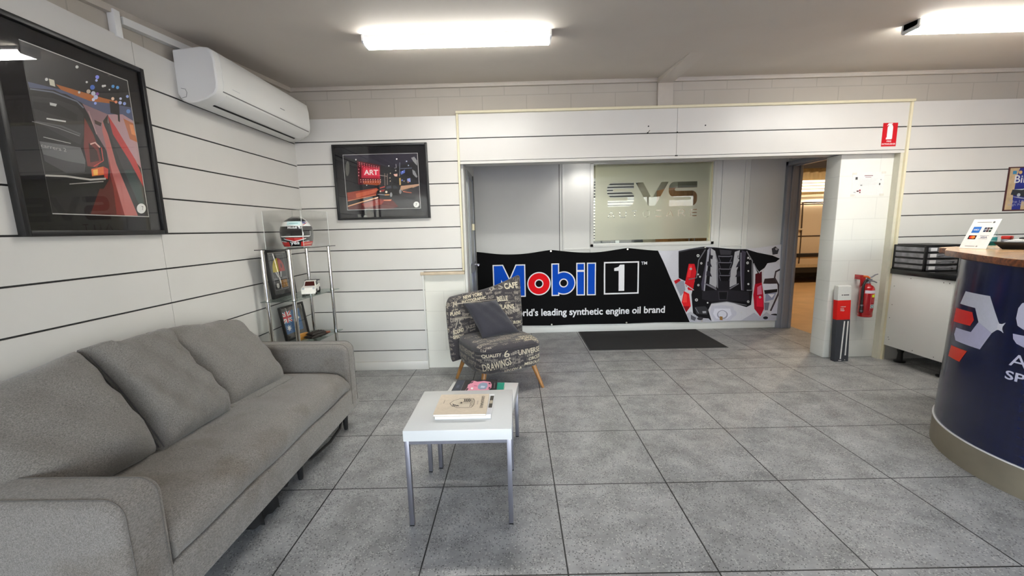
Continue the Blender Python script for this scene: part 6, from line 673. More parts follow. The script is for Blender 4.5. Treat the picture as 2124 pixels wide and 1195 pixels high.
m = MB(); m.box(-2.2, 1.9, -0.012, 0.04, 0.36, 0.43, mat('silver_sill', (196, 180, 150), 0.3, 0.4)); m.box(-2.2, 1.9, 0.0, 0.2, 0.24, 0.36, BLACK); m.build('sill', t, smooth=30)
m = MB(); m.box(-2.1, 2.2, 0.22, 1.1, 0.13, 0.44, BLACKM); m.build('underbody_shade', t)  # matt black block, also stands in for the shadow under the van
SEAM = mat('dark_seam', (60, 46, 34), 0.6)
m = MB(); m.box(-2.1, 0.2, -0.016, 0.03, 1.04, 1.065, SEAM)
for xx in (-1.12, 0.22): m.tube([(xx, 0.015, 1.78), (xx, 0.0, 1.5), (xx, -0.012, 1.06), (xx, -0.014, 0.45)], 0.012, SEAM, 6)
m.tube([(-1.12, 0.055, 1.78), (0.22, 0.055, 1.78)], 0.010, SEAM, 6); m.tube([(-2.2, 0.058, 1.74), (1.4, 0.058, 1.74)], 0.012, SEAM, 6); m.build('door_seam', t, smooth=40)
for xx in (-1.6, 1.55):
    for yy in (0.1, 1.6):
        m = MB(); T = Matrix.Translation((xx, yy, 0.335)) @ Matrix.Rotation(PI / 2, 4, 'X')
        m.lathe([(0.21, -0.1), (0.31, -0.1), (0.335, -0.06), (0.335, 0.06), (0.31, 0.1), (0.21, 0.1)], BLACKM, seg=28, T=T); m.lathe([(0.2, -0.085), (0.2, 0.09), (0.05, 0.105)], STEEL, seg=20, T=T); m.build('wheel', t, smooth=40)
m = MB(); m.box(-1.35, -1.1, -0.04, -0.01, 1.18, 1.22, VAN, 0.01); m.build('door_handle', t, smooth=30)

# ------------------------------------------------------------------ office things behind the frosted glass
t = thing('office_blind', 'white horizontal blind on the far office wall behind the frosted window', 'blind', (1.45, 8.17, 1.1))
for k in range(20):
    m = MB(); z = 0.055 * k; m.hexa([(-1.1, -0.045, z), (0.85, -0.045, z), (0.85, -0.01, z + 0.03), (-1.1, -0.01, z + 0.03), (-1.1, -0.047, z + 0.003), (0.85, -0.047, z + 0.003), (0.85, -0.012, z + 0.034), (-1.1, -0.012, z + 0.034)], mat('blind_slat', (226, 226, 224), 0.5)); m.build('slat', t)
m = MB(); m.box(-1.12, 0.87, -0.05, 0.0, 1.09, 1.15, GLOSSW); m.build('headrail', t)
m = MB(); m.box(-1.1, 0.85, -0.006, 0.02, 0, 1.1, mat('blind_shade', (112, 116, 124), 0.7)); m.build('backing', t)
t = thing('wardrobe', 'orange timber cupboard at the right behind the frosted window', 'cupboard', (3.0, 7.6, 0))
m = MB(); m.box(-0.42, 0.4, -0.28, 0.3, 0.06, 1.98, wood_mat('orange_timber', (132, 90, 46), (158, 112, 64), (10, 10, 1), 0.5, 0.1), 0.006); m.build('body', t, smooth=30)
for s in (-0.41, 0.0):
    m = MB(); m.box(s, s + 0.40, -0.3, -0.28, 0.1, 1.95, MATS['orange_timber'], 0.004); d = m.build('door', t, smooth=30)
    m = MB(); m.tube([(s + (0.36 if s < 0 else 0.04), -0.325, 1.0), (s + (0.36 if s < 0 else 0.04), -0.325, 1.15)], 0.008, STEEL, 8); m.build('handle', d, smooth=40)
t = thing('storage_box', 'grey box on top of the timber cupboard in the office', 'box', (3.0, 7.55, 1.98))
m = MB(); m.box(-0.25, 0.3, -0.2, 0.2, 0, 0.3, mat('grey_board', (120, 122, 112), 0.7), 0.006); m.box(-0.26, 0.31, -0.21, 0.21, 0.24, 0.31, mat('grey_board_lid', (130, 132, 120), 0.7), 0.005); m.build('carton', t, smooth=30)
t = thing('office_sideboard', 'low dark grey sideboard along the far office wall, behind the frosted window', 'sideboard', (1.0, 7.75, 0))
m = MB(); m.box(-0.7, 0.9, -0.22, 0.22, 0.05, 1.1, mat('sideboard_grey', (92, 98, 100), 0.4), 0.006); m.build('body', t, smooth=30)
for s in (-0.69, 0.11):
    m = MB(); m.box(s, s + 0.78, -0.235, -0.22, 0.08, 1.07, MATS['sideboard_grey'], 0.003); m.build('door', t, smooth=30)
t = thing('office_chair', 'dark grey high-backed chair blurred behind the frosted window', 'chair', (1.85, 6.85, 0))
CHF = mat('chair_slate', (104, 108, 112), 0.8)
m = MB(); m.loft([superring(0, 0, z, a, b, 4) for z, a, b in ((0.5, 0.24, 0.22), (0.53, 0.27, 0.25), (0.58, 0.27, 0.25), (0.6, 0.24, 0.22))], CHF); m.build('seat', t, smooth=50)
m = MB(); m.loft([superring(0, 0.24 + 0.05 * (z - 0.6), z, a, 0.05, 4) for z, a in ((0.65, 0.2), (0.7, 0.25), (1.1, 0.27), (1.38, 0.22), (1.42, 0.16))], CHF); m.build('backrest', t, smooth=50)
m = MB(); m.tube([(0, 0, 0.08), (0, 0, 0.5)], 0.03, BLACK, 12)
for k in range(5): m.tube([(0, 0, 0.09), (0.3 * math.cos(k * 1.257), 0.3 * math.sin(k * 1.257), 0.04)], 0.02, BLACK, 8)
m.build('base', t, smooth=40)
t = thing('power_outlet', 'small white wall outlet at the bottom of the office window', 'outlet', (1.315, 5.515, 1.15))
m = MB(); m.box(-0.024, 0.024, 0, 0.012, 0, 0.034, GLOSSW, 0.002); m.build('plate', t, smooth=30)
m = MB(); m.box(-0.014, -0.004, -0.002, 0, 0.01, 0.024, ink((190, 190, 190))); m.box(0.004, 0.014, -0.002, 0, 0.01, 0.024, ink((190, 190, 190))); m.build('switch', t)

# ------------------------------------------------------------------ sofa and its loose cushions
t = thing('sofa', 'grey fabric three-seat sofa with thin straight arms along the left wall', 'sofa', (-1.57, 2.0, 0))
SX, SY = -1.57, 2.0
T0 = Matrix.Translation((-SX, -SY, 0))
m = MB(); m.box(-1.985, -1.15, 1.115, 2.895, 0.155, 0.305, SOFA, 0.012, 3, T0); m.build('base', t, smooth=40)
m = MB()
def arm(y0, y1):
    # side outline in x, z with a round front corner, extruded along y and softened
    pts = [(-1.985, 0.16), (-1.152, 0.16)] + [(-1.15 - 0.06 + 0.06 * math.cos(a), 0.625 - 0.06 + 0.06 * math.sin(a)) for a in [PI / 2 * k / 6 for k in range(7)]] + [(-1.985, 0.635)]
    b = bmesh.new(); lo = [b.verts.new((x, y0, z)) for x, z in pts]; hi = [b.verts.new((x, y1, z)) for x, z in pts]
    b.faces.new(lo); b.faces.new(hi[::-1])
    for i in range(len(pts)): b.faces.new((lo[i], lo[(i + 1) % len(pts)], hi[(i + 1) % len(pts)], hi[i]))
    bmesh.ops.recalc_face_normals(b, faces=b.faces[:])
    ed = [e for e in b.edges if abs(e.verts[0].co.y - e.verts[1].co.y) < 1e-5]
    bmesh.ops.bevel(b, geom=ed, offset=0.028, segments=4, profile=0.5, affect='EDGES')
    mb = MB(); mb.bm(b, SOFA, T0)
    # seam line following the outline
    for yy in (y0 + 0.027, y1 - 0.027):
        path = [(x, yy + (0.003 if yy > (y0 + y1) / 2 else -0.003) * 0, z + 0.001) for x, z in pts[2:]]
        path = [(-1.149, yy, 0.2)] + path
        mb.tube(path, 0.0014, SEAMF, 5, T=T0)
    return mb
SEAMF = mat('sofa_seam', (96, 92, 88), 0.9)
arm(1.082, 1.25).build('arm', t, smooth=50)
arm(2.745, 2.89).build('arm', t, smooth=50)
m = MB(); m.box(-1.99, -1.86, 1.24, 2.755, 0.16, 0.72, SOFA, 0.035, 4, T0); m.build('backrest', t, smooth=50)
# seat cushion: domed top with rounded front edge
m = MB()
prof = [(-1.87, 0.30), (-1.17, 0.305), (-1.150, 0.32), (-1.142, 0.35), (-1.147, 0.385), (-1.168, 0.415), (-1.21, 0.438), (-1.30, 0.449), (-1.5, 0.452), (-1.87, 0.445)]
rings = []
for k in range(41):
    q = k / 40; y = 1.252 + q * (2.743 - 1.252); e = min(1.0, min(q, 1 - q) / 0.022); e = math.sqrt(max(0, 1 - (1 - e) ** 2))
    dome = 0.012 * math.sin(PI * q) + 0.004 * math.sin(q * 23) + 0.003 * math.sin(q * 41 + 1)
    rings.append([(x + (0.004 * math.sin(q * 17) if x > -1.2 else 0), y, z if z < 0.31 else 0.31 + (z - 0.31 + dome) * (0.72 + 0.28 * e)) for x, z in prof])
m.loft(rings, SOFA, T=T0); m.build('seat_cushion', t, smooth=50)
for (x, y) in ((-1.225, 2.80), (-1.225, 1.22), (-1.92, 2.80), (-1.92, 1.22), (-1.245, 2.2)):
    m = MB(); m.lathe([(0.012, 0), (0.014, 0.01), (0.024, 0.16)], BLACK, (x - SX, y - SY, 0), 14); m.build('leg', t, smooth=40)
m = MB(); path = [(-1.215, 2.715, 0.16), (-1.208, 2.70, 0.11), (-1.205, 2.66, 0.075), (-1.205, 2.5, 0.062), (-1.225, 2.28, 0.07), (-1.235, 2.2, 0.1), (-1.24, 2.19, 0.16)]
m.tube(path, 0.009, BLACK, 8, T=T0); m.build('support_bracket', t, smooth=50, label='bent black metal bracket under the seat')
m = MB(); n = 26; R1 = []; R2 = []
rn = random.Random(3)
for k in range(n + 1):
    y = 1.62 + 0.48 * k / n; hang = 0.155 - (0.145 * math.sin(PI * min(1, k / n * 1.02)) ** 0.5) * (0.78 + 0.22 * rn.random())
    x = -1.252 + 0.03 * math.sin(PI * k / n); R1.append((x, y, 0.157)); R2.append((x + 0.02 * math.sin(k * 0.9), y, max(0.004, hang)))
m.loft([R1, R2, [(p[0] - 0.5, p[1], max(0.004, p[2])) for p in R2], [(p[0] - 0.5, p[1], 0.157) for p in R1]], BLACKM, cap=False, close=False, T=T0)
m.build('dust_cover', t, smooth=60, label='torn black dust cover sagging under the sofa')

def loose(name, label, c4, tk, seed, group, material, seam=True, **kw):
    cen = sum((Vector(p) for p in c4), Vector()) / 4; base = min(p[2] for p in c4)
    t = thing(name, label, 'cushion', (cen.x, cen.y, base), 0, group)
    off = Vector((cen.x, cen.y, base)); c4 = [Vector(p) - off for p in c4]
    m = MB(); pt = pillow(m, *c4, tk, material, seed=seed, **kw); m.build('cover', t, smooth=70)
    return t, pt, c4
G = 'back cushions on the grey sofa'
t, pt, c = loose('sofa_cushion', 'grey back cushion at the near end of the sofa, behind the closest arm', ((-1.90, 1.10, 0.82), (-1.885, 1.735, 0.90), (-1.60, 1.17, 0.47), (-1.575, 1.70, 0.45)), 0.135, 4, G, SOFA2, p=5, sag=0.02, bulge=0.03, wr=0.008)
t, pt, c = loose('sofa_cushion', 'grey square cushion in the middle of the sofa, zipped edge towards the camera', ((-1.875, 1.735, 0.905), (-1.895, 2.16, 0.885), (-1.545, 1.69, 0.452), (-1.535, 2.115, 0.452)), 0.10, 11, G, SOFA2, p=9, sag=0.035, wr=0.011, back=0.9)
ZIP = mat('zip_tape', (78, 76, 76), 0.8)
m = MB()
for off_ in (-0.022, 0.0, 0.022):
    m.tube([pt(0.0, v, 1) + Vector((off_ + 0.012, -0.004 - 0.003 * (off_ == 0), 0)) for v in [0.06 + 0.88 * k / 16 for k in range(17)]], 0.0025, ZIP, 6)
m.build('zip', t, smooth=60, label='dark zip along the near edge')
t, pt, c = loose('sofa_cushion', 'grey back cushion at the far end of the sofa, beside the glass shelf', ((-1.90, 2.10, 0.89), (-1.915, 2.80, 0.80), (-1.56, 2.13, 0.45), (-1.50, 2.60, 0.45)), 0.11, 21, G, SOFA2, p=5, sag=0.03, wr=0.009)
m = MB()
Fm = [(c[2].lerp(c[3], k / 20)) for k in range(21)]
m.loft([[p + Vector((0.0, 0, 0.003)) for p in Fm], [p + Vector((0.05 + 0.006 * math.sin(i), 0, 0.004 + 0.003 * math.sin(i * 1.3))) for i, p in enumerate(Fm)], [p + Vector((0.05 + 0.006 * math.sin(i), 0, 0.011 + 0.003 * math.sin(i * 1.3))) for i, p in enumerate(Fm)], [p + Vector((0.0, 0, 0.03)) for p in Fm]], SOFA2, cap=True, close=True)
m.build('flange', t, smooth=60)

# ------------------------------------------------------------------ side tables and books
def table(x0, x1, y0, y1, h, label, rz=0.0):
    t = thing('side_table', label, 'table', ((x0 + x1) / 2, (y0 + y1) / 2, 0), rz, 'white side tables')
    a, b = (x1 - x0) / 2, (y1 - y0) / 2
    m = MB(); m.box(-a, a, -b, b, h - 0.052, h, GLOSSW, 0.0025, 2); m.build('tabletop', t, smooth=30)
    f = 0.022
    for sx in (-1, 1):
        for sy in (-1, 1):
            px, py = sx * (a - 0.014), sy * (b - 0.014)
            m = MB(); m.box(px - f / 2, px + f / 2, py - f / 2, py + f / 2, 0.006, h - 0.052, STEEL, 0.0015); lg = m.build('leg', t, smooth=30)
            m = MB(); m.box(px - f / 2 + 0.001, px + f / 2 - 0.001, py - f / 2 + 0.001, py + f / 2 - 0.001, 0, 0.007, BLACK); m.build('foot_cap', lg)
    m = MB(); z1 = h - 0.0525; z0 = z1 - 0.016
    for sy in (-1, 1): m.box(-a + 0.025, a - 0.025, sy * (b - 0.014) - 0.009, sy * (b - 0.014) + 0.009, z0, z1, STEEL)
    for sx in (-1, 1): m.box(sx * (a - 0.014) - 0.009, sx * (a - 0.014) + 0.009, -b + 0.025, b - 0.025, z0, z1, STEEL)
    m.build('rail', t)
    return t
table(-0.53, -0.036, 1.79, 2.265, 0.48, 'white square side table with steel legs, nearest the camera')
table(-0.457, -0.023, 2.250, 2.684, 0.37, 'lower white square side table half tucked under the nearer one, in front of the armchair', math.radians(-6))
def book(name, label, c4, z0, th, cover, paper=(236, 234, 228), art=None, spine=None, group=None):
    """closed book or magazine lying flat; corners counter-clockwise from the near left"""
    cen = sum((Vector((p[0], p[1], 0)) for p in c4), Vector()) / 4
    t = thing(name, label, 'book', (cen.x, cen.y, z0), 0, group)
    P = [Vector((p[0] - cen.x, p[1] - cen.y, 0)) for p in c4]
    def sl(ins, za, zb, mt, mb):
        Q = [p * (1 - ins) for p in P]; mb.hexa([(q.x, q.y, za) for q in Q] + [(q.x, q.y, zb) for q in Q], mt)
    m = MB(); cm = ink(cover, 0.35) if isinstance(cover, tuple) else cover
    sl(0, 0, 0.002, cm, m); sl(0, th - 0.0022, th, cm, m)
    def fn(u, v): 
        q = P[0].lerp(P[1], u).lerp(P[3].lerp(P[2], u), v); return (q.x, q.y, th + 0.0004)
    lay = [0]
    if art:
        for it in art:
            lay[0] += 1; k = lay[0] * 0.00012
            f2 = lambda u, v, k=k: (fn(u, v)[0], fn(u, v)[1], th + 0.0003 + k)
            if it[0] == 'poly': m.decal(it[1], f2, ink(it[2], 0.35))
            else: write(m, it[1], it[2], it[3], it[4], it[5], f2, ink(it[6], 0.4), it[7] if len(it) > 7 else 0.0, rot=it[8] if len(it) > 8 else 0)
    m.build('cover', t)
    m = MB(); sl(0.012, 0.002, th - 0.0022, ink(paper, 0.8), m); m.build('pages', t)
    return t
ZT = 0.4805
book('magazine', 'white magazine lying under the cream book on the nearer side table', ((-0.405, 1.90), (-0.135, 1.90), (-0.130, 2.15), (-0.402, 2.155)), ZT, 0.021, (226, 226, 228), art=[('poly', rect(0.93, 0.3, 0.995, 0.9), (70, 66, 60)), ('poly', rect(0.935, 0.5, 0.99, 0.66), (190, 180, 160)), ('poly', rect(0.93, 0.02, 0.99, 0.28), (214, 214, 220))])
DK = (40, 36, 34)
crest = [('poly', [(0.24, 0.52), (0.30, 0.66), (0.42, 0.76), (0.60, 0.78), (0.70, 0.76), (0.735, 0.64), (0.735, 0.42), (0.70, 0.30), (0.58, 0.28), (0.42, 0.30), (0.30, 0.38)], (92, 84, 74)),
         ('poly', [(0.255, 0.52), (0.31, 0.65), (0.425, 0.745), (0.60, 0.765), (0.69, 0.745), (0.722, 0.64), (0.722, 0.42), (0.69, 0.315), (0.58, 0.295), (0.425, 0.315), (0.31, 0.39)], (208, 196, 176)),
         ('poly', rect(0.655, 0.33, 0.664, 0.735), (92, 84, 74)), ('poly', rect(0.42, 0.515, 0.655, 0.522), (92, 84, 74))]
for k in range(4): crest.append(('poly', [(0.30 + k * 0.035, 0.49 - k * 0.03), (0.32 + k * 0.035, 0.49 - k * 0.03), (0.345 + k * 0.035, 0.44 - k * 0.012), (0.33 + k * 0.035, 0.36), (0.31 + k * 0.035, 0.37), (0.322 + k * 0.035, 0.43)], DK))
for k in range(4): crest.append(('poly', [(0.50 + k * 0.035, 0.735), (0.52 + k * 0.035, 0.735), (0.545 + k * 0.035, 0.66), (0.53 + k * 0.035, 0.56), (0.51 + k * 0.035, 0.56), (0.522 + k * 0.035, 0.65)], DK))
crest += [('poly', circle(0.475, 0.525, 0.05, 12, 0.07), (196, 182, 160)), ('poly', circle(0.475, 0.525, 0.022, 8, 0.035), DK),
          ('write', 'ORIGINALE', 0.86, 0.86, 0.60, 0.06, DK, 0.0, -PI / 2), ('write', 'PORSCHE', 0.675, 0.70, 0.34, 0.036, (92, 84, 74), 0.0, -PI / 2), ('poly', rect(0.795, 0.42, 0.802, 0.62), (120, 110, 100)), ('poly', rect(0.12, 0.5, 0.13, 0.68), (130, 118, 104))]
book('book', 'cream book with a crest and the word ORIGINALE on the nearer side table', ((-0.408, 1.885), (-0.158, 1.882), (-0.156, 2.125), (-0.410, 2.128)), ZT + 0.0215, 0.011, mat('cream_card', (208, 194, 174), 0.7, var=0.05, scale=60), art=crest)
book('book', 'teal book under the dark magazine on the lower side table', ((-0.33, 2.42), (-0.095, 2.40), (-0.090, 2.595), (-0.32, 2.61)), 0.3705, 0.026, (28, 140, 120))
PK = (226, 148, 172)
car = [('poly', rect(0.02, 0.02, 0.2, 0.98), (48, 54, 70)), ('poly', rect(0.2, 0.02, 0.205, 0.98), (150, 150, 160)), ('poly', rect(0.07, 0.4, 0.13, 0.6), (80, 86, 104)),
       ('poly', [(0.30, 0.16), (0.36, 0.10), (0.52, 0.2), (0.66, 0.18), (0.82, 0.22), (0.88, 0.4), (0.88, 0.62), (0.84, 0.82), (0.68, 0.9), (0.52, 0.84), (0.44, 0.92), (0.38, 0.9), (0.36, 0.7), (0.32, 0.62), (0.33, 0.44)], PK),
       ('poly', [(0.31, 0.2), (0.35, 0.18), (0.37, 0.34), (0.33, 0.38)], (60, 40, 50)), ('poly', [(0.36, 0.72), (0.40, 0.72), (0.43, 0.86), (0.39, 0.86)], (60, 40, 50)), ('poly', [(0.42, 0.3), (0.47, 0.28), (0.47, 0.4), (0.42, 0.42)], (240, 240, 240)),
       ('poly', [(0.58, 0.34), (0.64, 0.27), (0.76, 0.3), (0.79, 0.5), (0.77, 0.72), (0.66, 0.78), (0.59, 0.7), (0.56, 0.52)], (140, 160, 184)), ('poly', [(0.63, 0.4), (0.72, 0.38), (0.74, 0.5), (0.64, 0.54)], (196, 208, 222)),
       ('poly', [(0.82, 0.3), (0.86, 0.34), (0.86, 0.44), (0.82, 0.42)], (70, 50, 60)), ('poly', [(0.8, 0.66), (0.85, 0.62), (0.84, 0.74), (0.8, 0.76)], (70, 50, 60)), ('poly', [(0.47, 0.5), (0.55, 0.48), (0.55, 0.54), (0.47, 0.58)], (196, 110, 140)), ('poly', rect(0.94, 0.35, 0.955, 0.75), (120, 112, 112))]
book('magazine', 'dark magazine with a pink sports car on its cover, on the lower side table', ((-0.412, 2.40), (-0.136, 2.385), (-0.137, 2.62), (-0.398, 2.632)), 0.397, 0.011, (34, 30, 34), art=car)

# ------------------------------------------------------------------ printed armchair
ANG = math.radians(26.8)
CX_, CY_ = -0.183, 3.65
t = thing('armchair', 'grey armchair printed all over with cream lettering, with a slanting back and oak legs', 'armchair', (CX_, CY_, 0), ANG)
CHF2 = fabric_mat('dark_lettered_fabric', (50, 48, 52), (80, 76, 78), 1.2)
LET = mat('cream_lettering', (204, 194, 170), 0.9, var=0.1, scale=40)
LETG = mat('grey_lettering', (160, 152, 140), 0.9, var=0.1, scale=40)
seatmb = MB()
seatmb.loft([superring(0, -0.03, z, a, b, p, 48) for z, a, b, p in ((0.19, 0.20, 0.20, 4), (0.195, 0.26, 0.25, 4), (0.215, 0.293, 0.285, 4.5), (0.26, 0.305, 0.298, 5), (0.36, 0.305, 0.298, 5), (0.392, 0.302, 0.295, 5), (0.398, 0.297, 0.29, 5), (0.402, 0.30, 0.293, 5), (0.42, 0.295, 0.288, 5), (0.436, 0.27, 0.262, 4.5), (0.444, 0.2, 0.2, 4), (0.447, 0.08, 0.08, 3))], CHF2)
seatmb.tube([p for p in superring(0, -0.03, 0.397, 0.303, 0.297, 5, 60)] + [superring(0, -0.03, 0.397, 0.303, 0.297, 5, 60)[0]], 0.004, CHF2, 6)
# back: a shell that wraps a little round the sitter and climbs to one side
def back_top(s): return 0.775 + 0.055 * (s + 1) / 2 + 0.105 * max(0, (s + 0.15) / 1.15) ** 1.9 - 0.11 * max(0, (-0.84 - s) / 0.16) ** 2 - 0.025 * max(0, (s - 0.94) / 0.06) ** 2
def back_mid(s, q):
    z = 0.20 + (back_top(s) - 0.20) * q
    return Vector((s * (0.365 - 0.03 * max(0, 0.4 - q) + (0.02 * q if s > 0 else 0.0)), 0.285 + 0.13 * (z - 0.25) ** 1.2 * (1 if z > 0.25 else 0) - 0.085 * abs(s) ** 2.6 if z > 0.25 else 0.285 - 0.085 * abs(s) ** 2.6, z))
backmb = MB(); NU, NV = 40, 24
def back_pt(s, q, side):
    e = 1e-3; d1 = back_mid(min(1, s + e), q) - back_mid(max(-1, s - e), q); d2 = back_mid(s, min(1, q + e)) - back_mid(s, max(0, q - e))
    n = d1.cross(d2).normalized()
    if n.y > 0: n = -n
    prof = (1 - abs(s) ** 14) ** 0.5 * (1 - abs(2 * q - 1) ** 16) ** 0.5
    return back_mid(s, q) + n * (0.052 * prof * side)
ss = [-math.cos(PI * i / NU) for i in range(NU + 1)]; qs = [0.5 - 0.5 * math.cos(PI * j / NV) for j in range(NV + 1)]
b = bmesh.new(); gr = {}
for sd in (1, -1):
    for j, q in enumerate(qs):
        for i, s in enumerate(ss): gr[(sd, i, j)] = b.verts.new(back_pt(s, q, sd))
for j in range(NV):
    for i in range(NU):
        b.faces.new((gr[(1, i, j)], gr[(1, i + 1, j)], gr[(1, i + 1, j + 1)], gr[(1, i, j + 1)])); b.faces.new((gr[(-1, i, j)], gr[(-1, i, j + 1)], gr[(-1, i + 1, j + 1)], gr[(-1, i + 1, j)]))
bmesh.ops.remove_doubles(b, verts=b.verts[:], dist=0.0004); backmb.bm(b, CHF2)
def project(mb, src, body, org, ux, uv, w, h, dirv, mt, bold=0.0, rot=0.0, lift=0.0016):
    """lettering printed on a curved cloth: cast a flat word onto the surface"""
    tree = BVHTree.FromPolygons(src[0], src[1]); org, ux, uv, dirv = Vector(org), Vector(ux), Vector(uv), Vector(dirv)
    vs, fs, a = text2d(body, bold)
    bb = bmesh.new(); vv = [bb.verts.new((x * w, y * h, 0)) for x, y in vs]
    for f in fs:
        try: bb.faces.new([vv[i] for i in f])
        except ValueError: pass
    for ax, L in ((0, w), (1, h)):
        k = 1
        while k * 0.025 < L:
            co = [0, 0, 0]; co[ax] = k * 0.025; no = [0, 0, 0]; no[ax] = 1
            bmesh.ops.bisect_plane(bb, geom=bb.verts[:] + bb.edges[:] + bb.faces[:], plane_co=co, plane_no=no); k += 1
    c, s = math.cos(rot), math.sin(rot); kill = []
    for v in bb.verts:
        x, y = v.co.x, v.co.y; P = org + ux * (x * c - y * s) + uv * (x * s + y * c)
        hit = tree.ray_cast(P, dirv)
        if hit[0] is None: kill.append(v)
        else: v.co = hit[0] - dirv.normalized() * lift
    bmesh.ops.delete(bb, geom=kill, context='VERTS')
    mb.bm(bb, mt)
src_b = ([Vector(v) for v in backmb.v], list(backmb.f)); src_s = ([Vector(v) for v in seatmb.v], list(seatmb.f))
rt = random.Random(5)
def words(mb, src, org, ux, uv, dirv, items):
    for body, x, y, w, h, bold, rot, mt in items:
        o = Vector(org) + Vector(ux) * x + Vector(uv) * y
        project(mb, src, body, o, ux, uv, w, h, dirv, mt, bold, rot)
# front of the back: x from -0.36 to 0.36, z from 0.44 up
BX = [('CAFE', 0.22, 0.800, 0.125, 0.055, 0.03, 0.1, LET), ('NEW YORK', -0.20, 0.745, 0.20, 0.03, 0.03, 0.08, LET), ('PHOTOGRAPHIC', -0.22, 0.705, 0.25, 0.03, 0.03, 0.08, LET), ('WORLD', -0.17, 0.778, 0.14, 0.016, 0.02, 0.1, LETG), ('studios', -0.19, 0.68, 0.17, 0.018, 0.0, 0.1, LETG),
      ('BELLE', 0.14, 0.69, 0.10, 0.045, 0.03, 0.05, LET), ('of the', 0.21, 0.665, 0.05, 0.018, 0.0, 0.05, LET), ('PLAINS', 0.15, 0.615, 0.14, 0.045, 0.03, 0.0, LET), ('DRAWINGS', 0.12, 0.515, 0.24, 0.05, 0.02, 0.35, LETG), ('&', 0.08, 0.79, 0.06, 0.06, 0.0, 0.3, LETG), ('S', 0.16, 0.80, 0.045, 0.06, 0.0, 0.2, LETG), ('Sign', 0.255, 0.875, 0.07, 0.03, 0.0, 0.4, LET),
      ('74', -0.32, 0.69, 0.05, 0.045, 0.02, 0.1, LET), ('of the', -0.33, 0.655, 0.06, 0.02, 0.0, 0.1, LET), ('PLAINS', -0.345, 0.615, 0.10, 0.034, 0.03, 0.05, LET), ('75', -0.32, 0.50, 0.075, 0.085, 0.01, -0.1, LETG), ('LIFE', -0.35, 0.56, 0.05, 0.035, 0.02, 0.0, LETG), ('SOUND', -0.335, 0.45, 0.11, 0.035, 0.03, 0.1, LET), ('SPECIAL', -0.34, 0.41, 0.12, 0.03, 0.03, 0.0, LET),
      ('Trade', -0.30, 0.735, 0.08, 0.028, 0.0, 0.3, LETG), ('FILM', 0.28, 0.585, 0.06, 0.03, 0.03, 0.0, LETG), ('fine', 0.12, 0.755, 0.06, 0.025, 0.0, 0.2, LETG), ('Arts', 0.05, 0.72, 0.06, 0.035, 0.0, 0.2, LETG), ('NOVEL', -0.05, 0.66, 0.12, 0.028, 0.03, 0.1, LET), ('press', -0.1, 0.62, 0.12, 0.03, 0.0, 0.0, LETG), ('&co', 0.30, 0.70, 0.05, 0.03, 0.0, 0, LETG), ('THE', 0.295, 0.75, 0.045, 0.025, 0.03, 0, LETG), ('IRON', 0.27, 0.47, 0.07, 0.03, 0.03, 0, LET), ('tale', -0.26, 0.57, 0.07, 0.03, 0.0, 0.2, LETG), ('JAZZ', -0.2, 0.46, 0.1, 0.04, 0.02, 0.1, LETG), ('club', 0.0, 0.47, 0.09, 0.03, 0.0, 0, LETG)]
words(backmb, src_b, (0, -0.6, 0), (1, 0, 0), (0, 0, 1), (0, 1, 0), BX)
# left edge of the back
words(backmb, src_b, (-0.7, 0, 0), (0, -1, 0), (0, 0, 1), (1, 0, 0), [('FOR', -0.30, 0.62, 0.07, 0.03, 0.02, 0.0, LETG), ('Since', -0.30, 0.55, 0.07, 0.03, 0, 0.1, LETG), ('ART', -0.30, 0.46, 0.08, 0.04, 0.02, 0, LET), ('union', -0.30, 0.38, 0.08, 0.03, 0, 0, LETG), ('BOOK', -0.30, 0.30, 0.08, 0.035, 0.02, 0, LET), ('&', -0.29, 0.68, 0.05, 0.05, 0, 0, LETG)])
# seat front, seat top, seat sides
words(seatmb, src_s, (0, -0.8, 0), (1, 0, 0), (0, 0, 1), (0, 1, 0), [('UNIVERSE', 0.045, 0.335, 0.215, 0.045, 0.01, 0.0, LET), ('you', 0.12, 0.31, 0.06, 0.018, 0, 0.1, LETG), ('CIRCUS', 0.14, 0.275, 0.12, 0.026, 0.02, 0.1, LET), ('MISSOURI', 0.10, 0.238, 0.17, 0.028, 0.02, 0.0, LET), ('DRAWINGS', -0.26, 0.235, 0.24, 0.065, 0.01, 0.14, LET), ('UNION &', -0.08, 0.205, 0.16, 0.024, 0.03, 0.05, LET), ('etc', -0.01, 0.345, 0.06, 0.03, 0, 0.2, LETG), ('Fine', -0.01, 0.29, 0.07, 0.03, 0, 0.0, LETG), ('goods', -0.015, 0.262, 0.075, 0.022, 0, 0, LETG), ('QUALITY', -0.27, 0.35, 0.16, 0.03, 0.02, 0.0, LET), ('6', -0.085, 0.335, 0.05, 0.055, 0, 0.1, LET), ('old', 0.24, 0.30, 0.05, 0.03, 0, 0, LETG), ('mark', -0.25, 0.325, 0.09, 0.018, 0, 0, LETG)])
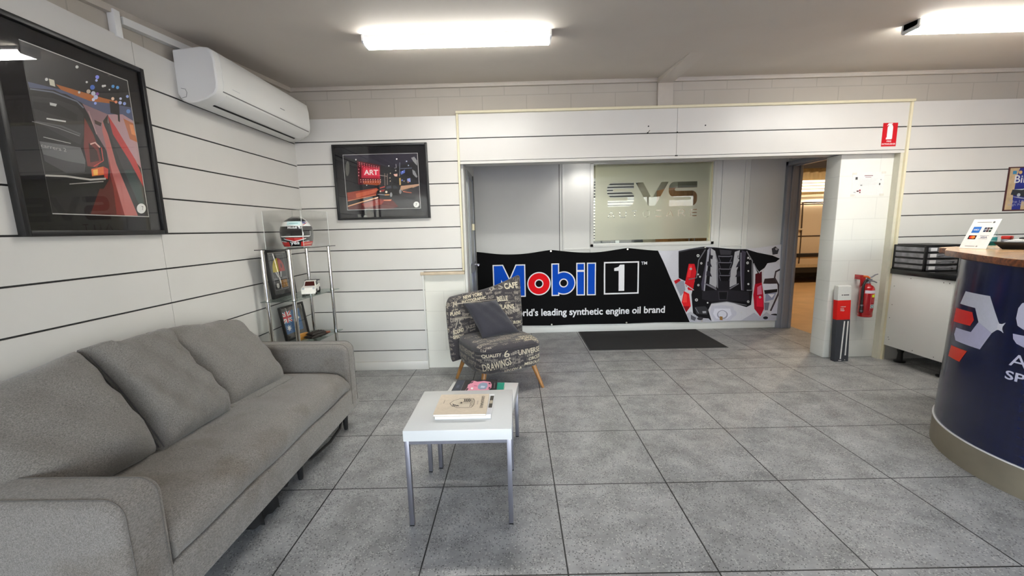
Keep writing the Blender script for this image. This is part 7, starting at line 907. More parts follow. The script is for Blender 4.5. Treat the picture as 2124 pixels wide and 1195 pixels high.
words(seatmb, src_s, (0, 0, 0.8), (1, 0, 0), (0, 1, 0), (0, 0, -1), [('DRAWINGS', -0.16, -0.21, 0.21, 0.065, 0.02, 0.1, LETG), ('FOR', 0.07, -0.25, 0.045, 0.03, 0.02, 0.0, LET), ('HUNGER', 0.13, -0.19, 0.14, 0.04, 0.03, 0.0, LET), ('SCHOOL', 0.12, -0.245, 0.15, 0.045, 0.03, 0, LET), ('SEWING', 0.13, -0.285, 0.13, 0.03, 0.03, 0, LET), ('Guild', -0.26, -0.13, 0.12, 0.06, 0, 0.1, LETG), ('EXTRA', -0.27, -0.26, 0.11, 0.045, 0.02, 0.2, LETG), ('books', 0.0, -0.1, 0.13, 0.05, 0, 0, LETG), ('and more', 0.12, -0.1, 0.15, 0.04, 0, 0, LETG), ('LETTERS', -0.2, -0.02, 0.18, 0.05, 0.02, 0, LETG), ('&', 0.05, -0.04, 0.05, 0.06, 0, 0, LETG)])
words(seatmb, src_s, (-0.8, 0, 0), (0, -1, 0), (0, 0, 1), (1, 0, 0), [('AUTHENTIC', -0.14, 0.33, 0.34, 0.045, 0.02, 0.0, LETG), ('SINCE', -0.12, 0.27, 0.16, 0.04, 0.02, 0, LETG), ('Story', 0.08, 0.25, 0.16, 0.06, 0, 0.1, LETG), ('OF', -0.1, 0.225, 0.07, 0.03, 0.02, 0, LET)])
words(seatmb, src_s, (0.8, 0, 0), (0, 1, 0), (0, 0, 1), (-1, 0, 0), [('WORDS', -0.28, 0.32, 0.2, 0.05, 0.02, 0, LET), ('& more', -0.25, 0.25, 0.2, 0.04, 0, 0, LETG)])
# small scribbled lettering between the big words
LETD = mat('faint_lettering', (128, 122, 114), 0.9, var=0.15, scale=40)
SMALL = ['Drawings', 'sound', 'UNION', 'book', 'PLAINS', 'cafe', 'saga', 'PRESS', 'type', '& co', 'STUDIO', 'fine arts', 'No. 5', 'HOTEL', 'fables', 'NIGHT', 'old town', 'River', 'MAPS', 'story']
def scatter(mb, src, org, ux, uv, dirv, x0, x1, y0, y1, dx, dy):
    y = y0
    while y < y1:
        x = x0 + rt.uniform(0, dx * 0.4)
        while x < x1:
            w_ = dx * rt.uniform(0.6, 1.0); h_ = dy * rt.uniform(0.45, 0.8)
            o = Vector(org) + Vector(ux) * x + Vector(uv) * y
            project(mb, src, rt.choice(SMALL), o, ux, uv, w_, h_, dirv, rt.choice((LETD, LETD, LETG)), rt.choice((0, 0.015)), rt.uniform(-0.15, 0.3), 0.0009)
            x += dx * 1.08
        y += dy
scatter(backmb, src_b, (0, -0.6, 0), (1, 0, 0), (0, 0, 1), (0, 1, 0), -0.35, 0.33, 0.40, 0.92, 0.085, 0.04)
scatter(backmb, src_b, (-0.7, 0, 0), (0, -1, 0), (0, 0, 1), (1, 0, 0), -0.36, -0.16, 0.22, 0.75, 0.06, 0.04)
scatter(seatmb, src_s, (0, -0.8, 0), (1, 0, 0), (0, 0, 1), (0, 1, 0), -0.29, 0.26, 0.205, 0.37, 0.075, 0.034)
scatter(seatmb, src_s, (0, 0, 0.8), (1, 0, 0), (0, 1, 0), (0, 0, -1), -0.28, 0.24, -0.30, 0.15, 0.09, 0.045)
scatter(seatmb, src_s, (-0.8, 0, 0), (0, -1, 0), (0, 0, 1), (1, 0, 0), -0.2, 0.27, 0.21, 0.37, 0.075, 0.036)
scatter(seatmb, src_s, (0.8, 0, 0), (0, 1, 0), (0, 0, 1), (-1, 0, 0), -0.27, 0.2, 0.21, 0.37, 0.08, 0.036)
seatmb.build('seat', t, smooth=60); backmb.build('backrest', t, smooth=60)
for (fx, fy) in ((0.36, -0.235), (-0.29, -0.30), (-0.305, 0.30), (0.30, 0.30)):
    pass
for (fx, fy) in ((0.29, -0.30), (-0.29, -0.30), (-0.29, 0.30), (0.29, 0.30)):
    m = MB(); tp = Vector((fx * 0.78, fy * 0.78, 0.215)); ft = Vector((fx, fy, 0.0))
    m.tube([ft, ft.lerp(tp, 0.04), tp], [0.0125, 0.0135, 0.022], OAK, 16); m.build('leg', t, smooth=40)
t, pt, c = loose('cushion', 'plain charcoal square cushion leaning on the back of the lettered armchair', ((-0.475, 3.70, 0.725), (-0.195, 3.885, 0.72), (-0.30, 3.52, 0.447), (0.015, 3.71, 0.452)), 0.06, 31, None, fabric_mat('charcoal_cotton', (44, 44, 50), (62, 62, 70), 1.4), p=4, sag=0.05, wr=0.004)
m = MB(); m.tube([pt(0.01, v, 1) for v in [k / 16 for k in range(17)]] , 0.003, MATS['charcoal_cotton'], 6); m.tube([pt(u, 0.01, 1) for u in [k / 16 for k in range(17)]], 0.003, MATS['charcoal_cotton'], 6); m.build('piping', t, smooth=50)

# ------------------------------------------------------------------ glass shelf in the corner and what stands on it
L_, M_, R_, Q_ = Vector((-1.945, 3.16, 0)), Vector((-1.69, 3.18, 0)), Vector((-1.635, 3.87, 0)), Vector((-1.925, 3.85, 0))
t = thing('glass_shelf_unit', 'corner shelf stand with chrome tube posts and glass shelves behind the sofa arm', 'shelf', (-1.795, 3.51, 0))
O_ = Vector((-1.795, 3.51, 0))
SZ = (0.09, 0.48, 0.865, 1.26)
BLKG = mat('black_glass', (10, 11, 12), 0.08, coat=0.5)
for z in SZ:
    m = MB(); P = [p - O_ for p in (L_, M_, R_, Q_)]
    m.hexa([(p.x, p.y, z - 0.006) for p in P] + [(p.x, p.y, z) for p in P], BLKG if z == SZ[3] else SHELFGLASS); m.build('shelf', t)
for (x, y) in ((-1.915, 3.205), (-1.722, 3.228), (-1.863, 3.79), (-1.675, 3.81)):
    m = MB(); x -= O_.x; y -= O_.y
    for i in range(3):
        a, b2 = SZ[i], SZ[i + 1] - 0.006; m.lathe([(0.015, a), (0.015, b2)], CHROME, (x, y, 0), 18); m.lathe([(0.018, a), (0.018, a + 0.01)], CHROME, (x, y, 0), 18); m.lathe([(0.018, b2 - 0.01), (0.018, b2)], CHROME, (x, y, 0), 18)
    m.lathe([(0.016, 0.0), (0.016, 0.084)], CHROME, (x, y, 0), 18); m.build('post', t, smooth=40)
# acrylic case with the helmet
t = thing('acrylic_case', 'clear acrylic display box on the top shelf, over the helmet', 'display case', (-1.78, 3.51, 1.2605), math.radians(-4))
m = MB(); a, b2, h = 0.155, 0.20, 0.29; th = 0.003
for (x0_, x1_, y0_, y1_, z0_, z1_) in ((-a, -a + th, -b2, b2, 0, h), (a - th, a, -b2, b2, 0, h), (-a, a, -b2, -b2 + th, 0, h), (-a, a, b2 - th, b2, 0, h), (-a, a, -b2, b2, h, h + th)): m.box(x0_, x1_, y0_, y1_, z0_, z1_, ACRYL)
m.build('box', t)
m = MB(); EDG = mat('acrylic_edge', (226, 230, 228), 0.3)
for sx in (-1, 1):
    for sy in (-1, 1): m.box(sx * a - 0.0012, sx * a + 0.0012, sy * b2 - 0.0012, sy * b2 + 0.0012, 0, h, EDG)
m.build('edge', t)
HR = math.radians(19)
t = thing('racing_helmet', 'white, black and red racing helmet inside the clear display box', 'helmet', (-1.765, 3.46, 1.2615), HR)
HW, HB, HRD, HG = ink((232, 232, 228), 0.2, 0.6), ink((24, 24, 26), 0.2, 0.6), ink((206, 44, 40), 0.2, 0.6), ink((64, 66, 66), 0.2, 0.6)
def hel(az, el):
    """point on the shell; az 0 looks out of the visor, el -1..1 from the bottom rim to the crown"""
    z = 0.119 + 0.124 * math.sin(el)
    r = math.cos(el); sx = 0.122; sy = 0.148
    if el < 0: r = 0.80 + 0.20 * math.cos(el * 1.35)
    x = sx * r * math.sin(az); y = -sy * r * math.cos(az)
    if el < 0.05 and abs(az) < 1.2: y -= 0.012 * math.cos(az * 1.3) * min(1, (0.05 - el) * 3)
    return Vector((x, y, z))
m = MB(); naz, nel = 64, 36; e0, e1 = -1.05, PI / 2
grid = [[hel(2 * PI * i / naz, e0 + (e1 - e0) * j / nel) for i in range(naz)] for j in range(nel + 1)]
vs = [p for r in grid for p in r]
def hcol(az, el):
    az = (az + PI) % (2 * PI) - PI; aa = abs(az)
    if el > 0.80: return HB if aa < 1.3 or el > 1.15 else HW
    if 0.42 < el <= 0.80: return HW if aa < 1.5 else HG
    if 0.20 < el <= 0.42: return HB
    if -0.30 < el <= 0.20: return HB if aa < 1.15 else HG
    if -0.62 < el <= -0.30: return (HRD if aa < 0.75 - (-0.30 - el) * 2.0 else HB) if aa < 1.4 else HG
    return HB if aa < 0.42 else HRD
for j in range(nel):
    el = e0 + (e1 - e0) * (j + 0.5) / nel
    for i in range(naz):
        az = 2 * PI * (i + 0.5) / naz; f = (j * naz + i, j * naz + (i + 1) % naz, (j + 1) * naz + (i + 1) % naz, (j + 1) * naz + i)
        m.add([vs[k] for k in f], [(0, 1, 2, 3)], hcol(az, el))
b = bmesh.new(); shell = MB(); shell.v, shell.f, shell.m, shell.mats = m.v, m.f, m.m, m.mats
hfn = lambda k: (lambda u, v: hel(u, v) * 1.0 + Vector((math.sin(u) * k, -math.cos(u) * k, 0.0)))
def band(pts, w, mt, k=0.002): 
    q = []
    for i, p in enumerate(pts): q.append((p[0], p[1] + w / 2))
    for p in pts[::-1]: q.append((p[0], p[1] - w / 2))
    shell.decal(q, hfn(k), mt, 0.12)
band([(-0.95 + 1.9 * i / 12, -0.24) for i in range(13)], 0.07, HW)
for s in (-1, 1): shell.decal([(s * 0.95, -0.27), (s * 1.06, -0.2), (s * 1.06, 0.1), (s * 0.97, 0.1)], hfn(0.002), HW, 0.12)
shell.decal([(-0.72, -0.36), (-0.70, -0.42), (0, -0.62), (0.70, -0.42), (0.72, -0.36), (0, -0.56)], hfn(0.002), HW, 0.12)
shell.decal([(-0.45, 0.47), (0.45, 0.47), (0.55, 0.78), (-0.55, 0.78)], hfn(0.002), ink((206, 230, 232), 0.25), 0.12)
shell.decal(rect(-0.32, 0.59, 0.32, 0.64), hfn(0.003), ink((120, 176, 178), 0.3), 0.12)
write(shell, 'Mobil 1', -0.36, 0.25, 0.72, 0.13, hfn(0.003), ink((238, 238, 238), 0.3), 0.03, 0.12)
write(shell, 'yes', -0.28, -0.92, 0.56, 0.3, hfn(0.003), ink((240, 240, 240), 0.3), 0.02, 0.12)
write(shell, 'MOBIL', 0.50, -0.66, 0.5, 0.08, hfn(0.003), ink((228, 228, 228), 0.3), 0.02, 0.12, 0.12)
write(shell, 'MOBIL', -1.0, -0.60, 0.5, 0.08, hfn(0.003), ink((228, 228, 228), 0.3), 0.02, 0.12, -0.12)
shell.decal([(0.62, 0.6), (0.9, 0.56), (0.95, 0.74), (0.66, 0.78)], hfn(0.003), ink((84, 84, 130), 0.3), 0.12)
shell.decal([(0.6, 0.45), (1.05, 0.66), (1.06, 0.7), (0.6, 0.49)], hfn(0.003), HRD, 0.12)
shell.decal([(0.5, -0.80), (1.3, -0.72), (1.3, -0.80), (0.52, -0.88)], hfn(0.003), ink((226, 150, 120), 0.3), 0.12)
so = shell.build('shell', t, smooth=60)
m = MB()
V1 = [[hel(-1.02 + 2.04 * i / 20, e) + Vector((math.sin(-1.02 + 2.04 * i / 20), -math.cos(-1.02 + 2.04 * i / 20), 0)) * 0.004 for i in range(21)] for e in (-0.20, -0.05, 0.1, 0.2)]
m.loft(V1, mat('dark_visor', (14, 14, 16), 0.08, coat=1.0), cap=False, close=False); m.build('visor', t, smooth=60, label='dark visor')
m = MB(); m.lathe([(0.085, 0.0), (0.10, 0.004), (0.10, 0.012)], HW, (0, 0, 0), 30); m.build('neck_ring', t, smooth=40)
m = MB(); m.loft([[(0.03 * s, 0.02, 0.236), (0.045 * s, -0.06, 0.222), (0.045 * s, -0.065, 0.227), (0.03 * s, 0.02, 0.246)] for s in (-1, 1)], HB); m.build('air_vent', t)

def frame_box(m, w, h, d, bw, mt, bev=0.002):
    """picture moulding in its own plane: x across, z up, front at y=-d"""
    m.box(-w / 2, -w / 2 + bw, -d, 0, 0, h, mt, bev); m.box(w / 2 - bw, w / 2, -d, 0, 0, h, mt, bev)
    m.box(-w / 2 + bw, w / 2 - bw, -d, 0, 0, bw, mt, bev); m.box(-w / 2 + bw, w / 2 - bw, -d, 0, h - bw, h, mt, bev)
# shadow-box frame with the red and yellow cap
FT = math.radians(89)
def tilt_fn(a): return Matrix.Rotation(-a, 4, 'X')
t = thing('memorabilia_frame', 'black shadow-box frame with a yellow and red panel on the middle shelf', 'picture frame', (-1.918, 3.44, 0.8655), FT)
K = tilt_fn(math.radians(5))
m = MB(); frame_box(m, 0.335, 0.385, 0.025, 0.022, BLACK); m.v = [tuple(K @ Vector(p)) for p in m.v]; m.build('frame', t, smooth=30)
m = MB(); GRM = ink((74, 74, 74), 0.8); f = lambda k: (lambda u, v: tuple(K @ Vector((u, -0.004 - k, v))))
m.box(-0.145, 0.145, -0.004, -0.001, 0.02, 0.355, GRM, 0, T=K)
m.decal([rect(-0.095, 0.155, 0.10, 0.345), rect(-0.093, 0.157, 0.098, 0.343)], f(0.0003), ink((170, 170, 170)))
m.decal([rect(-0.095, 0.06, 0.10, 0.148), rect(-0.093, 0.062, 0.098, 0.146)], f(0.0003), ink((200, 200, 200)))
arc = [(0.085 * math.cos(PI * k / 18), 0.215 + 0.10 * math.sin(PI * k / 18)) for k in range(19)]
m.decal([p for p in arc if p[0] <= 0.001] + [(-0.085, 0.205), (0.0, 0.205)], f(0.0006), ink((232, 208, 44)))
m.decal([p for p in arc if p[0] >= -0.001] + [(0.0, 0.205), (0.085, 0.205)], f(0.0008), ink((206, 62, 54)))
m.decal([(0.042 + 0.011 * math.cos(a), 0.25 + 0.02 * math.sin(a)) for a in [2 * PI * k / 14 for k in range(14)]], f(0.0011), ink((110, 24, 24)))
m.decal([(-0.06, 0.205), (-0.04, 0.205), (-0.018, 0.16), (-0.034, 0.16)], f(0.0008), ink((226, 226, 222))); m.decal([(0.012, 0.205), (0.032, 0.205), (0.018, 0.16), (0.002, 0.16)], f(0.0008), ink((226, 226, 222)))
m.decal(rect(0.0, 0.072, 0.085, 0.134), f(0.0006), ink((170, 122, 50)))
for k in range(4): m.decal(rect(0.012, 0.082 + k * 0.013, 0.07 - (k % 2) * 0.014, 0.086 + k * 0.013), f(0.0009), ink((96, 62, 24)))
m.decal(rect(-0.085, 0.066, -0.02, 0.142), f(0.0005), ink((24, 24, 24))); m.decal(circle(-0.055, 0.095, 0.02, 16), f(0.0008), ink((210, 208, 200))); m.decal(rect(-0.012, 0.066, -0.004, 0.142), f(0.0006), ink((206, 206, 206)))
m.build('print', t, smooth=False)
m = MB(); m.box(-0.145, 0.145, -0.017, -0.015, 0.02, 0.355, GLASSP, 0, T=K); m.build('glass', t)
# flag frame
t = thing('flag_frame', 'dark frame holding a small blue flag on the lower shelf', 'picture frame', (-1.915, 3.575, 0.4805), math.radians(84))
K2 = tilt_fn(math.radians(8))
m = MB(); frame_box(m, 0.32, 0.292, 0.022, 0.016, mat('dark_brown_frame', (30, 26, 24), 0.5)); m.v = [tuple(K2 @ Vector(p)) for p in m.v]; m.build('frame', t, smooth=30)
m = MB(); f = lambda k: (lambda u, v: tuple(K2 @ Vector((u, -0.004 - k, v))))
m.box(-0.146, 0.146, -0.004, -0.001, 0.014, 0.278, ink((70, 68, 62), 0.8), 0, T=K2)
fx, fz, fw, fh = -0.138, 0.055, 0.245, 0.19
m.decal(rect(fx, fz, fx + fw, fz + fh), f(0.0003), ink((42, 92, 140), 0.7))
cw, chh = fw / 2, fh / 2; cx0, cz0 = fx, fz + fh - chh
WHT, RED = ink((236, 236, 234), 0.7), ink((204, 36, 48), 0.7)
def cut(poly):
    return [(min(max(u, cx0), cx0 + cw), min(max(v, cz0), cz0 + chh)) for u, v in poly]
for (ax_, az_, bx_, bz_) in ((cx0, cz0, cx0 + cw, cz0 + chh), (cx0, cz0 + chh, cx0 + cw, cz0)):
    dz = 0.017 if bz_ > az_ else -0.017
    m.decal(cut([(ax_, az_), (ax_ + 0.02, az_), (bx_, bz_ - dz), (bx_, bz_), (bx_ - 0.02, bz_), (ax_, az_ + dz)]), f(0.0006), WHT)
    m.decal(cut([(ax_, az_), (ax_ + 0.008, az_), (bx_, bz_ - dz * 0.4), (bx_, bz_), (bx_ - 0.008, bz_), (ax_, az_ + dz * 0.4)]), f(0.0008), RED)
mx_, mz_ = cx0 + cw / 2, cz0 + chh / 2
m.decal(rect(mx_ - 0.018, cz0, mx_ + 0.018, cz0 + chh), f(0.001), WHT); m.decal(rect(cx0, mz_ - 0.018, cx0 + cw, mz_ + 0.018), f(0.001), WHT)
m.decal(rect(mx_ - 0.010, cz0, mx_ + 0.010, cz0 + chh), f(0.0012), RED); m.decal(rect(cx0, mz_ - 0.010, cx0 + cw, mz_ + 0.010), f(0.0012), RED)
def star(cx, cz, r, n=7): return [(cx + (r if k % 2 == 0 else r * 0.45) * math.sin(PI * k / n), cz + (r if k % 2 == 0 else r * 0.45) * math.cos(PI * k / n)) for k in range(2 * n)]
for (sx, sz, r, n) in ((mx_, fz + 0.047, 0.03, 7), (fx + fw * 0.75, fz + fh * 0.8, 0.014, 7), (fx + fw * 0.62, fz + fh * 0.52, 0.014, 7), (fx + fw * 0.87, fz + fh * 0.58, 0.014, 7), (fx + fw * 0.75, fz + fh * 0.18, 0.014, 7), (fx + fw * 0.8, fz + fh * 0.42, 0.008, 5)): m.decal(star(sx, sz, r, n), f(0.0006), WHT)
m.build('print', t, smooth=False)
m = MB(); m.box(-0.146, 0.146, -0.016, -0.014, 0.014, 0.278, GLASSP, 0, T=K2); m.build('glass', t)
t = thing('wooden_plaque', 'small honey-coloured wooden block in front of the flag frame on the lower shelf', 'plaque', (-1.83, 3.50, 0.4805), math.radians(70))
m = MB(); m.box(-0.05, 0.05, -0.012, 0.012, 0, 0.055, wood_mat('honey_wood', (176, 122, 48), (206, 152, 76), (6, 1, 20)), 0.003); m.build('block', t, smooth=30)
t = thing('folded_gloves', 'dark folded leather gloves lying at the front of the lower shelf', 'gloves', (-1.74, 3.56, 0.4805), math.radians(72))
LEA = mat('dark_leather', (40, 34, 30), 0.5, var=0.3, scale=30, bump=0.4)
m = MB(); pillow(m, (-0.10, 0.045, 0.022), (0.10, 0.04, 0.02), (-0.10, -0.05, 0.02), (0.105, -0.045, 0.022), 0.02, LEA, p=4, wr=0.004, seed=3); m.build('lower_glove', t, smooth=60)
m = MB(); pillow(m, (-0.08, 0.04, 0.045), (0.085, 0.03, 0.04), (-0.085, -0.04, 0.043), (0.08, -0.04, 0.04), 0.014, LEA, p=4, wr=0.004, seed=8); m.tube([(0.07, -0.04, 0.035), (0.09, -0.05, 0.03), (0.105, -0.05, 0.03)], 0.01, mat('tan_leather', (120, 70, 50), 0.5), 8); m.build('upper_glove', t, smooth=60)
# white toy car
t = thing('toy_car', 'white toy coupe with a black rear wing on the middle shelf', 'toy car', (-1.745, 3.56, 0.8655), math.radians(106))
TW = ink((236, 234, 226), 0.3)
m = MB()
prof = [(-0.085, 0.018), (-0.088, 0.036), (-0.075, 0.048), (-0.03, 0.052), (0.075, 0.056), (0.085, 0.05), (0.088, 0.02)]
m.loft([[(u, s, z) for u, z in prof] for s in (-0.042, -0.038, 0.038, 0.042)], TW)
m.loft([[(-0.035, s * 0.036, 0.051), (-0.012, s * 0.03, 0.082), (0.03, s * 0.03, 0.084), (0.075, s * 0.035, 0.055)] for s in (-1, 1)], TW)
m.box(-0.097, -0.085, -0.04, 0.04, 0.010, 0.020, TW, 0.002); m.v = [(p[0] * 1.32, p[1] * 1.32, p[2] * 1.32) for p in m.v]; m.build('body', t, smooth=30)
m = MB(); GL = ink((70, 34, 30), 0.15)
m.add([(-0.0345, -0.03, 0.0545), (-0.0345, 0.03, 0.0545), (-0.0145, 0.026, 0.0808), (-0.0145, -0.026, 0.0808)], [(0, 1, 2, 3)], GL, Matrix.Translation((-0.0012, 0, 0)))
for s in (-1, 1): m.add([(-0.022, s * 0.0356, 0.056), (0.05, s * 0.0362, 0.058), (0.028, s * 0.0316, 0.079), (-0.008, s * 0.0314, 0.079)], [(0, 1, 2, 3)], ink((20, 20, 22), 0.15), Matrix.Translation((0, s * 0.0012, 0)))
m.v = [(p[0] * 1.32, p[1] * 1.32, p[2] * 1.32) for p in m.v]; m.build('window', t)
for u in (-0.055, 0.055):
    for s in (-1, 1):
        m = MB(); T = Matrix.Translation((u, s * 0.036, 0.019)) @ Matrix.Rotation(PI / 2, 4, 'X'); m.lathe([(0.013, -0.008), (0.019, -0.008), (0.019, 0.008), (0.013, 0.008)], BLACKM, seg=18, T=T); m.lathe([(0.013, -0.0075), (0.013, 0.0075)], ink((220, 220, 220), 0.3), seg=12, T=T); m.v = [(p[0] * 1.32, p[1] * 1.32, p[2] * 1.32) for p in m.v]; m.build('wheel', t, smooth=40)
m = MB(); m.box(0.062, 0.09, -0.044, 0.044, 0.078, 0.083, BLACK, 0.001); m.box(0.072, 0.078, -0.03, -0.025, 0.055, 0.08, BLACK); m.box(0.072, 0.078, 0.025, 0.03, 0.055, 0.08, BLACK); m.v = [(p[0] * 1.32, p[1] * 1.32, p[2] * 1.32) for p in m.v]; m.build('rear_wing', t)
for s in (-1, 1):
    m = MB(); m.lathe([(0.007, 0.0), (0.006, 0.003)], ink((180, 186, 190), 0.15), seg=12, T=Matrix.Translation((-0.083, s * 0.03, 0.043)) @ Matrix.Rotation(-PI / 2.4, 4, 'Y')); m.v = [(p[0] * 1.32, p[1] * 1.32, p[2] * 1.32) for p in m.v]; m.build('headlight', t)

# ------------------------------------------------------------------ framed photographs
def print_layers(m, art, fn, k0=0.0006, dk=0.00002, rough=0.35):
    for i, (c, poly) in enumerate(art):
        m.decal(poly, (lambda u, v, k=k0 + i * dk: fn(u, v, k)), ink(tuple(c), rough))
MOUNT = mat('charcoal_mount', (32, 31, 34), 0.9, var=0.04, scale=80, spec=0.1)
t = thing('framed_photograph', 'large black-framed night photograph of a car from behind, on the left wall', 'picture', (XL - 0.0, 2.085, 1.388), PI / 2)
w_, h_ = 0.715, 0.878
m = MB(); frame_box(m, w_, h_, 0.034, 0.022, BLACK); m.build('frame', t, smooth=30)
m = MB(); m.box(-w_ / 2 + 0.02, w_ / 2 - 0.02, -0.012, -0.002, 0.02, h_ - 0.02, MOUNT)
pw0, pw1, ph0, ph1 = -0.222, 0.266, 0.097, 0.790
f = lambda u, v, k: (pw0 + u * (pw1 - pw0), -0.012 - k, ph0 + v * (ph1 - ph0))
m.decal([(pw0, ph0 - 0.004), (pw1 + 0.004, ph0 - 0.004), (pw1 + 0.004, ph1 + 0.004), (pw0, ph1 + 0.004)], lambda u, v: (u, -0.0122, v), ink((214, 212, 206)))
print_layers(m, ART_STREET, f)
write(m, 'carrera 2', 0.01, 0.398, 0.21, 0.022, lambda u, v: f(u, v, 0.0024), ink((190, 188, 184)), 0.0, None, -0.02)
write(m, '7', 0.925, 0.045, 0.022, 0.03, lambda u, v: f(u, v, 0.0024), ink((70, 70, 72)))
m.build('print', t, smooth=False)
m = MB(); m.box(-w_ / 2 + 0.02, w_ / 2 - 0.02, -0.022, -0.019, 0.02, h_ - 0.02, GLASSP); m.build('glass', t)

t = thing('framed_photograph', 'smaller black-framed night photograph with a red ART sign, on the back wall', 'picture', (-1.230, YS, 1.487), 0)
w_, h_ = 0.875, 0.682
m = MB(); frame_box(m, w_, h_, 0.030, 0.020, BLACK); m.build('frame', t, smooth=30)
m = MB(); m.box(-w_ / 2 + 0.018, w_ / 2 - 0.018, -0.012, -0.002, 0.018, h_ - 0.018, MOUNT)
qw0, qw1, qh0, qh1 = -0.342, 0.344, 0.095, 0.590
f2_ = lambda u, v, k: (qw0 + u * (qw1 - qw0), -0.012 - k, qh0 + v * (qh1 - qh0))
m.decal([(qw0 - 0.004, qh0 - 0.004), (qw1 + 0.004, qh0 - 0.004), (qw1 + 0.004, qh1 + 0.004), (qw0 - 0.004, qh1 + 0.004)], lambda u, v: (u, -0.0122, v), ink((206, 206, 204)))
print_layers(m, ART_NIGHT, f2_)
write(m, 'ART', 0.265, 0.635, 0.19, 0.092, lambda u, v: f2_(u, v, 0.0036), ink((255, 240, 236)), 0.02, None, -0.04)
write(m, '7', 0.938, 0.045, 0.022, 0.045, lambda u, v: f2_(u, v, 0.0036), ink((70, 70, 72)))
m.build('print', t, smooth=False)
m = MB(); m.box(-w_ / 2 + 0.018, w_ / 2 - 0.018, -0.020, -0.0175, 0.018, h_ - 0.018, GLASSP); m.build('glass', t)

# ------------------------------------------------------------------ air conditioner and its duct
ACW = mat('ac_white', (226, 226, 222), 0.38, var=0.01, scale=3)
t = thing('air_conditioner', 'long white split air conditioner mounted high on the left wall', 'air conditioner', (XL, 3.31, 2.17))
pr = [(0.0, 0.045), (0.0, 0.305), (0.16, 0.318), (0.205, 0.314), (0.232, 0.296), (0.242, 0.24), (0.244, 0.11), (0.238, 0.075), (0.222, 0.05), (0.17, 0.022), (0.11, 0.004), (0.05, 0.0), (0.015, 0.015)]
def acr(y, s=1.0, c=(0.11, 0.16)): return [(c[0] + (x - c[0]) * s if x > 0.001 else 0.0, y, c[1] + (z - c[1]) * s) for x, z in pr]
m = MB(); m.loft([acr(-0.592, 0.93), acr(-0.586, 0.985), acr(-0.575), acr(0.575), acr(0.586, 0.985), acr(0.592, 0.93)], ACW); m.build('casing', t, smooth=35)
m = MB(); m.loft([[(0.225, y, 0.3005), (0.2355, y, 0.292), (0.246, y, 0.24), (0.2475, y, 0.112), (0.2425, y, 0.084), (0.236, y, 0.088), (0.23, y, 0.24), (0.22, y, 0.29)] for y in (-0.54, 0.56)], ACW); m.build('front_panel', t, smooth=40)
m = MB(); m.loft([[(0.232, y, 0.061), (0.206, y, 0.036), (0.16, y, 0.0145), (0.155, y, 0.0195), (0.2, y, 0.043), (0.226, y, 0.067)] for y in (-0.5, 0.52)], ACW); m.build('louvre', t, smooth=40)
m = MB(); m.loft([[(0.142, y, 0.0105), (0.13, y, 0.0065), (0.13, y, 0.012), (0.142, y, 0.016)] for y in (-0.49, 0.50)], BLACKM); m.loft([[(0.2395, y, 0.0775), (0.2365, y, 0.0715), (0.23, y, 0.0745), (0.233, y, 0.08)] for y in (-0.54, 0.56)], mat('panel_shadow_gap', (110, 110, 108), 0.6)); m.build('air_slot', t)
m = MB(); fa = lambda u, v: (0.2478, u, v)
m.decal(rect(0.10, 0.146, 0.165, 0.1515), fa, ink((130, 130, 134))); m.decal(rect(-0.46, 0.109, -0.385, 0.1125), fa, ink((190, 194, 196))); m.build('badge', t, smooth=False)
m = MB(); m.tube([(0.02, -0.5925, 0.085), (0.045, -0.5925, 0.08), (0.052, -0.5925, 0.06), (0.045, -0.5925, 0.035), (0.02, -0.5925, 0.03)], 0.0015, mat('cutout_line', (130, 130, 126), 0.6), 6); m.build('pipe_cutout', t)
t = thing('wall_conduit', 'white plastic trunking running under the ceiling to the air conditioner', 'conduit', (XL, 2.36, 2.39))
m = MB(); m.box(-0.028, 0.010, -0.022, 0.016, -0.0, 0.13, ACW, 0.003)
def zl(y): return zc(2.36 + y) - 2.39 - 0.036
m.hexa([(-0.028, 0.03, zl(0.03) - 0.038), (0.010, 0.03, zl(0.03) - 0.038), (0.010, 0.55, zl(0.55) - 0.038), (-0.028, 0.55, zl(0.55) - 0.038), (-0.028, 0.03, zl(0.03)), (0.010, 0.03, zl(0.03)), (0.010, 0.55, zl(0.55)), (-0.028, 0.55, zl(0.55))], ACW)
m.build('trunking', t, smooth=30)

# ------------------------------------------------------------------ banner
def by(x, z):
    top = 1.088 - 0.04 * abs(math.sin(PI * (x + 0.53) / 0.981)) ** 1.3
    a = max(0, (z - 0.45) / 0.6); e = abs(math.sin(PI * (x + 0.53) / 0.981))
    return 5.438 - 0.010 * math.sin(6.4 * x + 1.4 * z) * (0.5 + 0.5 * a) - 0.012 * a * math.sin(14 * x - 7 * z) * e - 0.008 * math.sin(3 * x - 5 * z)
def bz(x, q):
    top = 1.088 - 0.045 * abs(math.sin(PI * (x + 0.53) / 0.981)) ** 1.2 + (0.0)
    bot = 0.100 + 0.008 * abs(math.sin(PI * (x + 0.53) / 0.981))
    return bot + (top - bot) * q
def bmap(k): return lambda x, q: (x, by(x, bz(x, q)) - k, bz(x, q))
def q_of(x, z):
    b0, b1 = bz(x, 0), bz(x, 1); return (z - b0) / (b1 - b0)
def bmapz(k):
    return lambda x, z: (x, by(x, min(max(z, bz(x, 0)), bz(x, 1))) - k, min(max(z, bz(x, 0.004)), bz(x, 0.996)))
BK = ink((9, 9, 11), 0.85, 0.0, 0.15); SLV = ink((206, 206, 214), 0.5)
t = thing('advertising_banner', 'wide black fabric banner with white slogan and engine picture below the office window', 'banner', (0, 0, 0))
m = MB(); xa, xb = -0.53, 3.402
N1, N2 = 240, 30
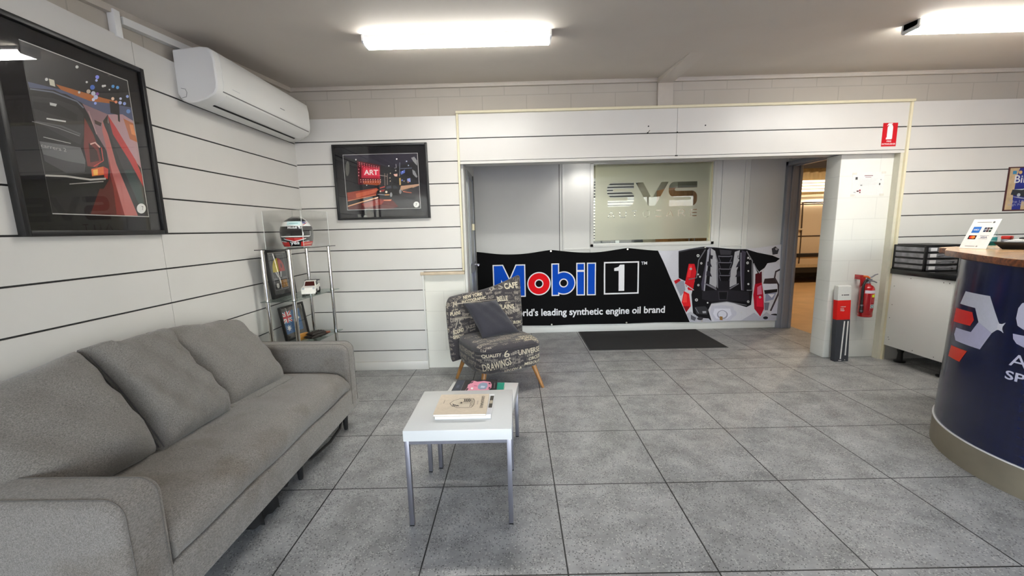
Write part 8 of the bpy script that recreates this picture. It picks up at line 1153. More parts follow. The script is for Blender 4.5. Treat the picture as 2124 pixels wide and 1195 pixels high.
vs = [bmap(0)(xa + (xb - xa) * i / N1, j / N2) for j in range(N2 + 1) for i in range(N1 + 1)]
def side(x, z): return z - 1.052 > (0.105 - 1.052) / (2.255 - 1.826) * (x - 1.826)
fk, fs2 = [], []
for j in range(N2):
    for i in range(N1): fk.append((j * (N1 + 1) + i, j * (N1 + 1) + i + 1, (j + 1) * (N1 + 1) + i + 1, (j + 1) * (N1 + 1) + i))
m.add(vs, fk, BK)
m.add([(p[0], p[1] + 0.0015, p[2]) for p in vs], [f[::-1] for f in fk], ink((200, 200, 200), 0.7))
dq = [(1.81, 1.2), (3.40, 1.2), (3.40, 0.0), (2.30, 0.0)]
pts = []
def diag_x(q): return 1.815 + (2.257 - 1.815) * (1 - q)
m.decal([(diag_x(1), 1.0), (3.402, 1.0), (3.402, 0.0), (diag_x(0), 0.0)], lambda x, q: bmap(0.0016)(x, min(max(q, 0.0), 1.0)), SLV, 0.03)
for i, (c, poly) in enumerate(ART_ENGINE):
    # keep the picture to the right of the slanting black edge
    pl = [(max(x, diag_x(min(1, max(0, q_of(x, z)))) + 0.003), z) for x, z in poly]
    try: m.decal(pl, bmapz(0.0022 + i * 0.00008), ink(tuple(c), 0.8, 0.0, 0.15), 0.03)
    except Exception: pass
BW, BB, BR = ink((232, 232, 236), 0.8, 0.0, 0.15), ink((8, 74, 186), 0.8, 0.0, 0.15), ink((226, 20, 30), 0.8, 0.0, 0.15)
def ring(cx, cz, r, r2): return [circle(cx, cz, r, 40), circle(cx, cz, r2, 32)]
O = 0.014
def put(loops, mt, k): m.decal(loops, bmapz(k), mt, 0.03)
zb, zx, zt2 = 0.505, 0.815, 0.90                       # baseline, x-height, ascender
Mp = [(-0.285, 0.505), (-0.285, 0.90), (-0.175, 0.90), (-0.085, 0.70), (0.005, 0.90), (0.105, 0.90), (0.105, 0.505), (0.020, 0.505), (0.020, 0.72), (-0.06, 0.55), (-0.11, 0.55), (-0.195, 0.72), (-0.195, 0.505)]
Mo = [(-0.299, 0.491), (-0.299, 0.914), (-0.165, 0.914), (-0.085, 0.735), (-0.005, 0.914), (0.119, 0.914), (0.119, 0.491), (0.006, 0.491), (0.006, 0.66), (-0.053, 0.536), (-0.117, 0.536), (-0.181, 0.66), (-0.181, 0.491)]
put(Mo, BW, 0.002); put(Mp, BB, 0.0026)
put(ring(0.293, 0.657, 0.152, 0.044), BW, 0.002); put(ring(0.293, 0.657, 0.138, 0.058), BR, 0.0026)
put(ring(0.613, 0.657, 0.152, 0.044), BW, 0.002); put(rect(0.455, 0.491, 0.555, 0.914), BW, 0.0021); put(ring(0.613, 0.657, 0.138, 0.058), BB, 0.0027); put(rect(0.469, 0.505, 0.541, 0.90), BB, 0.0028)
put(rect(0.776, 0.491, 0.886, 0.812), BW, 0.002); put(rect(0.790, 0.505, 0.872, 0.798), BB, 0.0026); put(rect(0.776, 0.80, 0.886, 0.914), BW, 0.0021); put(rect(0.790, 0.822, 0.872, 0.90), BB, 0.0027)
put(rect(0.91, 0.491, 1.025, 0.914), BW, 0.002); put(rect(0.924, 0.505, 1.011, 0.90), BB, 0.0026)
put([rect(1.128, 0.498, 1.58, 0.917), rect(1.146, 0.516, 1.562, 0.899)], BW, 0.002)
put([(1.318, 0.54), (1.318, 0.80), (1.262, 0.80), (1.262, 0.835), (1.315, 0.85), (1.335, 0.878), (1.392, 0.878), (1.392, 0.54)], BW, 0.002)
write(m, 'TM', 1.607, 0.872, 0.075, 0.038, bmapz(0.002), BW, 0.02, 0.05)
write(m, "The world's leading synthetic engine oil brand", -0.305, 0.205, 2.235, 0.125, bmapz(0.002), BW, 0.022, 0.05)
m.build('cloth', t, smooth=50)
GRO = mat('brass_eyelet', (190, 186, 176), 0.3, 0.9)
for (x, q) in [(-0.515, 0.985), (0.451, 0.985), (1.432, 0.985), (2.413, 0.985), (3.388, 0.985), (0.451, 0.015), (1.432, 0.015), (2.413, 0.015), (3.388, 0.015)]:
    p = bmap(0)(x, q); mm = MB(); mm.lathe([(0.005, 0.0), (0.011, 0.0), (0.011, 0.004), (0.005, 0.004)], GRO, seg=14, T=Matrix.Translation((p[0], p[1] - 0.0005, p[2])) @ Matrix.Rotation(PI / 2, 4, 'X')); mm.build('eyelet', t, smooth=40)
t = thing('door_mat', 'dark charcoal rectangular mat on the tiles in front of the banner', 'mat', (1.575, 5.04, 0))
MATF = mat('charcoal_mat_pile', (34, 33, 33), 0.95, var=0.25, scale=120, bump=0.8, bscale=300)
m = MB(); m.box(-0.76, 0.76, -0.44, 0.40, 0, 0.008, MATF, 0.003); m.build('pile', t, smooth=30)
m = MB(); m.box(-0.775, 0.775, -0.453, 0.413, 0, 0.004, mat('mat_rubber_edge', (52, 52, 52), 0.7), 0.002); m.build('rubber_edge', t, smooth=30)

# ------------------------------------------------------------------ sign, notice, extinguisher, cardboard box
SRED = ink((196, 22, 34), 0.35)
t = thing('fire_sign', 'red fire extinguisher sign on the white boards above the pier', 'sign', (3.444, YS, 2.03))
m = MB(); m.box(-0.067, 0.067, -0.002, 0, 0, 0.206, SRED, 0.0008, 1)
f = lambda u, v: (u, -0.0026, v)
m.decal([(-0.031, 0.062), (0.02, 0.062), (0.025, 0.07), (0.025, 0.168), (0.018, 0.186), (0.006, 0.194), (0.018, 0.196), (0.018, 0.202), (-0.018, 0.202), (-0.031, 0.185), (-0.031, 0.178), (-0.018, 0.188), (-0.014, 0.184), (-0.025, 0.168), (-0.025, 0.08), (-0.031, 0.076)], f, ink((226, 230, 232), 0.4))
write(m, 'FIRE', -0.021, 0.038, 0.042, 0.014, f, ink((240, 214, 214), 0.4), 0.03); write(m, 'EXTINGUISHER', -0.062, 0.014, 0.124, 0.014, f, ink((240, 214, 214), 0.4), 0.03)
m.build('plate', t, smooth=False)
YPIER = YB + 0.012
t = thing('wall_notice', 'white paper notice in a clear sleeve taped to the pier', 'notice', (3.352, YPIER, 1.60))
m = MB(); m.box(-0.150, 0.150, -0.0015, -0.0003, 0.0, 0.212, ink((228, 228, 226), 0.25))
f = lambda u, v: (u, -0.0019, v); LGR = ink((150, 150, 150), 0.5); DGR = ink((62, 62, 62), 0.5)
m.decal(rect(-0.04, 0.178, 0.04, 0.184), f, ink((120, 74, 80), 0.5)); m.decal(rect(-0.03, 0.164, 0.026, 0.168), f, ink((140, 110, 112), 0.5))
for k in range(5): m.decal(rect(-0.09 + 0.01 * (k % 2), 0.148 - k * 0.013, 0.09 - 0.012 * (k % 3), 0.150 - k * 0.013), f, ink((196, 196, 196), 0.5))
for (x, z, w_, h_, c) in ((-0.122, 0.146, 0.02, 0.024, DGR), (-0.07, 0.088, 0.018, 0.012, LGR), (0.105, 0.092, 0.012, 0.018, DGR), (0.115, 0.137, 0.007, 0.008, DGR), (-0.1, 0.034, 0.02, 0.012, ink((90, 50, 54), 0.5)), (-0.078, 0.04, 0.016, 0.014, ink((150, 60, 66), 0.5)), (-0.074, 0.022, 0.012, 0.012, ink((120, 50, 54), 0.5)), (-0.128, 0.026, 0.02, 0.006, LGR)): m.decal(rect(x, z, x + w_, z + h_), f, c)
m.build('sheet', t, smooth=False)
m = MB()
for (x, z) in ((-0.155, 0.19), (0.12, 0.196), (-0.155, -0.008), (0.12, -0.008)): m.box(x, x + 0.04, -0.0026, -0.0016, z, z + 0.02, ink((216, 214, 204), 0.3))
m.build('tape', t)
# extinguisher
t = thing('fire_extinguisher', 'red fire extinguisher with a black hose hanging on the pier', 'fire extinguisher', (3.395, YPIER - 0.075, 0.435))
ERED = mat('extinguisher_red', (176, 18, 24), 0.25, coat=0.7, var=0.03)
m = MB(); m.lathe([(0.045, 0.0), (0.058, 0.006), (0.06, 0.02), (0.0575, 0.022), (0.06, 0.026), (0.06, 0.26), (0.056, 0.285), (0.043, 0.305), (0.024, 0.317), (0.022, 0.33)], ERED, seg=32)
cf = lambda k: (lambda u, v: ((0.06 + k) * math.sin(u), -(0.06 + k) * math.cos(u), v))
m.decal(rect(-0.95, 0.238, 1.35, 0.266), cf(0.0006), ink((224, 216, 226), 0.4), 0.12)
m.decal(rect(-0.55, 0.07, 1.35, 0.226), cf(0.0004), ink((150, 26, 34), 0.4), 0.12)
m.decal(rect(-0.12, 0.07, -0.06, 0.226), cf(0.0008), ink((190, 120, 124), 0.4), 0.12)
m.decal(rect(0.05, 0.20, 1.3, 0.226), cf(0.0008), ink((226, 232, 40), 0.4), 0.12); m.decal(rect(0.3, 0.211, 1.0, 0.215), cf(0.0012), ink((110, 116, 30), 0.4), 0.12)
for k in range(4): m.decal(rect(0.05, 0.152 + k * 0.011, 1.0 - (k % 2) * 0.15, 0.155 + k * 0.011), cf(0.0008), ink((224, 110, 104), 0.4), 0.12)
m.decal(rect(-0.1, 0.095, 1.35, 0.13), cf(0.0008), ink((206, 214, 214), 0.4), 0.12)
for u in (0.0, 0.5, 1.0): m.decal(rect(u, 0.099, u + 0.36, 0.126), cf(0.0012), ink((40, 96, 100), 0.4), 0.12); m.decal(rect(u + 0.1, 0.105, u + 0.24, 0.12), cf(0.0016), ink((206, 226, 226), 0.4), 0.12)
m.build('cylinder', t, smooth=40)
m = MB(); m.lathe([(0.02, 0.328), (0.02, 0.352), (0.014, 0.36), (0.014, 0.372)], STEEL, seg=16); m.box(-0.02, 0.03, -0.013, 0.013, 0.352, 0.372, STEEL, 0.003); m.build('valve', t, smooth=40)
m = MB(); m.tube([(-0.01, 0, 0.376), (0.03, 0, 0.39), (0.06, 0, 0.41), (0.085, 0, 0.416)], [0.007, 0.007, 0.006, 0.005], STEEL, 8); m.tube([(0.0, 0, 0.355), (0.05, -0.004, 0.348), (0.078, -0.006, 0.335)], 0.006, STEEL, 8); m.build('lever', t, smooth=50)
m = MB(); m.tube([(-0.05, 0.0, 0.398), (-0.015, -0.005, 0.394), (0.008, -0.008, 0.378)], [0.010, 0.010, 0.006], ink((226, 110, 50), 0.4), 10); m.build('safety_tag', t, smooth=50, label='orange safety tag')
m = MB(); m.tube([(-0.015, -0.01, 0.358), (-0.045, -0.02, 0.352), (-0.064, -0.03, 0.32), (-0.070, -0.032, 0.26), (-0.069, -0.032, 0.18), (-0.066, -0.032, 0.12)], 0.011, BLACK, 10); m.tube([(-0.066, -0.032, 0.12), (-0.064, -0.032, 0.05)], [0.013, 0.015], BLACK, 12); m.build('hose', t, smooth=50)
m = MB(); m.lathe([(0.015, 0.115), (0.015, 0.128)], STEEL, (-0.0665, -0.032, 0), 12); m.lathe([(0.0165, 0.062), (0.0165, 0.072)], STEEL, (-0.0645, -0.032, 0), 12); m.build('hose_clip', t, smooth=40)
m = MB(); m.box(-0.078, -0.052, 0.0, 0.074, 0.365, 0.41, ERED, 0.003); m.box(-0.02, 0.02, 0.056, 0.0745, 0.1, 0.38, ERED, 0.002); m.build('wall_bracket', t, smooth=30)
# tall cardboard display box for wiper blades
t = thing('wiper_blade_box', 'tall narrow white, red and charcoal cardboard box leaning on the pier', 'box', (3.175, 4.052, 0), math.radians(3))
WB, RB, CB = ink((222, 222, 218), 0.4), ink((222, 32, 28), 0.4), ink((62, 64, 70), 0.5)
m = MB()
def slab(z0, z1, mt):
    a, b2 = 0.070 - 0.006 * z0, 0.070 - 0.006 * z1; l0, l1 = 0.058 * z0, 0.058 * z1
    m.hexa([(-a, -0.022 + l0, z0), (a, -0.022 + l0, z0), (a, 0.028 + l0, z0), (-a, 0.028 + l0, z0), (-b2, -0.022 + l1, z1), (b2, -0.022 + l1, z1), (b2, 0.028 + l1, z1), (-b2, 0.028 + l1, z1)], mt)
slab(0, 0.415, CB); slab(0.415, 0.605, RB); slab(0.605, 0.738, WB)
f = lambda u, v: (u, -0.0228 + 0.058 * v, v)
for (p, q) in (((-0.018, 0.025, 0.0, 0.40), 0), ((0.03, 0.06, 0.036, 0.40), 1)): m.decal([(p[0], p[1]), (p[0] + 0.014, p[1]), (p[2] + 0.020, p[3]), (p[2] + 0.006, p[3])], f, ink((226, 226, 224), 0.4))
write(m, 'wiper', -0.035, 0.535, 0.055, 0.012, f, WB, 0.03); write(m, 'blade', -0.035, 0.516, 0.035, 0.012, f, WB, 0.03); write(m, 'range', -0.035, 0.497, 0.04, 0.012, f, WB, 0.03)
m.decal(rect(-0.012, 0.652, 0.045, 0.660), f, ink((60, 60, 64), 0.4)); m.decal(circle(-0.024, 0.656, 0.006), f, ink((40, 40, 44), 0.4))
m.decal(rect(-0.03, 0.008, 0.0, 0.014), f, WB); m.decal(rect(0.03, 0.012, 0.04, 0.018), f, WB)
m.build('carton', t, smooth=False)
m = MB(); m.hexa([(-0.065, 0.021, 0.738), (0.065, 0.021, 0.738), (0.065, 0.07, 0.738), (-0.065, 0.07, 0.738), (-0.064, 0.03, 0.745), (0.064, 0.03, 0.745), (0.064, 0.07, 0.745), (-0.064, 0.07, 0.745)], WB)
m.build('lid_flap', t)

# ------------------------------------------------------------------ white cabinet and drawer tower
t = thing('drawer_cabinet', 'white low cabinet with drawers and a black worktop against the back wall, behind the counter', 'cabinet', (4.2, 3.76, 0))
CW = mat('cabinet_white', (236, 236, 232), 0.3, var=0.01, scale=4)
m = MB(); m.box(-0.6, 0.6, -0.282, 0.30, 0.155, 0.855, CW, 0.002)
for (y, z) in ((-0.25, 0.83), (-0.2, 0.83), (0.26, 0.74), (0.26, 0.56), (0.27, 0.43), (0.26, 0.24), (0.25, 0.22), (0.0, 0.18), (-0.2, 0.18), (0.1, 0.83)):
    m.lathe([(0.004, 0), (0.004, 0.001)], ink((90, 90, 90), 0.5), seg=8, T=Matrix.Translation((-0.6005, y, z)) @ Matrix.Rotation(-PI / 2, 4, 'Y'))
m.build('body', t, smooth=30)
for i in range(2):
    for (za, zb_) in ((0.158, 0.43), (0.434, 0.64), (0.644, 0.852)):
        m = MB(); m.box(-0.598 + i * 0.6, -0.003 + i * 0.6, -0.302, -0.283, za, zb_, CW, 0.002); d = m.build('drawer', t, smooth=30)
        m = MB(); hx = -0.3 + i * 0.6; m.tube([(hx - 0.07, -0.303, zb_ - 0.05), (hx - 0.07, -0.328, zb_ - 0.05), (hx + 0.07, -0.328, zb_ - 0.05), (hx + 0.07, -0.303, zb_ - 0.05)], 0.005, STEEL, 8); m.build('handle', d, smooth=40)
m = MB(); m.box(-0.612, 0.612, -0.315, 0.31, 0.856, 0.905, mat('black_worktop', (22, 22, 23), 0.25, var=0.05, scale=200), 0.004); m.build('worktop', t, smooth=30)
for (x, y) in ((-0.5, 0.22), (-0.5, -0.2), (0.5, 0.22), (0.5, -0.2)):
    m = MB(); m.lathe([(0.045, 0), (0.047, 0.01), (0.024, 0.016), (0.02, 0.09), (0.03, 0.12), (0.04, 0.155)], BLACK, (x, y, 0), 18); m.build('leg', t, smooth=40)
t = thing('drawer_tower', 'black drawer organizer with four clear drawers on the worktop by the pier', 'organizer', (3.735, 3.895, 0.9055))
CLR = glass_mat('smoky_plastic', (0.62, 0.62, 0.64, 1), 0.12)
SMK = mat('clear_drawer_front', (128, 128, 132), 0.2, var=0.3, scale=14)
m = MB(); a, b2, H_ = 0.15, 0.16, 0.228
for z in (0, 0.054, 0.108, 0.162, 0.216): m.box(-a, a, -b2, b2, z, z + 0.009, BLACK, 0.002)
for (x, y) in ((-a, -b2), (-a, b2 - 0.02), (a - 0.02, -b2), (a - 0.02, b2 - 0.02)): m.box(x, x + 0.02, y, y + 0.02, 0, H_, BLACK, 0.002)
m.box(-a, a, b2 - 0.006, b2, 0, H_, BLACK); m.box(-a + 0.03, a + 0.02, -b2 - 0.012, b2, 0.224, 0.234, BLACK, 0.002); m.box(-a, -a + 0.016, -b2, b2, 0, 0.02, BLACK)
m.build('frame', t, smooth=30)
for k in range(4):
    z = 0.012 + 0.054 * k; m = MB()
    m.box(-a + 0.02, a - 0.02, -b2 - 0.004, -b2 + 0.002, z, z + 0.038, SMK, 0.001)
    for s in (-a + 0.002, a - 0.006): m.box(s, s + 0.004, -b2 + 0.02, b2 - 0.02, z, z + 0.038, SMK)
    m.box(-a + 0.02, a - 0.02, -b2, b2 - 0.02, z, z + 0.003, SMK); d = m.build('drawer', t, smooth=30)
    m = MB(); m.box(-0.115, -0.06, -b2 - 0.006, -b2 - 0.0042, z + 0.006, z + 0.034, ink((232, 232, 232), 0.4)); m.build('label_card', d)
    m = MB(); m.tube([(-0.045, -b2 - 0.004, z + 0.012), (-0.04, -b2 - 0.02, z + 0.022), (0.0, -b2 - 0.026, z + 0.026), (0.05, -b2 - 0.026, z + 0.026), (0.085, -b2 - 0.02, z + 0.022), (0.09, -b2 - 0.004, z + 0.012)], 0.005, SMK, 8); m.build('handle', d, smooth=50)
t = thing('paper_pile', 'pale papers sticking out of the bottom drawer of the organizer', 'paper', (3.735, 3.89, 0.9215))
m = MB()
for k in range(4): m.box(-0.125, 0.12, -0.14 + 0.01 * k, 0.12, 0.002 * k, 0.002 * k + 0.0016, ink((206, 208, 212), 0.6))
m.build('sheets', t)

# ------------------------------------------------------------------ reception counter
t = thing('reception_counter', 'curved dark blue reception counter with a timber top and a stone-look kickboard', 'counter', (3.18, 2.05, 0))
CR = 0.745
NAVY = None
nm, nn, nl, nb = node_mat('navy_hexagon_wrap')
tc = nn.new('ShaderNodeTexCoord'); vo = nn.new('ShaderNodeTexVoronoi'); vo.inputs['Scale'].default_value = 19; vo.inputs['Randomness'].default_value = 0.0
uvm = nn.new('ShaderNodeMapping'); uvm.inputs['Scale'].default_value = (1, 1, 1.15); nl.new(tc.outputs['Object'], uvm.inputs[0]); nl.new(uvm.outputs[0], vo.inputs['Vector'])
rp = nn.new('ShaderNodeValToRGB'); nl.new(vo.outputs['Distance'], rp.inputs[0]); rp.color_ramp.elements[0].position = 0.30; rp.color_ramp.elements[0].color = lin((9, 17, 50)); rp.color_ramp.elements[1].position = 0.5; rp.color_ramp.elements[1].color = lin((11, 22, 62))
nl.new(rp.outputs[0], nb.inputs['Base Color']); nb.inputs['Roughness'].default_value = 0.22; nb.inputs['Coat Weight'].default_value = 0.3; nb.inputs['Coat Roughness'].default_value = 0.12
def plan(r, x_end=1.5):
    pts = [(x_end, r)] + [(r * math.cos(math.radians(a)), r * math.sin(math.radians(a))) for a in range(90, 271, 3)] + [(x_end, -r)]
    return pts
def wallstrip(m, r0, r1, z0, z1, mt, th=0.02, zs=1):
    A, B = plan(r0), plan(r1)
    m.loft([[(x, y, z0) for x, y in A], [(x, y, z1) for x, y in B]], mt, cap=False, close=False)
    A2, B2 = plan(r0 - th), plan(r1 - th)
    m.loft([[(x, y, z1) for x, y in B2], [(x, y, z0) for x, y in A2]], mt, cap=False, close=False)
    m.loft([[(x, y, z1) for x, y in B], [(x, y, z1) for x, y in B2]], mt, cap=False, close=False)
    m.loft([[(x, y, z0) for x, y in A2], [(x, y, z0) for x, y in A]], mt, cap=False, close=False)
KICK = mat('stone_look_kickboard', (128, 120, 104), 0.45, var=0.12, scale=6)
m = MB(); wallstrip(m, CR + 0.006, CR + 0.006, 0, 0.152, KICK); m.build('kickboard', t, smooth=40)
m = MB(); wallstrip(m, CR + 0.008, CR + 0.008, 0.152, 0.158, ink((230, 230, 230), 0.3)); m.build('trim_strip', t, smooth=40)
m = MB(); RT = CR - 0.02
wallstrip(m, CR, RT, 0.158, 1.13, nm)
def cfn(k):
    def g(th, z):
        r = CR + (RT - CR) * (z - 0.158) / (1.13 - 0.158) + k; return (r * math.cos(math.radians(th)), r * math.sin(math.radians(th)), z)
    return g
for i, (c, poly) in enumerate(ART_LOGO): m.decal([(a, z) for a, z in poly], cfn(0.0006 + 0.0002 * i), ink(tuple(c), 0.3), 2.0)
m.decal([(139, 0.87), (142.5, 0.86), (142.5, 0.70), (136.5, 0.60), (136.0, 0.66)], cfn(0.001), ink((206, 40, 44), 0.3), 2.0) if False else None
LAV = ink((200, 200, 224), 0.3); LAV2 = ink((184, 184, 216), 0.3)
def counter_S(x0, w):
    z0, z1, zm = 0.742, 0.965, 0.81
    top = [(x0 + w, z1), (x0 + 2.6, z1), (x0 + 0.9, z1 - 0.02), (x0 + 0.1, 0.92), (x0, 0.86), (x0 + 0.8, 0.838), (x0 + 2.4, 0.824), (x0 + w - 1.2, 0.824), (x0 + w - 1.2, 0.80), (x0 + w, 0.80)]
    low = [(x0, 0.795), (x0 + 4, 0.80), (x0 + w - 2.6, 0.80), (x0 + w - 2.6, z0), (x0 + 4.6, z0), (x0 + 2.2, z0 + 0.012), (x0 + 0.7, z0 + 0.03)]
    top = [(x0 + 13.5, 0.965), (x0 + 3, 0.965), (x0 + 1.0, 0.952), (x0 + 0.1, 0.925), (x0, 0.875), (x0 + 0.9, 0.84), (x0 + 3, 0.826), (x0 + 10.2, 0.826), (x0 + 10.2, 0.80), (x0 + 13.2, 0.80), (x0 + 13.6, 0.84), (x0 + 12.6, 0.875), (x0 + 10.6, 0.885), (x0 + 3.4, 0.885), (x0 + 3.4, 0.91), (x0 + 13.5, 0.91)]
    m.decal(top, cfn(0.0012), LAV, 2.0)
    m.decal([(x0 - 0.1, 0.797), (x0 + 10.0, 0.797), (x0 + 12.8, 0.79), (x0 + 12.2, 0.755), (x0 + 10, 0.741), (x0 + 4.0, 0.741), (x0 + 1.6, 0.752), (x0 + 0.3, 0.772)], cfn(0.0012), LAV2, 2.0)
counter_S(180.1, 13.5)
write(m, 'SVS', 0, 0, 1, 1, lambda u, v: (0, 0, 0.6), nm) if False else None
m.decal([(195.5, 0.965), (199, 0.965), (203, 0.80), (207, 0.965), (210.5, 0.965), (204.6, 0.741), (201.4, 0.741)], cfn(0.0012), LAV, 2.0)
counter_S(212, 13.5)
write(m, 'AUTOCARE', 180.5, 0.638, 45, 0.062, cfn(0.0012), LAV, 0.0, 2.0); write(m, 'SPE', 180.0, 0.566, 9.4, 0.045, cfn(0.0012), LAV, 0.02, 2.0)
m.build('panel', t, smooth=40, label='dark blue printed panel')
# timber top with a blunt nose at the back corner
out = [(2.915, 2.90), (2.925, 2.95), (2.955, 2.99), (3.0, 3.02), (3.06, 3.045), (3.2, 3.055), (4.7, 3.055), (4.7, 1.22), (3.0, 1.22), (2.75, 1.30), (2.55, 1.42), (2.42, 1.58), (2.36, 1.78), (2.365, 1.96), (2.40, 2.08), (2.475, 2.24), (2.64, 2.54), (2.75, 2.74)]
m = MB(); pts = [(x - 3.18, y - 2.05) for x, y in out]
b = bmesh.new(); lo = [b.verts.new((x, y, 1.131)) for x, y in pts]; hi = [b.verts.new((x, y, 1.166)) for x, y in pts]
b.faces.new(lo); b.faces.new(hi)
for i in range(len(pts)): b.faces.new((lo[i], lo[(i + 1) % len(pts)], hi[(i + 1) % len(pts)], hi[i]))
bmesh.ops.recalc_face_normals(b, faces=b.faces[:]); bmesh.ops.bevel(b, geom=[e for e in b.edges if abs(e.verts[0].co.z - e.verts[1].co.z) < 1e-5], offset=0.003, segments=2, affect='EDGES')
b.normal_update()
for f_ in b.faces: f_.material_index = 0 if f_.normal.z > 0.8 else 1
b.verts.index_update()
for i_ in (0, 1): m.add([v.co[:] for v in b.verts], [[v.index for v in f_.verts] for f_ in b.faces if f_.material_index == i_], (COUNTERWOOD, TIMBEREDGE)[i_])
b.free(); m.build('timber_top', t, smooth=40)
ZC = 1.1665
t = thing('payment_sign', 'white leaning card with four payment logos on the counter corner', 'sign', (2.985, 2.80, ZC), math.radians(-80))
A_ = math.radians(27); KT = Matrix.Rotation(-A_, 4, 'X')
m = MB(); m.box(-0.072, 0.072, -0.003, 0, 0.0, 0.21, ink((232, 232, 230), 0.2), 0.001, 1, KT)
f = lambda u, v: tuple(KT @ Vector((u, -0.0036, v)))
m.decal(rect(-0.05, 0.112, -0.008, 0.155), f, ink((44, 110, 196), 0.4)); write(m, 'AMEX', -0.045, 0.128, 0.032, 0.012, lambda u, v: tuple(KT @ Vector((u, -0.0040, v))), ink((220, 230, 240), 0.4), 0.02)
for k in range(3): m.decal(rect(0.01 + k * 0.014, 0.118, 0.022 + k * 0.014, 0.15), f, ink(((40, 60, 90), (70, 40, 44), (30, 60, 44))[k], 0.4))
write(m, 'JCB', 0.011, 0.129, 0.038, 0.010, lambda u, v: tuple(KT @ Vector((u, -0.0040, v))), ink((230, 230, 230), 0.4), 0.02)
m.decal(rect(-0.052, 0.066, -0.01, 0.094), f, ink((40, 26, 26), 0.4)); m.decal(circle(-0.036, 0.080, 0.010), lambda u, v: tuple(KT @ Vector((u, -0.0040, v))), ink((220, 52, 36), 0.4)); m.decal(circle(-0.025, 0.080, 0.010), lambda u, v: tuple(KT @ Vector((u, -0.0042, v))), ink((236, 130, 50), 0.4))
write(m, 'VISA', 0.012, 0.074, 0.036, 0.013, f, ink((60, 70, 110), 0.4), 0.02); m.decal(rect(0.006, 0.068, 0.052, 0.0695), f, ink((90, 90, 110), 0.4)); m.decal(rect(0.006, 0.0925, 0.052, 0.094), f, ink((90, 90, 110), 0.4))
m.decal(rect(-0.045, 0.185, 0.03, 0.189), f, ink((140, 140, 140), 0.4)); m.decal(circle(0.042, 0.187, 0.006), f, ink((90, 90, 90), 0.4)); m.decal(rect(-0.045, 0.014, 0.008, 0.018), f, ink((140, 140, 140), 0.4)); m.decal(circle(0.018, 0.016, 0.005), f, ink((150, 150, 150), 0.4))
m.build('card', t, smooth=False)
m = MB(); m.box(-0.073, 0.073, -0.012, 0.085, 0.0, 0.003, ACRYL, 0); m.box(-0.073, 0.073, 0.002, 0.005, 0.0, 0.2, ACRYL, 0, 1, KT); m.build('stand', t)
t = thing('sanitiser_bottle', 'clear pump bottle with a teal label standing behind the payment card', 'bottle', (3.125, 2.845, ZC), math.radians(-50))
PL_ = glass_mat('bottle_plastic', (0.90, 0.95, 0.95, 1), 0.1)
m = MB(); m.loft([superring(0, 0, z, a, b2, 2.6, 28) for z, a, b2 in ((0, 0.04, 0.024), (0.006, 0.044, 0.028), (0.085, 0.044, 0.028), (0.105, 0.04, 0.026), (0.122, 0.028, 0.02), (0.13, 0.012, 0.012))], PL_); m.build('body', t, smooth=50)
m = MB(); m.loft([superring(0, 0, z, 0.0435, 0.0275, 2.6, 28) for z in (0.016, 0.07)], ink((40, 150, 152), 0.4), cap=False)
m.loft([superring(0, 0, z, 0.0439, 0.0279, 2.6, 28) for z in (0.044, 0.050)], ink((190, 224, 224), 0.4), cap=False); m.build('label', t, smooth=50)
m = MB(); m.lathe([(0.013, 0.128), (0.013, 0.137), (0.006, 0.139), (0.005, 0.147)], ACW, seg=16); m.tube([(0.0, 0, 0.147), (-0.012, 0, 0.148), (-0.02, 0, 0.143)], 0.005, ACW, 8); m.build('pump', t, smooth=40)
t = thing('stamp_set', 'small silver stamp box with a red cap on the counter behind the black tray', 'stamp', (3.355, 2.93, ZC), math.radians(20))
m = MB(); m.box(-0.028, 0.05, -0.022, 0.022, 0, 0.05, STEEL, 0.003); m.build('case', t, smooth=30)
m = MB(); m.box(-0.03, 0.016, -0.024, 0.024, 0.0505, 0.072, ink((176, 44, 40), 0.35), 0.006); m.build('cap', t, smooth=30)
t = thing('desk_tray', 'black sloping document tray at the right end of the counter top in view', 'tray', (3.235, 2.615, ZC), math.radians(18))
m = MB(); m.hexa([(-0.12, -0.16, 0), (0.28, -0.16, 0), (0.28, 0.14, 0), (-0.12, 0.14, 0), (-0.16, -0.19, 0.035), (0.28, -0.19, 0.035), (0.28, 0.17, 0.045), (-0.16, 0.17, 0.045)], BLACK); m.build('base', t)
t = thing('paper_stack', 'white paper sheets lying on the black tray', 'paper', (3.255, 2.625, ZC + 0.0455), math.radians(18))
m = MB()
for k in range(5): m.box(-0.15 + 0.004 * k, 0.22, -0.15, 0.13 - 0.006 * k, 0.003 * k, 0.003 * k + 0.0022, ink((230, 230, 228), 0.6))
m.build('sheets', t)
t = thing('clipboard', 'black clipboard lying on top of the white papers on the tray', 'clipboard', (3.34, 2.63, ZC + 0.0605), math.radians(26))
m = MB(); m.hexa([(-0.17, -0.11, 0.002), (0.2, -0.11, 0.002), (0.2, 0.13, 0.002), (-0.17, 0.13, 0.002), (-0.17, -0.11, 0.01), (0.2, -0.11, 0.022), (0.2, 0.13, 0.022), (-0.17, 0.13, 0.01)], BLACK); m.build('board', t)
m = MB(); m.box(0.12, 0.2, -0.03, 0.05, 0.022, 0.032, STEEL, 0.003); m.build('clip', t, smooth=30)

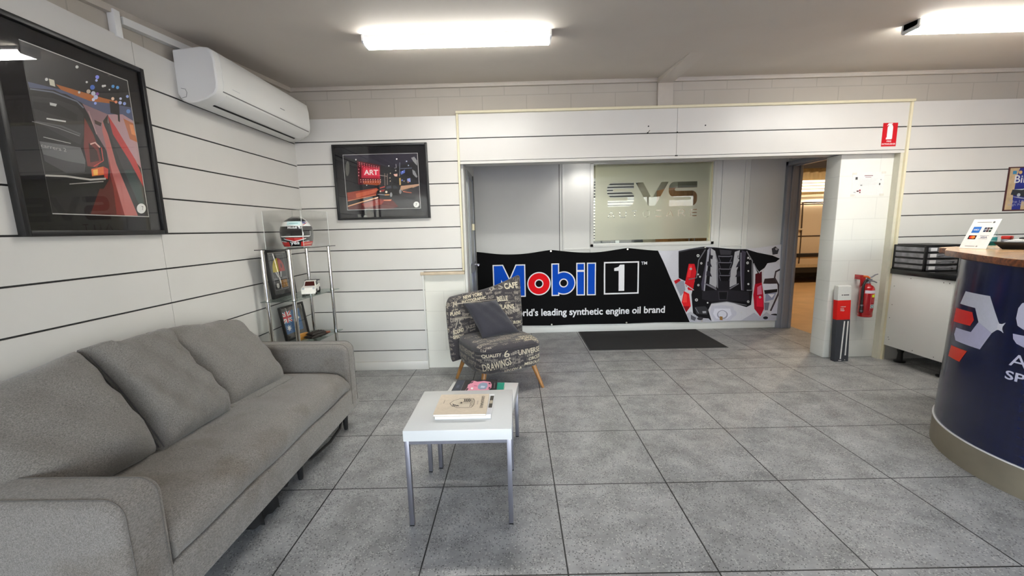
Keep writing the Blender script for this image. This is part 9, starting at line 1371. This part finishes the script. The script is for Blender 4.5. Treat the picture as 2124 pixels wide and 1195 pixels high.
# ------------------------------------------------------------------ tin sign at the right
t = thing('tin_sign', 'old blue and cream metal sign with a car and lettering on the right-hand boards', 'sign', (4.775, YS, 1.418), 0)
TRIM_ = ink((74, 34, 36), 0.5); CRM = mat('aged_cream', (190, 164, 128), 0.5, var=0.18, scale=14); NB = ink((36, 44, 124), 0.45)
m = MB(); m.box(-0.20, 0.20, -0.006, 0, 0, 0.40, TRIM_, 0.002)
f = lambda k: (lambda u, v: (u, -0.0064 - k, v))
m.decal(rect(-0.187, 0.012, 0.187, 0.39), f(0), CRM); m.decal([(-0.10, 0.39), (0.187, 0.39), (0.187, 0.012), (0.06, 0.012), (0.06, 0.07), (-0.04, 0.09), (-0.04, 0.012), (-0.12, 0.012), (-0.125, 0.14), (-0.12, 0.3)], f(0.0003), NB)
m.decal(rect(-0.16, 0.335, -0.125, 0.365), f(0.0006), ink((60, 130, 170), 0.4)); m.decal(circle(-0.09, 0.35, 0.016), f(0.0006), ink((206, 170, 110), 0.4))
write(m, 'Bilstein', -0.135, 0.255, 0.30, 0.07, f(0.0009), ink((214, 214, 216), 0.4), 0.01)
m.decal([(-0.15, 0.15), (-0.14, 0.195), (-0.04, 0.2), (0.0, 0.225), (0.12, 0.22), (0.16, 0.19), (0.165, 0.15), (0.02, 0.12), (-0.08, 0.135)], f(0.0006), ink((44, 46, 50), 0.4))
m.decal([(-0.13, 0.196), (-0.04, 0.2), (0.0, 0.225), (0.12, 0.22), (0.11, 0.205), (0.0, 0.205), (-0.05, 0.19)], f(0.0009), ink((190, 196, 200), 0.4)); m.decal(circle(-0.075, 0.145, 0.016), f(0.0009), ink((170, 174, 178), 0.4)); m.decal(circle(0.07, 0.145, 0.016), f(0.0009), ink((170, 174, 178), 0.4)); m.decal([(-0.15, 0.135), (-0.07, 0.118), (0.02, 0.105), (0.02, 0.11), (-0.07, 0.124)], f(0.0009), ink((206, 206, 206), 0.4))
write(m, 'The Ultimate', -0.155, 0.073, 0.26, 0.026, f(0.0009), ink((150, 150, 180), 0.4)); write(m, 'High Performance', -0.16, 0.042, 0.30, 0.026, f(0.0009), ink((150, 150, 180), 0.4))
m.build('plate', t, smooth=False)
